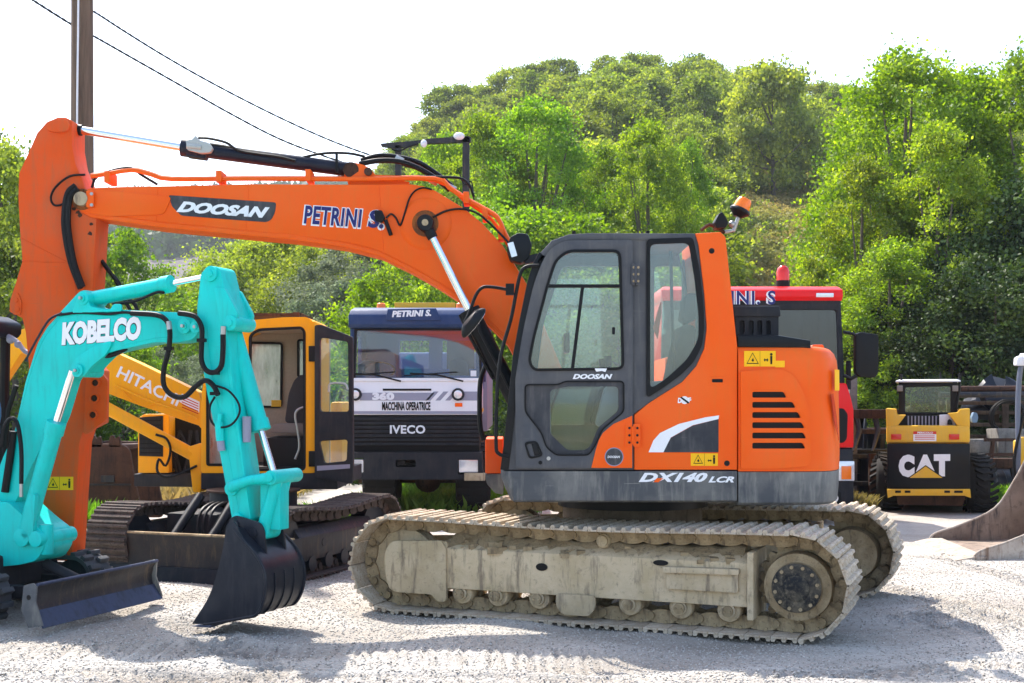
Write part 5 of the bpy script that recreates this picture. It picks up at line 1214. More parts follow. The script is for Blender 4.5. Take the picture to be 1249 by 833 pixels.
    g = G(); cp = f.pts([(331, 528), (331, 519), (345, 516), (372, 516), (374, 528)], .3); g.prism(f, rp(cp, .04), .22, .75); st = T.part('driver_seat', g, M['seatlight'], bevel=.03, label='worn grey driver seat')
    g = G(); cp = f.pts([(348, 516), (353, 480), (360, 463), (368, 457), (374, 458), (374, 516)], .3); g.prism(f, rp(cp, .05), .24, .73); T.part('seat_back', g, M['seat'], st, bevel=.03)
    g = G(); g.tube([f.P(*p, .1) for p in ((372, 496), (363, 500), (360, 508), (363, 525), (365, 545), (360, 560))], .012, 8, 4); T.part('lever', g, M['steel'])
    # the open door, swung out towards the camera
    FD = Fr(f.w(ub + .01, vn - .02, 0).x, f.w(ub + .01, vn - .02, 0).y, -10)
    dd = FD.pts([(385, 577), (385, 397), (392, 396), (430.5, 411), (431.5, 580), (430, 590), (385, 582)], 0)
    w1 = rp(FD.pts([(391, 412), (398, 412.5), (425.5, 417), (426.5, 502), (391, 502)], 0), .03)
    w2 = rp(FD.pts([(390, 538), (425, 536), (424, 562), (396, 565)], 0), .03)
    g = G(); g.prism(FD, rp(dd, .02), -.03, .02, [w1, w2]); dr = T.part('open_door', g, M['tdark'], bevel=.006, label='dark cab door standing open')
    g = G(); g.prism(FD, w1, -.008, -.002); T.part('door_pane', g, M['glassclear'], dr)
    g = G(); g.prism(FD, w2, -.008, -.002); T.part('door_pane', g, M['glassclear'], dr)
    g = G(); g.prism(FD, FD.pts([(388, 568), (428, 566), (428, 571), (388, 574)], 0), -.036, -.03); T.part('door_trim', g, M['tgrey'], dr)
    for y0, y1 in ((422, 441), (550, 569)):
        g = G(); g.prism(f, f.pts([(377, y0), (386, y0), (386, y1), (377, y1)], vn), vn - .03, vn + .0); T.part('hinge', g, M['black'], bevel=.005)
    g = G(); g.tube([f.P(*p, vn - .25) for p in ((401, 478), (403, 468), (420, 468), (424, 475))], .012, 6, 3); T.part('door_grab', g, M['steel'], dr)
    # engine house behind the cab (hidden mostly)
    g = G(); g.box(f, ub - .02, ub + .12, 1.1, 1.85, zt, 1.6); T.part('engine_house', g, hy, bevel=.04)
    # tool box on the far side
    vb_ = 1.25
    bx = f.pts([(168, 577), (168, 510), (176, 505), (206, 505), (206, 577)], vb_); g = G(); g.prism(f, bx, vb_, 1.9); tb = T.part('side_box', g, hy, bevel=.015)
    g = G(); g.prism(f, f.pts([(170, 556), (170, 509), (199, 507), (199, 557)], vb_), vb_ - .012, vb_ + .01); gr = T.part('box_grille', g, M['tdark'], tb, bevel=.004)
    g = G()
    for k in range(8): y = 512 + k * 5.6; g.prism(f, f.pts([(172, y), (197.5, y), (197.5, y + 1.6), (172, y + 1.6)], vb_), vb_ - .02, vb_ - .01)
    T.part('grille_slat', g, M['black'], gr)
    g = G(); g.prism(f, f.pts([(164, 593), (164, 578), (245, 578), (245, 594)], vb_), vb_ - .02, 1.9); T.part('box_skirt', g, M['tdark'], tb, bevel=.01)
    g = G(); g.prism(f, f.pts([(206, 577), (206, 508), (246, 515), (246, 577)], 1.4), 1.5, 1.85); T.part('engine_bay', g, M['black'])
    g = G(); rr = random.Random(9)
    for k in range(7): x = 210 + k * 5; g.tube([f.P(x, 575, 1.4), f.P(x + rr.uniform(-6, 6), 550, 1.38), f.P(x + rr.uniform(-8, 8), 525, 1.42)], .02, 6, 3)
    T.part('bay_hose', g, M['tdark'])
    # boom, cylinder, foot
    va, vb = .62, .85
    tp = [(60, 392), (80, 399), (116, 418), (138, 428.5), (170, 443), (242, 478), (250, 500), (250, 528), (242, 519), (171, 495), (134, 481), (110, 470), (70, 440), (48, 410)]
    g = G(); g.prism(f, f.pts(tp, va), va, vb); bm_ = T.part('boom', g, hy, bevel=.012, label='yellow boom with white brand lettering')
    g = text_geo('HITACHI', f, (141.5, 459.5), (217, 496.5), 14, va, .1, .02, up=(4.5, -14)); T.part('lettering', g, M['white'], bm_, label='white HITACHI lettering on the sloping boom')
    g = G(); g.prism(f, f.pts([(219, 490), (222, 480), (243.5, 490), (243, 503)], va), va - .004, va + .002); dl = T.part('decal', g, M['white'], bm_, label='white and red warning decal')
    g = G()
    for k in range(5): g.prism(f, f.pts([(222, 483 + k * 3.2), (242, 492 + k * 3), (242, 493.2 + k * 3), (222, 484.2 + k * 3.2)], va), va - .006, va - .003)
    T.part('decal_print', g, M['redlens'], dl)
    g = G(); g.tube([f.P(*p, va - .02) for p in ((140, 470), (180, 488), (215, 500), (240, 510))], .012, 6, 3); g.tube([f.P(*p, va - .02) for p in ((150, 478), (160, 488), (178, 495), (195, 488))], .008, 6, 3); T.part('boom_pipe', g, hy, bm_)
    g = G(); a_, b_ = f.P(112, 488, va - .12), f.P(240, 557, va - .12); g.rev(a_, b_, [(0, .03), (0, .062), (.05, .066), (.95, .066), (1, .05)], 18); bc = T.part('boom_cylinder', g, hy)
    g = G(); g.prism(f, rp(f.pts([(230, 545), (246, 540), (246, 600), (236, 600)], va - .15), .02), va - .18, vb + .1); T.part('boom_foot', g, hy, bevel=.01)
    g = G(); g.tube([f.P(*p, va - .2) for p in ((190, 530), (203, 535), (208, 550), (202, 568), (194, 560), (192, 575), (204, 582), (225, 575), (240, 568))], .014, 6, 4); T.part('cylinder_hose', g, M['black'], bc)
    # dipper coming down on the left, seen past the orange arm
    g = G(); g.prism(f, f.pts([(62, 390), (48, 392), (20, 404), (-4, 446), (-30, 520), (-22, 530), (2, 465), (24, 432), (60, 415)], va), va + .02, vb - .02); T.part('dipper', g, hy, bevel=.01)
yellow()
# ---------------------------------------------------------------- the two trucks
def wheel_geo(T, fr, u, v, r, w, parent=None):
    g = G(); a = fr.w(u, v - w / 2, r); b = fr.w(u, v + w / 2, r)
    return a, b
FI = Fr(-1.42, 16.9, 0)
IV = Thing('white_truck', 'older white and navy tipper truck facing the camera, behind the open yellow cab', 'truck', FI)
def white_truck():
    T = IV; f = FI; v0 = 0
    def pr(nm, L, mt, a=0, b=.02, r=0, bv=0, par=None, lab=None, holes=()):
        g = G(); P_ = f.pts(L, v0); P_ = rp(P_, r) if r else P_; g.prism(f, P_, v0 + a, v0 + b, [rp(f.pts(h, v0), .02) for h in holes]); return T.part(nm, g, M[mt], par, bevel=bv, label=lab)
    W = [(406, 0), (586, 0)]
    # lower cab shell with band, sides
    body_ = pr('cab_band', [(426, 506), (426, 464), (586, 464), (586, 506)], 'twhite', 0, 1.55, bv=.02, lab='white front band with MACCHINA OPERATRICE lettering')
    pr('band_edge', [(426, 465), (426, 461), (586, 461), (586, 465)], 'twhite', -.02, .2, bv=.01, par=body_)
    pr('handle_slot', [(467, 474), (526, 474), (526, 476.5), (467, 476.5)], 'black', -.008, .01, par=body_)
    pr('grey_stripe', [(439, 488.5), (439, 479), (530, 479), (522, 488.5)], 'tgrey', -.003, .01, par=body_)
    for k in range(3): x = 519 + k * 12; pr('slanted_stripe', [(x, 488.5), (x + 10, 477.5), (x + 16, 477.5), (x + 6, 488.5)], 'tgrey', -.003, .01, par=body_)
    pr('grey_stripe', [(558, 488.5), (566, 477.5), (585, 477.5), (585, 488.5)], 'tgrey', -.0025, .01, par=body_)
    pr('grey_stripe', [(428, 505), (428, 501.5), (585, 501.5), (585, 505)], 'tgrey', -.002, .01, par=body_)
    g = text_geo('MACCHINA OPERATRICE', f, (466, 500.6), (525, 500.6), 10.5, -.003, 0, .035); T.part('lettering', g, M['black'], body_)
    g = text_geo('360', f, (454, 488), (481, 488), 9.5, -.006, 0, .07); T.part('lettering', g, M['twhite'], body_)
    # grille with slats
    gr = pr('grille', [(428, 551), (428, 507), (585, 507), (585, 551)], 'black', .03, 1.2, bv=.01, lab='black slatted radiator grille')
    for k in range(7): y = 509.5 + k * 5.1; pr('grille_slat', [(429, y), (584, y), (584, y + 3), (429, y + 3)], 'tdark', .0, .06, bv=.006, par=gr)
    g = text_geo('IVECO', f, (475.6, 529), (518.7, 529), 10.5, -.004, 0, .03, gap=1.06); T.part('lettering', g, M['catwhite'], gr, label='silver IVECO lettering')
    # bumper
    bu = pr('bumper', [(427, 581), (426, 556), (430, 551), (588, 551), (590, 581), (580, 584), (432, 584)], 'tdark', -.16, .3, bv=.02, holes=([(484, 569), (484, 560), (508, 560), (508, 569)], [(559, 578), (559, 560), (584, 560), (584, 578)], [(429, 576), (429, 558), (446, 558), (446, 576)]))
    for x0, x1 in ((430, 445), (560, 583.5)):
        pr('headlight', [(x0, 575.5), (x0, 560), (x1, 560), (x1, 575.5)], 'lampglass', -.145, .0, r=.02, bv=.01, par=bu)
    pr('tow_slot', [(486, 567), (486, 561), (495, 561), (495, 567)], 'black', -.12, .0, par=bu); pr('step_plate', [(567, 585), (567, 576), (592, 576), (592, 585)], 'mudframe', -.22, -.1, par=bu, bv=.004)
    for x in (433.5, 558.7):
        g = G(); u, z = f.px(x, 481, 0); g.rev(f.w(u, -.04, z), f.w(u, .02, z), [(0, .06), (0, .08), (.4, .088), (1, .088)], 24); rl = T.part('lamp_ring', g, M['tdark'], body_); g = G(); g.rev(f.w(u, -.045, z), f.w(u, -.03, z), [(0, .04), (.5, .065), (1, .07)], 20); T.part('round_lamp', g, M['lampglass'], rl)
    pr('turn_lamp', [(555, 496), (555, 491.5), (564, 491.5), (564, 496)], 'orange', -.01, .01, par=body_)
    # upper cab: frame round the windscreen
    z_ = [(426, 464), (428, 400), (588, 400), (590, 464)]
    ws = [(433, 461), (435, 403), (583, 403), (585, 461)]
    up = pr('cab_front_frame', z_, 'tnavy', .03, .09, bv=.01, holes=(ws,))
    g = G(); g.prism(f, rp(f.pts(ws, 0), .02), .05, .056); T.part('windscreen', g, M['glassblue'], up, label='wide flat windscreen')
    pr('windscreen_seal', [(430, 463), (432, 401), (586, 401), (588, 463)], 'black', .015, .035, par=up, holes=(ws,))
    g = G()
    for x0, x1 in ((426, 431), (585, 590)):
        (ua, z0), (ub, z1) = f.px(x0, 464, 0), f.px(x1, 398, 0)
        g.box(f, ua, ub, .09, .25, z0, z1); g.box(f, ua, ub, .95, 1.5, z0, z1); g.box(f, ua, ub, .25, .95, z1 - .1, z1)
    T.part('cab_side', g, M['tnavy'], bevel=.01)
    g = G(); (ua, z0), (ub, z1) = f.px(430, 464, 0), f.px(587, 398, 0)
    bwin = [[(ua + .5, z0 + .2), (ua + .95, z0 + .2), (ua + .95, z1 - .12), (ua + .5, z1 - .12)], [(ua + 1.15, z0 + .2), (ub - .12, z0 + .2), (ub - .12, z1 - .12), (ua + 1.15, z1 - .12)]]
    g.prism(f, [(ua, z0 - .1), (ub, z0 - .1), (ub, z1), (ua, z1)], 1.5, 1.55, bwin); T.part('cab_rear_wall', g, M['cabblue'])
    g = G(); g.box(f, ua + .95 + .25, ub - .15, 1.8, 1.83, z0 + .1, z1 - .1); T.part('tipper_front', g, M['wood'])
    g = G(); (ua, z0), (ub, z1) = f.px(432, 464, 0), f.px(585, 398, 0); g.box(f, ua, ub, .2, 1.48, z0 - .02, z0 + .02); g.box(f, ua, ub, .1, .35, z0 - .05, z0 + .07); T.part('cab_dashboard', g, M['cabblue'])
    g = G(); g.prism(f, f.pts([(436, 462), (436, 445), (446, 438), (458, 440), (462, 462)], .7), .7, 1.0); g.prism(f, f.pts([(548, 462), (548, 440), (560, 436), (570, 440), (573, 462)], .7), .7, 1.0); T.part('truck_seat', g, M['seat'], bevel=.03)
    g = G(); u, z = f.px(462, 452, .3)
    g.tube([f.w(u + .22 * math.cos(t), .3 + .1 * math.sin(t), z + .0 + .12 * math.sin(t)) for t in (2 * math.pi * k / 20 for k in range(21))], .014, 6); T.part('steering_wheel', g, M['rust'])
    for (x0, x1) in ((489, 420 + 5), (565, 500)):
        g = G(); g.tube([f.P(x0, 465, -.02), f.P((x0 + x1) / 2, 457, -.03), f.P(x1, 455.5, -.01)], .012, 6); g.tube([f.P(x1 - 12 + 5, 458, -.02), f.P((x0 + x1) / 2 + 25, 453.5, -.02)], .008, 5); T.part('wiper', g, M['black'])
    g = G(); g.prism(f, f.pts([(574, 459), (574, 452), (581, 452), (581, 459)], .04), .04, .046); T.part('windscreen_label', g, M['twhite'])
    # visor roof
    g = G(); rg = []
    for y, dv, ins in ((400, -.05, 0), (396, -.10, 0), (385, -.10, 0), (378, -.03, 2), (374.5, .12, 5), (373, .5, 8)):
        (ua, z0), (ub, _) = f.px(426 + ins, y, 0), f.px(597 - ins, y, 0); rg.append([f.w(ua, dv, z0), f.w(ub, dv, z0), f.w(ub, 1.55, z0), f.w(ua, 1.55, z0)])
    g.loft(rg); rf = T.part('roof_visor', g, M['tnavy'], bevel=.02, label='dark navy roof visor lettered PETRINI S.')
    g = G(); g.prism(f, f.pts([(471, 391), (473, 377), (532, 376), (538, 391)], -.1), -.13, -.08); pl = T.part('name_plate', g, M['tnavy'], rf, bevel=.008)
    g = text_geo('PETRINI S.', f, (478, 387), (526, 385.5), 8, -.132, .2, .05); T.part('lettering', g, M['catwhite'], pl, label='pinkish white PETRINI S. lettering')
    for x in (464.5, 561.5):
        g = G(); u, z = f.px(x, 378, .3); g.rev(f.w(u, .35, z - .03), f.w(u, .35, z + .10), [(0, .07), (.2, .07), (.25, .065), (.9, .06), (1, .045)], 16); T.part('beacon', g, M['orangelens'], rf)
    g = G(); g.prism(f, f.pts([(481, 377), (481, 369), (555, 369), (555, 377)], .6), .6, .66); T.part('roof_sign', g, M['caty'], rf, bevel=.005)
    # right side of cab with orange line
    g = G(); ub = f.px(586.5, 464, 0)[0]; zl = f.px(0, 501, 0)[1]; g.box(f, ub, ub + .004, .05, 1.5, zl - .02, zl + .03); T.part('orange_line', g, M['caty'])
    # chassis, axle and wheels
    g = G(); g.box(f, -.55, .95, .2, 6.5, .75, .98); g.box(f, -.6, -.35, .6, 1.1, .3, .8); T.part('chassis', g, M['rust'], bevel=.02)
    g = G(); g.cyl(f.w(-.8, .95, .5), f.w(1.2, .95, .5), .08, n=12); g.ball(f.w(.2, .95, .48), .2); T.part('axle', g, M['rust'])
    for (u, y) in ((-.42, .75), (1.22, .75), (-.42, 4.6), (1.22, 4.6)):
        u = f.px(468, 0, .9)[0] if u < 0 else f.px(578, 0, .9)[0]
        g = G(); a, b_ = f.w(u - .24, y, .5), f.w(u + .24, y, .5); g.rev(a, b_, [(0, .3), (0, .44), (.08, .49), (.2, .5), (.8, .5), (.92, .49), (1, .44), (1, .3)], 36); ty = T.part('tyre', g, M['rubber'])
        g = G(); g.rev(a, b_, [(.05, .1), (.1, .3), (.9, .3), (.95, .1)], 24); T.part('rim', g, M['tgrey'], ty)
        g = G()
        for k in range(26):
            t = 2 * math.pi * k / 26; dr = Vector((0, math.cos(t), math.sin(t))); tt = Vector((0, -math.sin(t), math.cos(t)))
            for q in (-1, 1): g.obox(f.w(u + q * .13, y, .5) + dr * .505, (.09, 0, 0), tt * .03 + Vector((q * .0, 0, 0)), dr * .012)
        T.part('tread_block', g, M['rubber'], ty, kind='stuff')
    # tipper body behind
    g = G(); g.box(f, -.75, 1.05, 1.85, 6.6, 1.15, 2.35); T.part('tipper_body', g, M['tgrey'], bevel=.03)
white_truck()

FR = Fr(3.15, 16.0, 0)
RT = Thing('red_truck', 'red lorry with a dark windscreen and orange beacon, behind the orange excavator', 'truck', FR)
def red_truck():
    T = RT; f = FR
    def pr(nm, L, mt, a=0, b=.02, r=0, bv=0, par=None, lab=None, holes=()):
        g = G(); P_ = f.pts(L, 0); P_ = rp(P_, r) if r else P_; g.prism(f, P_, a, b, [rp(f.pts(h, 0), .02) for h in holes]); return T.part(nm, g, M[mt], par, bevel=bv, label=lab)
    xl, xr = 806, 1028
    ws = [(818, 462), (818, 378), (1020, 378), (1023, 462)]
    up = pr('cab_frame', [(xl, 468), (xl + 3, 364), (1026, 364), (1031, 468)], 'tdark', .0, .10, bv=.03, holes=(ws,))
    g = G(); g.prism(f, rp(f.pts(ws, 0), .05), .03, .038); T.part('windscreen', g, glass('dark_windscreen', (.12, .14, .17), .03), up, label='dark reflecting windscreen')
    g = G(); (ua, z0), (ub, z1) = f.px(xl + 1, 468, 0), f.px(1028, 355, 0)
    g.box(f, ua, ua + .05, .1, 2.0, z0, z1); g.box(f, ub - .05, ub, .1, .3, z0, z1); g.box(f, ub - .05, ub, 1.1, 2.0, z0, z1); g.box(f, ua, ub, 1.95, 2.0, z0 - .5, z1); T.part('cab_shell', g, M['tred'], bevel=.01)
    g = G(); g.box(f, ub - .03, ub - .024, .3, 1.1, z0, z1 - .05); T.part('side_pane', g, M['glassclear'])
    g = G(); rg = []
    for y, dv, ins in ((367, .0, 0), (362, -.06, 0), (354, -.05, 0), (349, .06, 3), (347.5, .5, 6)):
        (a_, z), (b_, _) = f.px(xl + ins, y, 0), f.px(1027 - ins, y, 0); rg.append([f.w(a_, dv, z), f.w(b_, dv, z), f.w(b_, 2.0, z), f.w(a_, 2.0, z)])
    g.loft(rg); rf = T.part('roof', g, M['tred'], bevel=.015, label='red roof panel lettered PETRINI. S')
    for bold, mt, dv in ((.075, 'white', 0), (.02, 'navyvinyl', -.004)):
        g = text_geo('PETRINI. S', f, (838, 371.5), (946, 371.5), 17, -.065 + dv, 0, bold, gap=1.12); T.part('lettering_backing' if mt == 'white' else 'lettering', g, M[mt], rf, label='navy PETRINI. S lettering edged in white' if mt != 'white' else None)
    pr('roof_lamp', [(994, 363), (994, 358), (1015, 358), (1015, 363)], 'lampglass', -.075, -.05, par=rf, bv=.003)
    g = G(); u, z = f.px(955, 347, .4); g.rev(f.w(u, .4, z - .03), f.w(u, .4, z + .05), [(0, .09), (1, .09)], 18); T.part('beacon_base', g, M['black'], rf)
    g = G(); g.rev(f.w(u, .4, z + .05), f.w(u, .4, z + .25), [(0, .085), (.6, .085), (.85, .07), (1, .035)], 20); T.part('beacon', g, M['redlens'], rf, label='red-orange beacon standing on the roof')
    lo = pr('front_panel', [(xl, 548), (xl, 467), (1032, 467), (1038, 486), (1041, 500), (1041, 546)], 'tred', -.03, 1.9, bv=.03)
    pr('air_intake', [(1021, 540), (1021, 498), (1028, 498), (1033, 505), (1032, 535), (1028, 540)], 'black', -.04, .0, r=.03, par=lo)
    g = G()
    for k in range(7): y = 480 + k * 9; g.prism(f, f.pts([(830, y), (1012, y), (1012, y + 4), (830, y + 4)], 0), -.05, -.02)
    T.part('grille_bars', g, M['tdark'], lo)
    lw = pr('bumper', [(xl, 624), (xl, 547), (1040, 547), (1041, 610), (1032, 624)], 'tdark', -.06, .8, bv=.05)
    hl = pr('headlight', [(1008, 586), (1008, 562), (1040, 562), (1040, 586)], 'lampglass', -.09, .1, bv=.01, par=lw); pr('turn_lamp', [(1024, 584), (1024, 568), (1036, 568), (1036, 584)], 'orangelens', -.1, -.06, par=lw, bv=.003)
    pr('fog_recess', [(1004, 616), (1004, 599), (1024, 599), (1024, 616)], 'black', -.065, -.03, r=.03, par=lw); g = G(); u, z = f.px(1015, 607, 0); g.cyl(f.w(u, -.08, z), f.w(u, -.05, z), .06, n=18); T.part('fog_lamp', g, M['lampglass'], lw)
    g = G(); u, z = f.px(1008, 380, 0); 
    for k, s_ in ((0, 1), (1, 1)): g.tube([f.P(835 + k * 85, 463, -.01), f.P(890 + k * 85, 456, -.03), f.P(920 + k * 85, 454, -.02)], .014, 6)
    T.part('wiper', g, M['black'])
    g = G(); g.prism(f, rp([p + (.08,) for p in f.pts([(1043, 459), (1043, 408), (1048, 405), (1069, 408), (1071, 412), (1070, 456), (1066, 461)], -.15)], .05), -.2, -.05); mr = T.part('side_mirror', g, M['black'], bevel=.02, label='large black wing mirror')
    g = G(); g.tube([f.P(1029, 405, .0), f.P(1040, 407, -.1), f.P(1046, 410, -.12)], .02, 8); g.tube([f.P(1030, 458, .0), f.P(1038, 462, -.1), f.P(1048, 456, -.12)], .025, 8); T.part('mirror_arm', g, M['black'], mr)
    g = G(); g.prism(f, f.pts([(1033, 475), (1033, 440), (1038, 440), (1038, 475)], .05), .05, .1); T.part('grab_bar', g, M['tdark'])
    for (u, y) in ((-1.0, 1.0), (.98, 1.0), (-1.0, 4.5), (.98, 4.5)):
        g = G(); a, b_ = f.w(u - .15, y, .5), f.w(u + .15, y, .5); g.rev(a, b_, [(0, .3), (0, .46), (.12, .5), (.88, .5), (1, .46), (1, .3)], 30); ty = T.part('tyre', g, M['rubber']); g = G(); g.rev(a, b_, [(.1, .1), (.15, .3), (.85, .3), (.9, .1)], 20); T.part('rim', g, M['tgrey'], ty)
    g = G(); g.box(f, -.45, .45, .5, 7, .7, .95); T.part('chassis', g, M['tdark'])
    g = G(); g.box(f, -1.1, 1.05, 2.1, 7.2, 1.15, 2.3); T.part('tipper_body', g, M['tred'], bevel=.03)
red_truck()
# ---------------------------------------------------------------- skid steer, loader bucket and scrap on the right
FC = Fr(6.0, 17.5, -18)
SK = Thing('skid_steer_loader', 'small yellow and black skid steer loader seen from the rear', 'loader', FC)
def skid():
    T = SK; f = FC
    def pr(nm, L, mt, a=0, b=.02, r=0, bv=0, par=None, lab=None, holes=()):
        g = G(); P_ = f.pts(L, 0); P_ = rp(P_, r) if r else P_; g.prism(f, P_, a, b, [rp(f.pts(h, 0), .02) for h in holes]); return T.part(nm, g, M[mt], par, bevel=bv, label=lab)
    pr('yellow_hood', [(1081, 540), (1081, 520), (1087, 519.5), (1092, 519), (1176, 519), (1183, 521), (1183, 540)], 'caty', -.02, .5, bv=.03)
    for L_ in ([(1081, 522), (1080.5, 498), (1093, 499), (1094, 506), (1105, 506), (1093, 522)], [(1183, 522), (1183, 498), (1171, 499), (1168, 503), (1156, 504), (1170, 522)]):
        pr('corner_post', L_, 'caty', .0, .9, bv=.015)
    g = G(); g.box(f, f.px(1082, 0, 0)[0], f.px(1182, 0, 0)[0], .05, 2.2, .45, 1.15); T.part('body', g, M['caty'], bevel=.03)
    bp = pr('rear_panel', [(1082, 597), (1082, 541), (1183, 541), (1183, 597)], 'blackgloss', -.05, .1, bv=.015, lab='black rear panel with white CAT lettering over a yellow triangle')
    g = text_geo('C', f, (1096, 582), (1115.5, 582), 27.5, -.052, 0, .085, up=(0, -27.5)); T.part('lettering', g, M['white'], bp)
    g = text_geo('A', f, (1116.5, 577), (1141, 577), 22.5, -.052, 0, .075, up=(0, -22.5)); T.part('lettering', g, M['white'], bp)
    g = text_geo('T', f, (1139, 581), (1159, 581), 27, -.052, 0, .085, up=(0, -27)); T.part('lettering', g, M['white'], bp)
    g = G(); g.prism(f, f.pts([(1109.5, 582.5), (1129, 568.5), (1149.5, 582.5)], 0), -.060, -.05); T.part('yellow_triangle', g, M['caty'], bp)
    pr('triangle_border', [(1107.5, 582.5), (1129, 567), (1151.5, 582.5)], 'black', -.057, -.05, par=bp)
    by = pr('rear_bar', [(1083, 607), (1082, 596), (1183, 596), (1184, 607), (1176, 604), (1090, 604)], 'caty', -.10, .05, bv=.01)
    for x0, x1 in ((1092, 1099), (1103.5, 1110.5), (1151.5, 1158.5), (1163.5, 1174)): pr('bar_slot', [(x0, 600.5), (x0, 597.7), (x1, 597.7), (x1, 600.5)], 'black', -.105, -.09, par=by)
    pr('belly_plate', [(1095, 616), (1093, 603), (1180, 603), (1174, 618)], 'rust', .05, 1.9, bv=.02)
    for x0 in (1087, 1157.5): pr('tail_lamp', [(x0, 536), (x0, 529.5), (x0 + 12.5, 529.5), (x0 + 12.5, 536)], 'redlens', -.04, .0, bv=.004)
    wl = pr('warning_plate', [(1114, 538), (1114, 526), (1142, 526), (1142, 538)], 'white', -.026, -.01, lab='white plate with red PERICOLO print')
    pr('plate_print', [(1114, 529.5), (1114, 526), (1142, 526), (1142, 529.5)], 'redlens', -.028, -.02, par=wl)
    for k in range(3): pr('plate_print', [(1116, 532 + k * 2), (1116, 531.2 + k * 2), (1140, 531.2 + k * 2), (1140, 532 + k * 2)], 'redlens', -.028, -.02, par=wl)
    g = text_geo('PERICOLO', f, (1119, 529), (1138, 529), 2.4, -.0285, 0, .04); T.part('plate_lettering', g, M['white'], wl)
    rg = pr('radiator_guard', [(1094, 520), (1094, 507), (1166, 507), (1166, 520)], 'tdark', .25, .35)
    for k in range(9): x = 1107 + k * 4.3; pr('guard_rib', [(x, 520), (x, 507.5), (x + 1.7, 507.5), (x + 1.7, 520)], 'tgrey', .20, .25, par=rg)
    pr('engine_cover', [(1146, 519.5), (1146, 506), (1165, 505), (1166, 519.5)], 'catwhite', .12, .25, bv=.01)
    pr('exhaust_stub', [(1155.5, 518), (1156, 513), (1158, 511), (1161, 513), (1162, 518)], 'black', .05, .12, par=None)
    # cab
    cw = [(1104, 503), (1104, 472), (1160, 471), (1160, 503)]
    cf = pr('cab_frame', [(1096, 507), (1096, 466), (1168, 466), (1168, 506)], 'black', .3, .36, bv=.008, holes=(cw,))
    g = G(); g.prism(f, rp(f.pts(cw, 0), .03), .32, .326); T.part('rear_pane', g, glass('green_tint', (.75, .85, .7), .03), cf)
    (ua, z0), (ub, z1) = f.px(1096, 507, .3), f.px(1168, 465, .3)
    g = G()
    for u in (ua + .03, ub - .03): g.box(f, u - .03, u + .03, .36, .42, z0, z1); g.box(f, u - .03, u + .03, 1.5, 1.58, z0 - .5, z1); g.box(f, u - .012, u + .012, .42, 1.5, z1 - .1, z1); g.box(f, u - .012, u + .012, .42, 1.5, z0 - .3, z0 + .05)
    T.part('cab_side', g, M['black'])
    g = G(); g.loft([[f.w(u, v, z) for u, v in ((ua - .04 + i, .26 + i), (ub + .04 - i, .26 + i), (ub + .04 - i, 1.65 - i), (ua - .04 + i, 1.65 - i))] for i, z in ((0, z1 - .01), (0, z1 + .012), (.06, z1 + .03))]); T.part('cab_roof', g, M['catwhite'], bevel=.006, label='pale cab roof')  # one even pale colour over the whole roof
    for x in (1097.5, 1166): pr('cab_lamp', [(x - 3.5, 477), (x - 3.5, 470), (x + 3.5, 470), (x + 3.5, 477)], 'seatlight', .2, .3, bv=.006)
    g = G(); g.tube([f.P(1166, 498, .3), f.P(1170, 475, .3), f.P(1171, 455, .3)], .02, 6); g.tube([f.P(1099, 465, .3), f.P(1100, 456, .3)], .015, 6); g.tube([f.P(1147, 462, .4), f.P(1147, 454, .4)], .012, 6); T.part('aerial', g, M['black'])
    g = G(); g.ball(f.P(1110, 503, 1.0), .1); T.part('seat', g, M['seat'])
    for x, y in ((1082.5, .55), (1193.5, .55), (1082.5, 1.75), (1193.5, 1.75)):
        u = f.px(x, 0, .3)[0]; R = .40; w_ = .155
        g = G(); a, b_ = f.w(u - w_, y, R), f.w(u + w_, y, R); g.rev(a, b_, [(0, .22), (0, R - .06), (.1, R - .02), (.25, R - .01), (.75, R - .01), (.9, R - .02), (1, R - .06), (1, .22)], 40); ty = T.part('tyre', g, M['rubber'])
        g = G(); g.rev(a, b_, [(.1, .06), (.12, .22), (.88, .22), (.9, .06)], 20); T.part('rim', g, M['caty'], ty)
        lg = G(); q = Fr(0, 0); 
        for s_ in (-1, 1):
            lg.loft([[Vector(p) for p in ((s_ * .0, -.02, zz_), (s_ * .06, -.03, zz_), (s_ * .155, .03, zz_), (s_ * .155, .065, zz_), (s_ * .06, .015, zz_), (0, .022, zz_))] for zz_ in (-.03, .02)])
        lme = mesh_from('tread_lug', lg.v, lg.f, M['rubber'], 0, 0); nl = 24
        for k in range(nl):
            t = 2 * math.pi * k / nl
            T.inst('tread_lug', lme, Matrix.Translation(f.w(u, y, R)) @ Matrix.Rotation(t, 4, 'X') @ Matrix.Translation((.0, 0, R - .005)), ty)
skid()

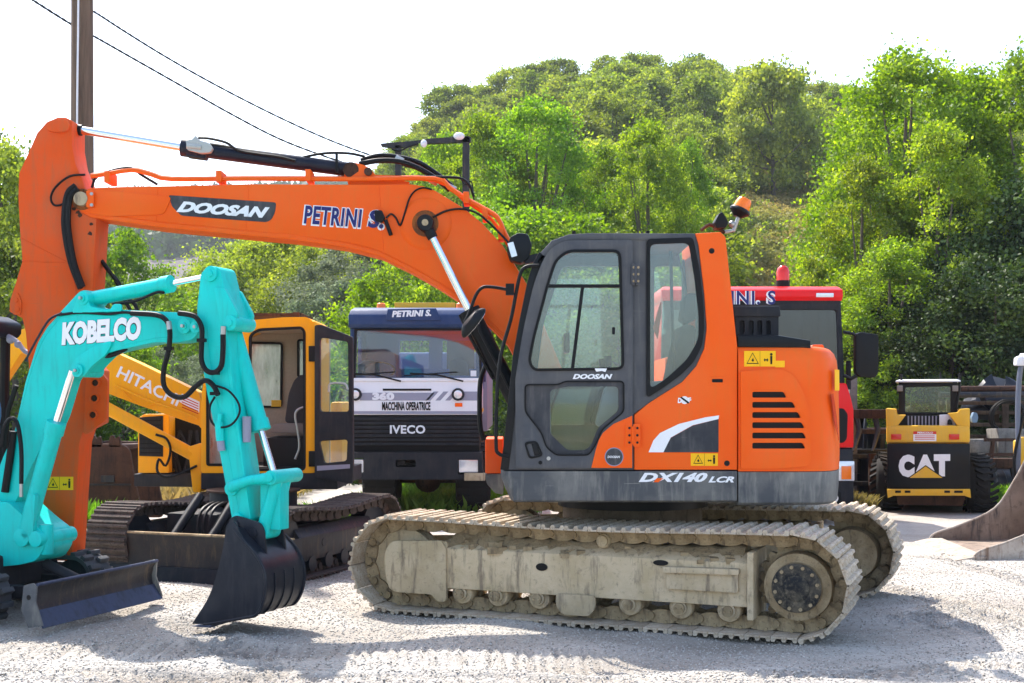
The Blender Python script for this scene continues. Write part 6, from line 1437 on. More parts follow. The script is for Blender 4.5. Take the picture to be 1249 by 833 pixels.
FL = Fr(4.66, 12.4, -4.4)
LB = Thing('loader_bucket', 'worn brown loader bucket with pale near side plate on the gravel at the right edge', 'loader bucket', FL)
def loader():
    T = LB; f = FL; W = 1.7
    rim = [(-.02, 0.0), (.06, .09), (.34, .19), (.72, .38), (.94, .70), (1.09, .98), (1.22, 1.12)]
    R_ = [tuple(p) for p in cat([Vector(p) for p in rim], 4)]
    C_ = [tuple(p) for p in cat([Vector(p) for p in [(-.02, 0.0), (.3, .0), (.8, .01), (1.25, .10), (1.48, .36), (1.52, .72), (1.40, 1.0), (1.22, 1.12)]], 4)]
    inn = [(p[0] - .03 * min(1, i / 12), p[1] + .022 * max(0, 1 - i / 26)) for i, p in enumerate(C_)]
    g = G(); g.prism(f, C_ + inn[::-1], .0, W); sh = T.part('bucket_shell', g, M['rustloader'], smooth=50)
    for v, mt in ((-.012, 'mudloader'), (W - .02, 'rustloader')):
        g = G(); g.prism(f, C_ + R_[1:-1][::-1], v, v + .03); sp = T.part('side_plate', g, M[mt], sh, bevel=.004)
        g = G(); g.tube([f.w(u, v + .015, z) for u, z in R_], .017, 8); T.part('side_rim', g, M['mudloader'], sh)
    for k, (u, z) in enumerate(((.5, .2), (.95, .5))): g = G(); g.cyl(f.w(u, -.03, z), f.w(u, .0, z), .03, n=8); T.part('bolt', g, M['steel'], sh)
    g = G(); g.prism(f, [(-.20, .0), (.10, .0), (.12, .045), (.0, .04)], -.03, W + .01); T.part('cutting_edge', g, M['mudloader'], sh, bevel=.004, label='pale worn cutting edge')
    g = G()
    for v in (.45, 1.15): g.prism(f, rp([(1.46, .3), (1.8, .45), (1.85, .75), (1.48, .95)], .05), v, v + .05)
    T.part('rear_bracket', g, M['rustloader'], sh)
M['mudloader'] = mud('pale_scraped_steel', (.30, .25, .20), (.42, .37, .31), (.17, .11, .075), 3, .3)
M['rustloader'] = mud('scraped_brown_steel', (.17, .125, .095), (.27, .21, .165), (.07, .06, .055), 2.2, .2)
loader()
FP = Fr(6.1, 14.3, 0)
def mast():
    T = Thing('compact_loader', 'loader with pale capped canopy post and yellow arm, cut off by the right edge', 'loader', FP)
    f = FP; g = G(); g.tube([f.P(*p, 0) for p in ((1241, 590), (1242, 545), (1241.5, 500), (1243, 465), (1246, 445), (1252, 436), (1275, 434), (1330, 434))], .03, 10, 4); T.part('canopy_post', g, M['postgrey'])
    g = G(); g.prism(f, rp(f.pts([(1239, 446), (1240, 436), (1247, 433), (1252, 435), (1252, 446)], -.03), .02), -.05, .05); g.prism(f, f.pts([(1246, 440), (1246, 431), (1330, 429), (1330, 440)], 0), -.6, .06); T.part('canopy_roof', g, M['catwhite'], bevel=.01)
    g = G(); g.prism(f, f.pts([(1238, 560), (1238, 538), (1247, 533), (1260, 533), (1300, 560), (1300, 592), (1242, 592)], .1), .1, .16); T.part('yellow_arm', g, M['caty'], bevel=.01)
    g = G(); g.box(f, .95, 2.4, .1, 1.3, .45, 1.4); T.part('body', g, M['caty'], bevel=.04)
    for y in (.3, 1.5):
        for u in (1.05, 2.2):
            g = G(); g.rev(f.w(u, y - .15, .42), f.w(u, y + .15, .42), [(0, .2), (0, .38), (.15, .42), (.85, .42), (1, .38), (1, .2)], 26); T.part('tyre', g, M['rubber'])
    g = G(); g.tube([f.P(*p, -.02) for p in ((1239, 590), (1237, 560), (1243, 530), (1250, 500))], .018, 6, 3); T.part('hose', g, M['black'])
mast()

def scrap():
    rr = random.Random(21)
    def at(px, Y): return (px - CX) / F * Y
    def box_thing(nm, lab, cat_, px, Y, w, d, h, z0, mt, rot=0, bv=.02, group=None, z=0):
        f = Fr(at(px, Y), Y, rot); T = Thing(nm, lab, cat_, f, group); return T, f
    # dark digger buckets stacked on the left of the loader
    def old_bucket(px, Y, z, sc, rot, lab, mt='bucketblack'):
        f = Fr(at(px, Y), Y, rot, z); T = Thing('spare_bucket', lab, 'bucket', f, 'spare buckets in the scrap pile')
        pr_ = [(x * sc, q * sc) for x, q in ((-.35, .05), (.0, .0), (.3, .08), (.42, .3), (.36, .55), (.12, .66), (.08, .62), (-.12, .62))]
        C_ = [tuple(p) for p in cat([Vector(p) for p in pr_[:6]], 4)]
        g = G(); g.prism(f, C_ + [(p[0] * .93, p[1] * .93 + .025) for p in C_][::-1], 0, .8 * sc); sh = T.part('shell', g, M[mt], smooth=50)
        for v in (0, .78 * sc): g = G(); g.prism(f, C_ + [(-.1 * sc, .5 * sc)], v, v + .02); T.part('side_plate', g, M[mt], sh)
        for v in (.25 * sc, .5 * sc): g = G(); g.prism(f, rp([(.05 * sc, .6 * sc), (.35 * sc, .5 * sc), (.30 * sc, .85 * sc), (.1 * sc, .85 * sc)], .04), v, v + .025); T.part('ear', g, M[mt], sh)
        for k in range(4):
            g = G(); v = (.06 + k * .2) * sc; g.prism(f, [(-.5 * sc, .03), (-.3 * sc, .02), (-.3 * sc, .08), (-.34 * sc, .09)], v, v + .07 * sc); T.part('tooth', g, M['rust'], sh)
    old_bucket(1055, 20.0, .62, 1.15, 70, 'black digger bucket topmost in the scrap stack beside the red lorry')
    old_bucket(1062, 19.3, .05, 1.1, 100, 'black digger bucket on the ground under the scrap stack')
    old_bucket(1213, 19.0, .02, .7, 10, 'brown rusted bucket behind the skid steer tyre', 'rust')
    # dark platform of beams
    for k, (z, lab) in enumerate(((.55, 'upper dark steel beam frame behind the red lorry'), (1.12, 'topmost dark steel beam frame behind the red lorry'))):
        f = Fr(at(1062, 20.4), 20.4, 4 * k, z); T = Thing('beam_rack', lab, 'rack', f, 'dark steel frames in the scrap row')
        for v in (-.5, 0, .5): g = G(); g.box(f, -.75, .8, v - .04, v + .04, -.04, .04); T.part('beam', g, M['rust' if k else 'bucketblack'], bevel=.006)
        for u in (-.7, 0, .7): g = G(); g.box(f, u - .04, u + .04, -.55, .55, -.56 if k == 0 else -.5, -.045); T.part('upright', g, M['bucketblack'], bevel=.006)
    # dark container low box beneath
    f = Fr(at(1060, 19.6), 19.6, 3); T = Thing('steel_tank', 'low black steel tank with rounded lid between lorry and skid steer', 'tank', f)
    g = G(); g.box(f, -.75, .75, 0, .5, .45, .78); T.part('body', g, M['blackgloss'], bevel=.05); g = G(); g.prism(f, rp([(-.3, .78), (-.2, .84), (.5, .84), (.55, .78)], .03), .0, .4); T.part('lid', g, M['tdark'], bevel=.02)
    g = G()
    for u in (-.6, .6): g.box(f, u - .06, u + .06, .05, .45, 0, .45)
    T.part('leg', g, M['rust'])
    # timber rack on the right: shelves of beams
    f = Fr(at(1218, 20.2), 20.2, -3); T = Thing('timber_rack', 'dark weathered rack of horizontal beams behind the skid steer', 'rack', f)
    for k, z in enumerate((1.02, 1.22, 1.42, 1.58)):
        for v in (0, .3): g = G(); g.box(f, -.95 + .04 * k, 1.3, v, v + .12, z - .03, z + .03); T.part('beam', g, M['wood'], bevel=.006)
    for u in (-.8, .1, 1.1):
        for v in (-.05, .42): g = G(); g.box(f, u - .05, u + .05, v, v + .05, .0, 1.64); T.part('upright', g, M['wood'], bevel=.006)
    for i, (px, Y, w_, h_, z, lab) in enumerate(((1198, 19.8, .62, .55, .45, 'grey concrete block directly beside the skid steer tyre'), (1229, 19.7, .5, .42, .75, 'pale concrete block on top of another block by the rack'), (1226, 19.9, .6, .62, .12, 'grey concrete block lowest under the pale one'), (1198, 19.9, .7, .42, 0.02, 'grey concrete block on the ground beside the skid steer'))):
        f = Fr(at(px, Y), Y, rr.uniform(-8, 8), z); g = G(); n_ = 5
        g.loft([[f.w(u * w_ / 2 * (1 + rr.uniform(-.08, .03)), v * .25, q * h_ + rr.uniform(-.01, .01)) for u, v in ((-1, -1), (-.3, -1.05), (.4, -1), (1, -1), (1, 1), (-1, 1))] for q in (0, .3, .7, 1)])
        single('concrete_block', g, M['concrete'], lab, 'concrete block', group='concrete blocks by the rack', bevel=.02)
    # tarpaulin heaps
    for i, (px, Y, w_, h_, z, lab) in enumerate(((1192, 20.9, .7, .45, 1.3, 'black tarpaulin heap on the rack, nearest the skid steer'), (1219, 20.9, .8, .42, 1.62, 'black tarpaulin heap highest on the right of the rack'))):
        f = Fr(at(px, Y), Y, 0, z); g = G(); rings = []
        for k in range(6):
            t = k / 5; r_ = math.cos(t * 1.5) ** .45
            rings.append([f.w(w_ * .5 * r_ * math.cos(a) * (1 + .15 * math.sin(a * 3 + k + i) + .08 * math.sin(a * 7 + 2 * k)), .35 * r_ * math.sin(a), h_ * t * (.75 + .25 * math.sin(a * 2 + i * 2) + .12 * math.sin(a * 5 + k))) for a in (2 * math.pi * j / 18 for j in range(18))])
        g.loft(rings); single('tarpaulin', g, M['tarp'], lab, 'tarpaulin', group='black tarpaulins')
    # rusty ironwork: rollers and a trestle
    f = Fr(at(1212, 19.2), 19.2, 6, 0.0); T = Thing('rusty_trestle', 'rusty iron trestle with rollers in front of the rack', 'ironwork', f)
    for u in (-.05, .35): g = G(); g.tube([f.w(u - .06, 0, .1), f.w(u + .04, 0, 1.0)], .035, 6); T.part('leg', g, M['rust'])
    for z in (.5, .75, .98): g = G(); g.box(f, -.15, .45, -.03, .03, z, z + .05); T.part('rail', g, M['rust'])
    for u, z in ((-.35, .32), (-.12, .28), (.14, .32), (.36, .3), (.0, .52)):
        g = G(); g.rev(f.w(u, -.3, z), f.w(u, .1, z), [(0, .06), (0, .13), (.2, .13), (.22, .1), (.78, .1), (.8, .13), (1, .13), (1, .06)], 18); T.part('roller', g, M['rust'])
    g = G(); g.box(f, -.6, .8, -.2, .3, .0, .18); T.part('base', g, M['bucketblack'], bevel=.02)
    f = Fr(at(1185, 18.9), 18.9, 0, 1.28); g = G(); g.prism(f, rp([(-.0, 0), (.07, .0), (.09, .08), (.07, .15), (.02, .16), (-.01, .08)], .02), -.04, .04); single('plastic_sack', g, plain('pale_blue_sack', (.16, .24, .34), .4), 'pale blue plastic sack hanging beside the skid steer hood', 'sack')
    # a row of dark, rusty implements laid along the far edge of the yard
    def forks(px, Y, lab):
        f = Fr(at(px, Y), Y, 12); T = Thing('fork_attachment', lab, 'implement', f)
        for u in (-.3, .3): g = G(); g.box(f, u - .06, u + .06, -.7, .1, .05, .1); T.part('fork', g, M['rust'], bevel=.008); g = G(); g.box(f, u - .06, u + .06, .1, .15, .05, .8); T.part('shank', g, M['rust'], bevel=.008)
        for z in (.3, .72): g = G(); g.box(f, -.55, .55, .16, .22, z, z + .07); T.part('carrier_bar', g, M['bladeworn'], bevel=.008)
    def ripper(px, Y, z, lab):
        f = Fr(at(px, Y), Y, -15, z); T = Thing('ripper', lab, 'implement', f); g = G(); g.box(f, -.5, .5, -.08, .08, .5, .64); T.part('beam', g, M['rust'], bevel=.01)
        for k in range(4): u = -.42 + k * .28; g = G(); g.tube([f.w(u, 0, .55), f.w(u + .04, -.05, .3), f.w(u - .02, -.2, .08), f.w(u - .05, -.35, 0)], [.045, .04, .03, .015], 6); T.part('tine', g, M['bladeworn'])
    def drum(px, Y, z, lab, mt, r_=.3, w_=.7, rot=10):
        f = Fr(at(px, Y), Y, rot, z); T = Thing('steel_drum', lab, 'drum', f); g = G(); g.rev(f.w(-w_ / 2, 0, r_), f.w(w_ / 2, 0, r_), [(0, .03), (0, r_ * .96), (.03, r_), (.3, r_), (.32, r_ * 1.04), (.35, r_), (.65, r_), (.68, r_ * 1.04), (.7, r_), (.97, r_), (1, r_ * .96), (1, .03)], 22); T.part('shell', g, M[mt])
        g = G(); g.cyl(f.w(w_ / 2, 0, r_), f.w(w_ / 2 + .06, 0, r_), .06, n=12); T.part('bung', g, M['rust'])
    def coil(px, Y, z, lab):
        f = Fr(at(px, Y), Y, 0, z); T = Thing('hose_coil', lab, 'coil', f)
        for k in range(4): g = G(); r_ = .26 + .03 * (k % 2); g.tube([f.w(r_ * math.cos(a), -.05 + .02 * k, .3 + r_ * math.sin(a) * (1 - .03 * k)) for a in (2 * math.pi * i / 22 for i in range(23))], .022, 6); T.part('hose_turn', g, M['black'])
    def pipes(px, Y, z, lab):
        f = Fr(at(px, Y), Y, 0, z); T = Thing('pipe_stack', lab, 'pipes', f)
        for i, (v, q) in enumerate(((0, .05), (.11, .05), (.22, .05), (.055, .145), (.165, .145))): g = G(); g.cyl(f.w(-.9 + .07 * i, v, q), f.w(.8 + .05 * (i % 3), v, q + .01), .048, n=12); T.part('pipe', g, M['rust' if i % 2 else 'bladeworn'])
    forks(1047, 18.8, 'pair of rusty forks standing between the red lorry and the skid steer')
    ripper(1056, 19.2, .84, 'rusty four-tined ripper lying on the black tank')
    pipes(1214, 19.6, 1.66, 'bundle of rusty pipes on top of the timber rack')
    drum(1206, 19.0, .0, 'dark steel drum lying behind the skid steer tyre', 'bladeworn')
    drum(1237, 19.1, .0, 'rust-brown drum lying at the far right of the rack', 'rust', .26, .6, -20)
    coil(1229, 19.9, 1.05, 'coil of black hose hung on the timber rack')
    ripper(1222, 18.7, .1, 'dark ripper standing in front of the timber rack')
    # post standing behind the lorry mirror
    g = G(); f = Fr(at(1040, 19.5), 19.5); g.box(f, -.06, .06, -.05, .05, 0, 2.0); single('wooden_post', g, M['concrete'], 'grey upright post just right of the red lorry', 'post')
    # big rusty bucket standing behind the orange arm
    f = Fr(at(118, 14.6), 14.6, 0); T = Thing('rusty_bucket', 'large dark rusty digging bucket standing behind the orange arm', 'bucket', f)
    o = rp([p + (.05,) for p in f.pts([(84, 545), (95, 540), (150, 542), (158, 548), (163, 580), (172, 622), (172, 640), (84, 640)], 0)], .05)
    g = G(); g.prism(f, o, 0, .06); g.prism(f, o, .9, .95); g.prism(f, [p for p in f.pts([(84, 545), (150, 543), (150, 549), (84, 551)], 0)], .05, .9); sh = T.part('shell', g, M['rust'], bevel=.015)
    for x0 in (108, 131): g = G(); g.prism(f, rp([p + (.03,) for p in f.pts([(x0, 546), (x0 + 1, 533), (x0 + 6, 530), (x0 + 8, 536), (x0 + 13, 531), (x0 + 16, 546)], -.03)], .02), .0, .05); T.part('hook', g, M['rust'], sh, bevel=.008)
    g = G(); g.prism(f, f.pts([(124, 588), (124, 580), (140, 580), (140, 588)], 0), -.03, .0); g.prism(f, f.pts([(90, 592), (90, 590), (160, 590), (160, 592)], 0), -.015, .0); T.part('plate', g, M['bladeworn'], sh)
scrap()

def pole_and_wires():
    Y = 16.5; f = Fr((100.5 - CX) / F * Y, Y, 0)
    T = Thing('utility_pole', 'tall dark wooden utility pole with white cable rising behind the orange arm', 'utility pole', f)
    g = G(); n_ = 20; rings = []
    for k in range(14):
        z = k * 10.5 / 13; r_ = .165 - .0035 * z
        rings.append([f.w(r_ * math.cos(a) * (1 + .03 * math.sin(a * 5 + k * .3)), r_ * math.sin(a), z) for a in (2 * math.pi * j / n_ for j in range(n_))])
    g.loft(rings); T.part('shaft', g, M['pole'], smooth=60)
    g = G(); g.tube([f.w(.0 + .012 * math.sin(z), -.175, z) for z in (0, 2, 4, 5.5, 7, 9, 10.3)], .014, 6, 3); T.part('white_cable', g, M['catwhite'])
    for (p0, p1, s_, lab) in (((88, -4), (410, 196), 24, 'lower twisted black overhead cable sagging to the right'), ((40, -2), (0, 0), 0, None)):
        pass
    def wire(L_, Y0, Y1, r_, lab, nm='overhead_cable', tw=True, grp='overhead cables'):
        L2 = cat([Vector(p) for p in L_], 12); n_ = len(L2); P_ = []
        for i, p in enumerate(L2):
            Yq = Y0 + (Y1 - Y0) * i / (n_ - 1); dx, dz = (p.x - CX) / F, (HZ - p.y) / F; P_.append(Vector((dx * Yq, Yq, HC + dz * Yq)))
        g = G()
        if tw:
            m_ = n_ * 6
            for ph in (0, math.pi):
                Q = []
                for i in range(m_):
                    t = i / (m_ - 1) * (n_ - 1); k = min(int(t), n_ - 2); p = P_[k].lerp(P_[k + 1], t - k); a = t * 1.5 + ph
                    Q.append(p + Vector((math.cos(a) * .5, 0, math.sin(a))) * r_ * .55)
                g.tube(Q, r_, 5)
        else: g.tube(P_, r_, 5)
        single(nm, g, M['black'], lab, 'cable', group=grp)
    wire([(20, -14), (40, 0), (86, 29), (116, 45), (160, 70), (220, 104), (280, 138), (340, 169), (400, 192), (450, 207)], 16, 24, .013, 'lower twisted black overhead cable crossing in front of the pole')
    wire([(60, -18), (92, 2), (116, 15), (150, 37), (200, 68), (260, 102), (330, 138), (400, 170), (460, 192), (520, 210)], 16.6, 26, .013, 'upper twisted black overhead cable running down from the pole')
    wire([(262, -6), (330, 48), (400, 102), (470, 160), (520, 195)], 40, 60, .006, 'faint thin wire high in the sky, left of three', 'thin_wire', False, 'faint wires')
    wire([(330, -2), (420, 70), (500, 135), (560, 180)], 40, 60, .006, 'faint thin wire high in the sky, middle of three', 'thin_wire', False, 'faint wires')
    wire([(376, 0), (440, 55), (500, 110), (560, 170)], 40, 60, .006, 'faint thin wire high in the sky, right of three', 'thin_wire', False, 'faint wires')
m, b, L = new_mat('pole_wood'); M['pole'] = m
n1 = noise(m, 6, 6, .7, stretch=(3, 3, .15)); L.new(mixc(m, ramp(m, n1.outputs[0], .35, .7).outputs[0], (.085, .055, .036), (.20, .135, .09)), b.inputs['Base Color']); b.inputs['Roughness'].default_value = .9; bump(m, b, n1.outputs[0], .6, .02)
pole_and_wires()
def gantry():
    Y = 22; f = Fr((528 - CX) / F * Y, Y, 0)
    T = Thing('steel_gantry', 'rusted steel gantry with round white caps and climbing leaves behind the boom', 'gantry', f)
    st = M['bladeworn']
    g = G(); g.prism(f, f.pts([(482, 300), (482, 177), (489, 177), (489, 300)], 0), 0, .12); T.part('post', g, st)
    g = G(); g.prism(f, f.pts([(564, 340), (564, 166), (572.5, 166), (572.5, 340)], 0), 0, .12); T.part('post', g, st)
    for p0, p1 in ((482, 564), ):
        for (x0, x1) in ((483.5, 487.5), (565, 571)): 
            u0, u1 = f.px(x0, 0, 0)[0], f.px(x1, 0, 0)[0]; g = G(); g.box(f, u0, u1, .01, .11, 0, 3.0); T.part('lower_post', g, st)
    g = G(); g.prism(f, f.pts([(465, 178), (464, 175), (481, 173.5), (510, 171.5), (510, 176), (482, 181)], 0), 0, .1); g.prism(f, f.pts([(520, 169), (560, 166.5), (574, 167), (574, 173), (520, 175)], 0), 0, .1); g.prism(f, f.pts([(505, 171), (524, 169), (524, 173), (505, 174)], 0), .03, .07); T.part('crossbar', g, st)
    g = G(); g.ball(f.P(560, 166, -.04), .10, .07, .07, 14); g.ball(f.P(517, 175, -.03), .06, .05, .07, 12); T.part('round_cap', g, M['catwhite'])
    g = G(); g.tube([f.P(*p, -.05) for p in ((478, 182), (487, 184), (500, 178), (510, 175))], .015, 5, 4); g.tube([f.P(*p, -.03) for p in ((560, 210), (566, 225), (575, 222), (578, 245))], .012, 5, 4); T.part('loose_wire', g, M['black'])
gantry()
# ---------------------------------------------------------------- trees and plants
def leaf_mat(name, c1, c2, trans=.45, ws=.9, c3=None):
    m = bpy.data.materials.new(name); m.use_nodes = True; N = m.node_tree.nodes; L = m.node_tree.links; N.clear()
    o = N.new('ShaderNodeOutputMaterial'); d = N.new('ShaderNodeBsdfDiffuse'); t = N.new('ShaderNodeBsdfTranslucent'); gl = N.new('ShaderNodeBsdfGlossy'); gl.inputs['Roughness'].default_value = .55
    ge = N.new('ShaderNodeNewGeometry'); oi = N.new('ShaderNodeObjectInfo'); n = noise(m, ws, 3)
    c = mixc(m, ge.outputs['Random Per Island'], c1, c2); c = mixc(m, ramp(m, n.outputs[0], .35, .65).outputs[0], c, c3 or [x * .8 for x in c1])
    hs = N.new('ShaderNodeHueSaturation'); mr = N.new('ShaderNodeMapRange'); L.new(oi.outputs['Random'], mr.inputs[0]); mr.inputs[3].default_value = .78; mr.inputs[4].default_value = 1.2; L.new(mr.outputs[0], hs.inputs['Value'])
    mr2 = N.new('ShaderNodeMapRange'); wn = N.new('ShaderNodeTexWhiteNoise'); wn.noise_dimensions = '1D'; L.new(oi.outputs['Random'], wn.inputs['W']); L.new(wn.outputs[0], mr2.inputs[0]); mr2.inputs[3].default_value = .492; mr2.inputs[4].default_value = .512; L.new(mr2.outputs[0], hs.inputs['Hue'])
    L.new(c, hs.inputs['Color'])
    x = N.new('ShaderNodeMixShader'); x.inputs[0].default_value = trans; L.new(hs.outputs[0], d.inputs[0]); L.new(d.outputs[0], x.inputs[1]); L.new(t.outputs[0], x.inputs[2])
    hs2 = N.new('ShaderNodeHueSaturation'); hs2.inputs['Saturation'].default_value = 1.1; hs2.inputs['Value'].default_value = 1.35; L.new(hs.outputs[0], hs2.inputs['Color']); L.new(hs2.outputs[0], t.inputs[0])
    y = N.new('ShaderNodeMixShader'); y.inputs[0].default_value = .03; L.new(x.outputs[0], y.inputs[1]); L.new(gl.outputs[0], y.inputs[2]); L.new(y.outputs[0], o.inputs[0]); return m
M['poplar'] = leaf_mat('poplar_leaves', (.11, .21, .016), (.40, .52, .06), .55)
M['poplar2'] = leaf_mat('poplar_leaves_yellow', (.14, .23, .016), (.47, .55, .065), .55)
M['oak'] = leaf_mat('oak_leaves', (.12, .17, .020), (.37, .42, .055), .5)
M['oak2'] = leaf_mat('hill_tree_leaves', (.15, .21, .026), (.46, .50, .07), .52)
M['dark'] = leaf_mat('shade_painted_leaves', (.022, .045, .010), (.10, .15, .02), .25)  # shade of the lower wood put into the leaf colour, little translucency
M['willow'] = leaf_mat('willow_leaves', (.15, .19, .10), (.24, .27, .17), .4)
M['far'] = leaf_mat('far_leaves', (.04, .075, .02), (.07, .11, .03), .3)
M['scrub'] = leaf_mat('dry_scrub', (.24, .17, .06), (.42, .29, .11), .35, .12, (.19, .19, .05))
M['drygrass'] = leaf_mat('dry_golden_grass', (.30, .20, .07), (.52, .37, .13), .4, .10, (.26, .27, .07))
M['weed'] = leaf_mat('weed_leaves', (.13, .26, .03), (.24, .38, .05), .5)
m, b, L = new_mat('bark'); M['bark'] = m
n1 = noise(m, 5, 6, .7, stretch=(2, 2, .3)); L.new(mixc(m, n1.outputs[0], (.07, .055, .04), (.17, .14, .11)), b.inputs['Base Color']); b.inputs['Roughness'].default_value = .95

def leaves(centers, size, seed, flat=0., aspect=.7):
    """diamond leaf sprays, two triangles each, folded a little along the rib"""
    r = np.random.default_rng(seed); n = len(centers)
    a = r.normal(size=(n, 3)); a[:, 2] *= (1 - flat); a /= np.linalg.norm(a, axis=1)[:, None]
    b_ = r.normal(size=(n, 3)); b_ -= a * (a * b_).sum(1)[:, None]; b_ /= np.linalg.norm(b_, axis=1)[:, None]; nrm = np.cross(a, b_)
    s = size * r.uniform(.6, 1.35, n)[:, None]
    V = np.stack([centers - a * s, centers + b_ * s * aspect + nrm * s * .15, centers + a * s, centers - b_ * s * aspect + nrm * s * .15], 1).reshape(-1, 3)
    return V, np.arange(4 * n).reshape(n, 4)

def tree_meshes(name, H, R, nl, ls, mat, seed, base=.2, lean=0, shape='round', nc=60, cr=.28, th=1.):
    r = np.random.default_rng(seed); rr = random.Random(seed)
    # clump centres on and inside an uneven envelope
    C = []
    while len(C) < nc:
        t = r.uniform(0, 1) ** (1.25 if shape == 'poplar' else 1); z = H * (base + (1 - base) * t)
        if shape == 'poplar': env = R * (.8 + .35 * t) * (1 - t ** 3.0) ** .8 + .1 * R
        elif shape == 'willow': env = R * math.sqrt(max(.05, 1 - (2 * t - .9) ** 2 * .85))
        else: env = R * math.sqrt(max(.02, 1 - (1.75 * t - .8) ** 2)) 
        q = r.uniform(.25, 1) ** .6; an = r.uniform(0, 2 * math.pi)
        C.append((env * q * math.cos(an) + lean * t, env * q * math.sin(an), z))
    C = np.array(C); k = r.integers(0, nc, nl); cs = R * cr * r.uniform(.6, 1.3, nc)
    d = r.normal(size=(nl, 3)); d /= np.linalg.norm(d, axis=1)[:, None]; d *= (r.uniform(0, 1, nl) ** .45)[:, None]; d[:, 2] *= .75
    P_ = C[k] + d * (cs[k] * np.where(r.uniform(0, 1, nl) < .28, r.uniform(1, 2.0, nl), 1.0))[:, None]; P_[:, 2] = np.maximum(P_[:, 2], H * .04)
    V, Fc = leaves(P_, ls, seed + 1); crown = big_mesh(name + '_crown', V, Fc, mat, False)
    g = G(); tr = H * .018 * th
    g.tube([Vector((0, 0, -1.0)), Vector((lean * .1, 0, H * .25)), Vector((lean * .4, .1, H * .55)), Vector((lean * .8, 0, H * .86))], [tr * 1.5, tr, tr * .6, tr * .2], 7, 0)
    for i in rr.sample(range(nc), min(nc, 16)):
        c = Vector(C[i]); zb = max(H * .15, c.z * .6); s = Vector((lean * zb / H, 0, zb)); g.tube([s, s.lerp(c, .5) + Vector((0, 0, -.03 * H)), c], [tr * .5, tr * .3, tr * .1], 5)
    trunk = mesh_from(name + '_trunk', g.v, g.f, M['bark'], 0, 60); return trunk, crown

PROTO = {}
def proto(key, *a, **k): PROTO[key] = tree_meshes(key, *a, **k)
proto('pop_a', 12, 3.3, 54000, .062, M['poplar'], 1, base=.06, shape='poplar', nc=240, cr=.18)
proto('pop_b', 12, 2.8, 46000, .062, M['poplar2'], 2, base=.06, shape='poplar', nc=210, cr=.19)
proto('pop_c', 12, 3.0, 48000, .062, M['poplar'], 3, base=.04, shape='poplar', nc=220, cr=.185)
proto('round_a', 7, 3.2, 17000, .115, M['oak'], 4, base=.2, nc=100, cr=.24)
proto('round_b', 7, 3.0, 17000, .115, M['oak2'], 5, base=.15, nc=90, cr=.25)
proto('round_c', 6, 3.4, 16000, .115, M['oak2'], 6, base=.15, nc=105, cr=.24)
proto('round_d', 6.5, 2.6, 12000, .11, M['oak'], 7, base=.1, shape='willow', nc=90, cr=.25)
proto('willow', 7, 2.6, 34000, .05, M['willow'], 8, base=.05, shape='willow', nc=150, cr=.17)
proto('bushy', 6, 2.6, 34000, .05, M['poplar'], 9, base=.03, shape='willow', nc=150, cr=.16)
proto('gredark', 7, 3.0, 34000, .06, M['dark'], 14, base=.02, shape='willow', nc=150, cr=.2)  # tree whose dark leaf colour stands in for shade
proto('green', 7, 3.0, 34000, .06, M['oak2'], 12, base=.03, shape='willow', nc=150, cr=.17)

TREES = 0
def tree(key, x, y, H=None, W=1., rz=0, lab='', name='tree', group=None, z=None):
    tr, cr = PROTO[key]; h0 = {'pop': 12, 'rou': 6.6, 'wil': 7, 'bus': 6, 'gre': 7, 'far': 8.5}[key[:3]]
    s = (H or h0) / h0; zz = float(land(x, y)) - .15 if z is None else z
    o = bpy.data.objects.new(name, None); COL.objects.link(o); o.location = (x, y, zz); o.rotation_euler = (0, 0, rz); o.scale = (s * W, s * W, s); o['label'] = lab; o['category'] = 'tree'
    if group: o['group'] = group
    for nm, me in (('trunk', tr), ('crown', cr)):
        c = bpy.data.objects.new(nm, me); COL.objects.link(c); c.parent = o
    return o
def tpx(px, Y): return (px - CX) / F * Y
def toph(pytop, Y, x): return HC + (HZ - pytop) / F * Y - float(land(x, Y))
def tree_at(key, px, Y, top, lab, W=1., name='tree', group=None, rz=None):
    x = tpx(px, Y); return tree(key, x, Y, toph(top, Y, x) * 1.0, W, rz if rz is not None else random.uniform(0, 6.28), lab, name, group)

# --- big poplars on the right
for a in (('pop_a', 1105, 31, 66, 'tallest bright green poplar, right of the tilted beacon and above the red lorry', 1.0),
          ('pop_b', 1052, 29, 190, 'lower yellow-green poplar directly above the red lorry beacon', .85),
          ('pop_c', 1185, 32, 85, 'tall green poplar behind the skid steer cab, second from the right edge', 1.05),
          ('pop_b', 1262, 30, 62, 'tall poplar cut off by the right edge of the picture', 1.),
          ('pop_c', 1018, 32, 300, 'small poplar just behind the red lorry beacon', .7),
          ('pop_a', 1075, 35, 112, 'poplar half hidden left of the tallest one', .85),
          ('pop_b', 1145, 28, 150, 'yellow-green poplar in front of the two tallest ones', .9),
          ('pop_c', 1085, 26, 290, 'bright low poplar directly above the skid steer roof', 1.15),
          ('pop_b', 1035, 27, 335, 'low bright poplar behind the red lorry mirror', 1.2),
          ('gredark', 1160, 25.5, 345, 'low tree with shade-painted leaves right behind the skid steer roof', 1.0),
          ('gredark', 1100, 27, 350, 'low tree with shade-painted leaves between red lorry mirror and skid steer roof', 1.0),
          ('gredark', 1215, 25, 310, 'tree with shade-painted leaves directly behind the tarpaulins', 1.),
          ('gredark', 1230, 28, 225, 'tall tree with shade-painted leaves over the timber rack', .9),
          ('gredark', 1275, 26, 290, 'tree with shade-painted leaves at the right edge over the capped post', 1.1)):
    tree_at(a[0], a[1], a[2], a[3], a[4], a[5], 'poplar_tree' if a[0][:3] == 'pop' else 'broadleaf_tree', 'trees along the right of the yard')
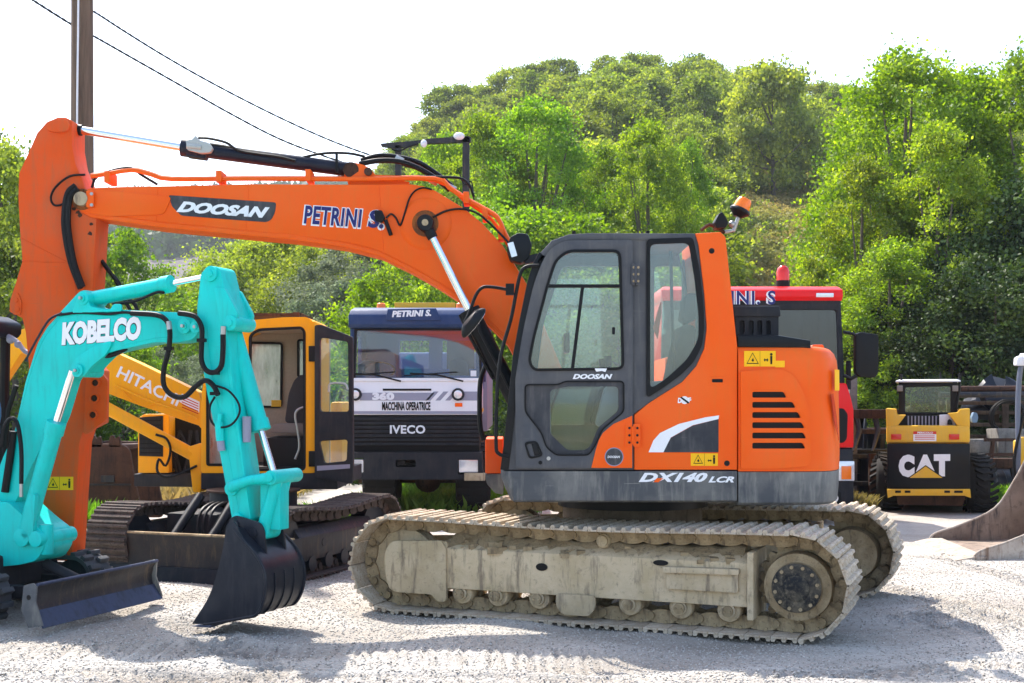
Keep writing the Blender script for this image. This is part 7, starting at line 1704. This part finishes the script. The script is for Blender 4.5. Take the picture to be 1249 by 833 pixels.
# --- poplars behind the boom and cab
for a in (('pop_b', 590, 44, 140, 'bright poplar rising behind the steel gantry, right post', 1.0),
          ('pop_a', 655, 43, 122, 'tallest poplar right of the gantry above the boom', .95),
          ('pop_c', 540, 47, 165, 'poplar at the left foot of the hill, between the gantry posts', .9),
          ('pop_b', 790, 42, 148, 'bright poplar above the front half of the cab roof', .9),
          ('pop_a', 738, 45, 180, 'poplar between the two brightest ones above the cab', .8),
          ('pop_c', 838, 45, 172, 'poplar above the rear of the cab roof', .62),
          ('bushy', 700, 38, 260, 'bushy tree directly above the cab front corner', 1.1),
          ('bushy', 620, 38, 250, 'bushy tree behind the boom shoulder', 1.1),
          ('bushy', 835, 40, 285, 'bushy tree low behind the rear pillar of the cab', .7),
          ('green', 760, 37, 290, 'darker bushy tree low behind the cab roof', 1.2)):
    tree_at(a[0], a[1], a[2], a[3], a[4], a[5], 'poplar_tree' if a[0][:3] == 'pop' else 'broadleaf_tree', 'trees behind the boom and cab')
# --- under the boom
for a in (('green', 272, 60, 318, 'green tree left of the row seen under the boom', 1.0), ('bushy', 232, 48, 352, 'yellow-green bush above the white brand lettering of the turquoise boom', 1.2), ('green', 312, 56, 285, 'green tree behind the yellow cab roof', 1.1), ('green', 350, 54, 285, 'green tree right of the yellow cab roof under the boom', 1.1), ('green', 385, 50, 300, 'green tree left of the silvery willow', 1.),
          ('willow', 432, 42, 298, 'silvery grey-green willow above the navy truck visor', 1.2), ('willow', 405, 40, 345, 'smaller silvery willow beside the yellow cab', 1.1), ('bushy', 495, 30, 312, 'leafy vine-covered tree directly above the white truck roof', .95), ('bushy', 545, 33, 330, 'light green bushy tree between truck roof and boom', 1.), ('pop_c', 590, 36, 300, 'poplar seen under the boom curve', .6),
          ('willow', 185, 30, 420, 'grey shrub tree just above the yellow boom', 1.2), ('bushy', 150, 26, 400, 'green shrub tree right beside the orange arm', .9), ('willow', 250, 33, 430, 'grey shrub tree behind the white lettering', 1.2)):
    tree_at(a[0], a[1], a[2], a[3], a[4], a[5], 'willow_tree' if a[0] == 'willow' else 'broadleaf_tree', 'trees seen under the boom')
# --- left edge
for a in (('green', 2, 26, 178, 'dark green tree at the left edge of the picture', .75), ('green', -45, 28, 165, 'green tree mostly outside the left edge', .8), ('bushy', 140, 40, 282, 'light green tree just right of the orange arm under the boom', .8), ('green', 20, 24, 290, 'low dark tree at the left edge beside the orange arm', .9)):
    tree_at(a[0], a[1], a[2], a[3], a[4], a[5], 'broadleaf_tree', 'trees on the left')

# --- hillside trees: dense wood on the crest, looser below, bare scrubby patch in the middle
rr = random.Random(77); kinds = ['round_a', 'round_b', 'round_c', 'round_d']; placed = []; n_hill = 0
LBL = ['dark green oak', 'mid green oak', 'pale green tree', 'slender dark tree']
WHERE = lambda px, py: ('on the hill crest' if py < 130 else 'high on the slope' if py < 190 else 'midway up the slope' if py < 260 else 'low on the slope')
def side(px): return ('above the gantry' if px < 600 else 'above the boom shoulder' if px < 700 else 'above the cab front' if px < 780 else 'above the cab rear' if px < 870 else 'above the tilted beacon' if px < 950 else 'above the red lorry roof' if px < 1030 else 'above the skid steer' if px < 1200 else 'towards the right edge')
tries = 0; HT = []
while n_hill < 300 and tries < 20000:
    tries += 1
    y = rr.uniform(50, 175); px = rr.uniform(470, 1330); x = tpx(px, y); z = float(land(x, y)); py = HZ - (z - HC) / y * F
    if z < 2.2 or (px < 560 and y < 75): continue
    dens = 1.0
    if 862 < px < 1015 and y < 110: continue
    elif py > 200: dens = .6
    if rr.random() > dens: continue
    if any((x - q[0]) ** 2 + (y - q[1]) ** 2 < (3.1 if y > 110 else 4.0) ** 2 for q in placed): continue
    placed.append((x, y)); k = rr.randrange(4); H = rr.uniform(4.2, 8.2) * (.85 if py > 200 else 1)
    o_ = tree(kinds[k], x, y, H, rr.uniform(.85, 1.25), rr.uniform(0, 6.28), '', 'hill_tree', 'trees on the hillside'); n_hill += 1
    HT.append((('short ' if H < 5.4 else 'middling ' if H < 6.8 else 'tall ') + LBL[k] + ' ' + WHERE(px, py) + ' ' + side(px), px, o_))
ORD = ['leftmost', 'second from left,', 'third from left,', 'fourth from left,', 'fifth from left,', 'sixth from left,', 'seventh from left,', 'eighth from left,']
for base_ in sorted({h[0] for h in HT}):
    L_ = sorted([h for h in HT if h[0] == base_], key=lambda h: h[1])
    for i, h in enumerate(L_): h[2]['label'] = base_ if len(L_) == 1 else ('rightmost' if i == len(L_) - 1 else ORD[min(i, 7)]) + ' ' + base_
# two noticeable lone trees on the slope
for px, Y, top, W, lab in ((943, 96, 82, .85, 'tall lone tree standing clear on the slope above the red lorry'), (980, 100, 118, .8, 'small round lone tree on the slope, right of the tall lone one')):
    tree_at('round_b', px, Y, top + 10, lab, W, 'hill_tree', 'lone trees on the slope')

# --- the far wood on the distant ridge: one mass, too far off to count
def bare(X, Y): u = X / Y; return (u > .155 + .02 * np.sin(Y * .3)) & (u < .262) & (Y > 44) & (Y < 108)
def mass(name, n, xf, yf, size, mat, seed, lab, cat_, h, per=26, keep=None):
    r = np.random.default_rng(seed); X, Y = xf(r, n), yf(r, n)
    if keep: k_ = keep(X, Y); X, Y = X[k_], Y[k_]; n = len(X)
    Z = land(X, Y); hh = r.uniform(*h, n); k = np.repeat(np.arange(n), per)
    d = r.normal(size=(n * per, 3)); d /= np.linalg.norm(d, axis=1)[:, None]
    P_ = np.stack([X[k] + d[:, 0] * hh[k] * .55, Y[k] + d[:, 1] * hh[k] * .55, Z[k] + hh[k] * (.5 + .5 * d[:, 2])], 1)
    V, Fc = leaves(P_, size, seed + 1); link(name, big_mesh(name, V, Fc, mat, False), 'stuff', lab, cat_)
mass('distant_wood', 3400, lambda r, n: r.uniform(-330, 20, n), lambda r, n: r.uniform(345, 660, n), 1.9, M['far'], 31, 'hazy dark wood covering the distant ridge beyond the ploughed field', 'wood', (7, 12))
mass('field_hedge', 500, lambda r, n: r.uniform(-95, -15, n), lambda r, n: r.uniform(90, 185, n), .5, M['oak2'], 35, 'rough bushes on the rise before the ploughed field', 'bushes', (2, 5), 60)
mass('hill_scrub', 1500, lambda r, n: r.uniform(-18, 70, n), lambda r, n: r.uniform(38, 150, n), .12, M['scrub'], 41, 'dry brown grass and scrub covering the open hillside', 'scrub', (.4, 1.4), 100)
mass('hill_bushes', 1200, lambda r, n: r.uniform(-18, 70, n), lambda r, n: r.uniform(36, 150, n), .12, M['oak2'], 45, 'low green bushes scattered over the hillside', 'bushes', (.8, 2.2), 100, lambda X, Y: ~bare(X, Y) | (np.sin(X * 3.1 + Y) > .75))
mass('yard_edge_bushes', 260, lambda r, n: np.where(r.uniform(0, 1, n) < .5, r.uniform(-14, 0, n), r.uniform(4, 22, n)), lambda r, n: r.uniform(23.5, 30, n), .045, M['dark'], 51, 'leafy undergrowth along the edge of the yard', 'undergrowth', (.6, 1.7), 500)  # undergrowth in the same leaf colour with shade painted in
mass('slope_grass', 5200, lambda r, n: r.uniform(6, 30, n), lambda r, n: r.uniform(44, 108, n), .09, M['drygrass'], 43, 'dry golden-brown grass on the bare slope behind the tilted beacon', 'dry grass', (.35, 1.0), 80, bare)
# weeds in the yard
def weeds(name, n, x0, x1, y0, y1, h, seed, lab, mat='weed'):
    r = np.random.default_rng(seed); X = r.uniform(x0, x1, n); Y = r.uniform(y0, y1, n); V = []; 
    a = r.uniform(0, 6.28, n); l = r.uniform(.4, 1, n) * h; w_ = .012 + .02 * r.uniform(0, 1, n); lean = r.normal(0, .45, (n, 2)) * l[:, None]
    B = np.stack([X, Y, np.zeros(n)], 1); T_ = B + np.stack([lean[:, 0], lean[:, 1], l], 1); S = np.stack([np.cos(a), np.sin(a), np.zeros(n)], 1) * w_[:, None]; Mi = (B + T_) / 2 + np.stack([0 * l, 0 * l, l * .15], 1)
    V = np.stack([B - S * .4, Mi - S, T_, Mi + S], 1).reshape(-1, 3); link(name, big_mesh(name, V, np.arange(4 * n).reshape(n, 4), M[mat], False), 'stuff', lab, 'weeds')
weeds('weeds', 5000, -2.3, .4, 17.2, 22, .32, 61, 'bright green weeds growing under and behind the white truck')
weeds('weeds', 1500, -5.4, -4.6, 13.6, 14.3, .5, 62, 'tuft of green weeds in front of the rusty bucket')
weeds('weeds', 1200, -2.45, -2.0, 14.6, 15.4, .4, 63, 'small green weed tuft left of the white truck wheel')
weeds('weeds', 3500, 4.6, 5.2, 17.6, 20, .28, 64, 'dry grass tufts between the lorry and the skid steer', 'scrub')
weeds('weeds', 3500, 6.9, 8.2, 18.2, 20, .4, 65, 'grass growing at the foot of the concrete blocks')
weeds('weeds', 9000, -9, -3.5, 17.5, 24, .45, 66, 'rough grass in the gap behind the yellow boom', 'scrub')

# ---------------------------------------------------------------- the air between here and the far ridge
g = G(); g.add([(x, y, z) for z in (-2.5, 150) for x, y in ((-2650, -1600), (2650, -1600), (2650, 3300), (-2650, 3300))], [(3, 2, 1, 0), (4, 5, 6, 7), (0, 1, 5, 4), (1, 2, 6, 5), (2, 3, 7, 6), (3, 0, 4, 7)])
m = bpy.data.materials.new('haze_air'); m.use_nodes = True; m.node_tree.nodes.clear()
o_ = m.node_tree.nodes.new('ShaderNodeOutputMaterial'); pv = m.node_tree.nodes.new('ShaderNodeVolumePrincipled'); pv.inputs['Color'].default_value = (.86, .92, 1, 1); pv.inputs['Density'].default_value = .00026; pv.inputs['Anisotropy'].default_value = .3
m.node_tree.links.new(pv.outputs[0], o_.inputs['Volume'])
single('haze', g, m, kind='stuff', smooth=0)
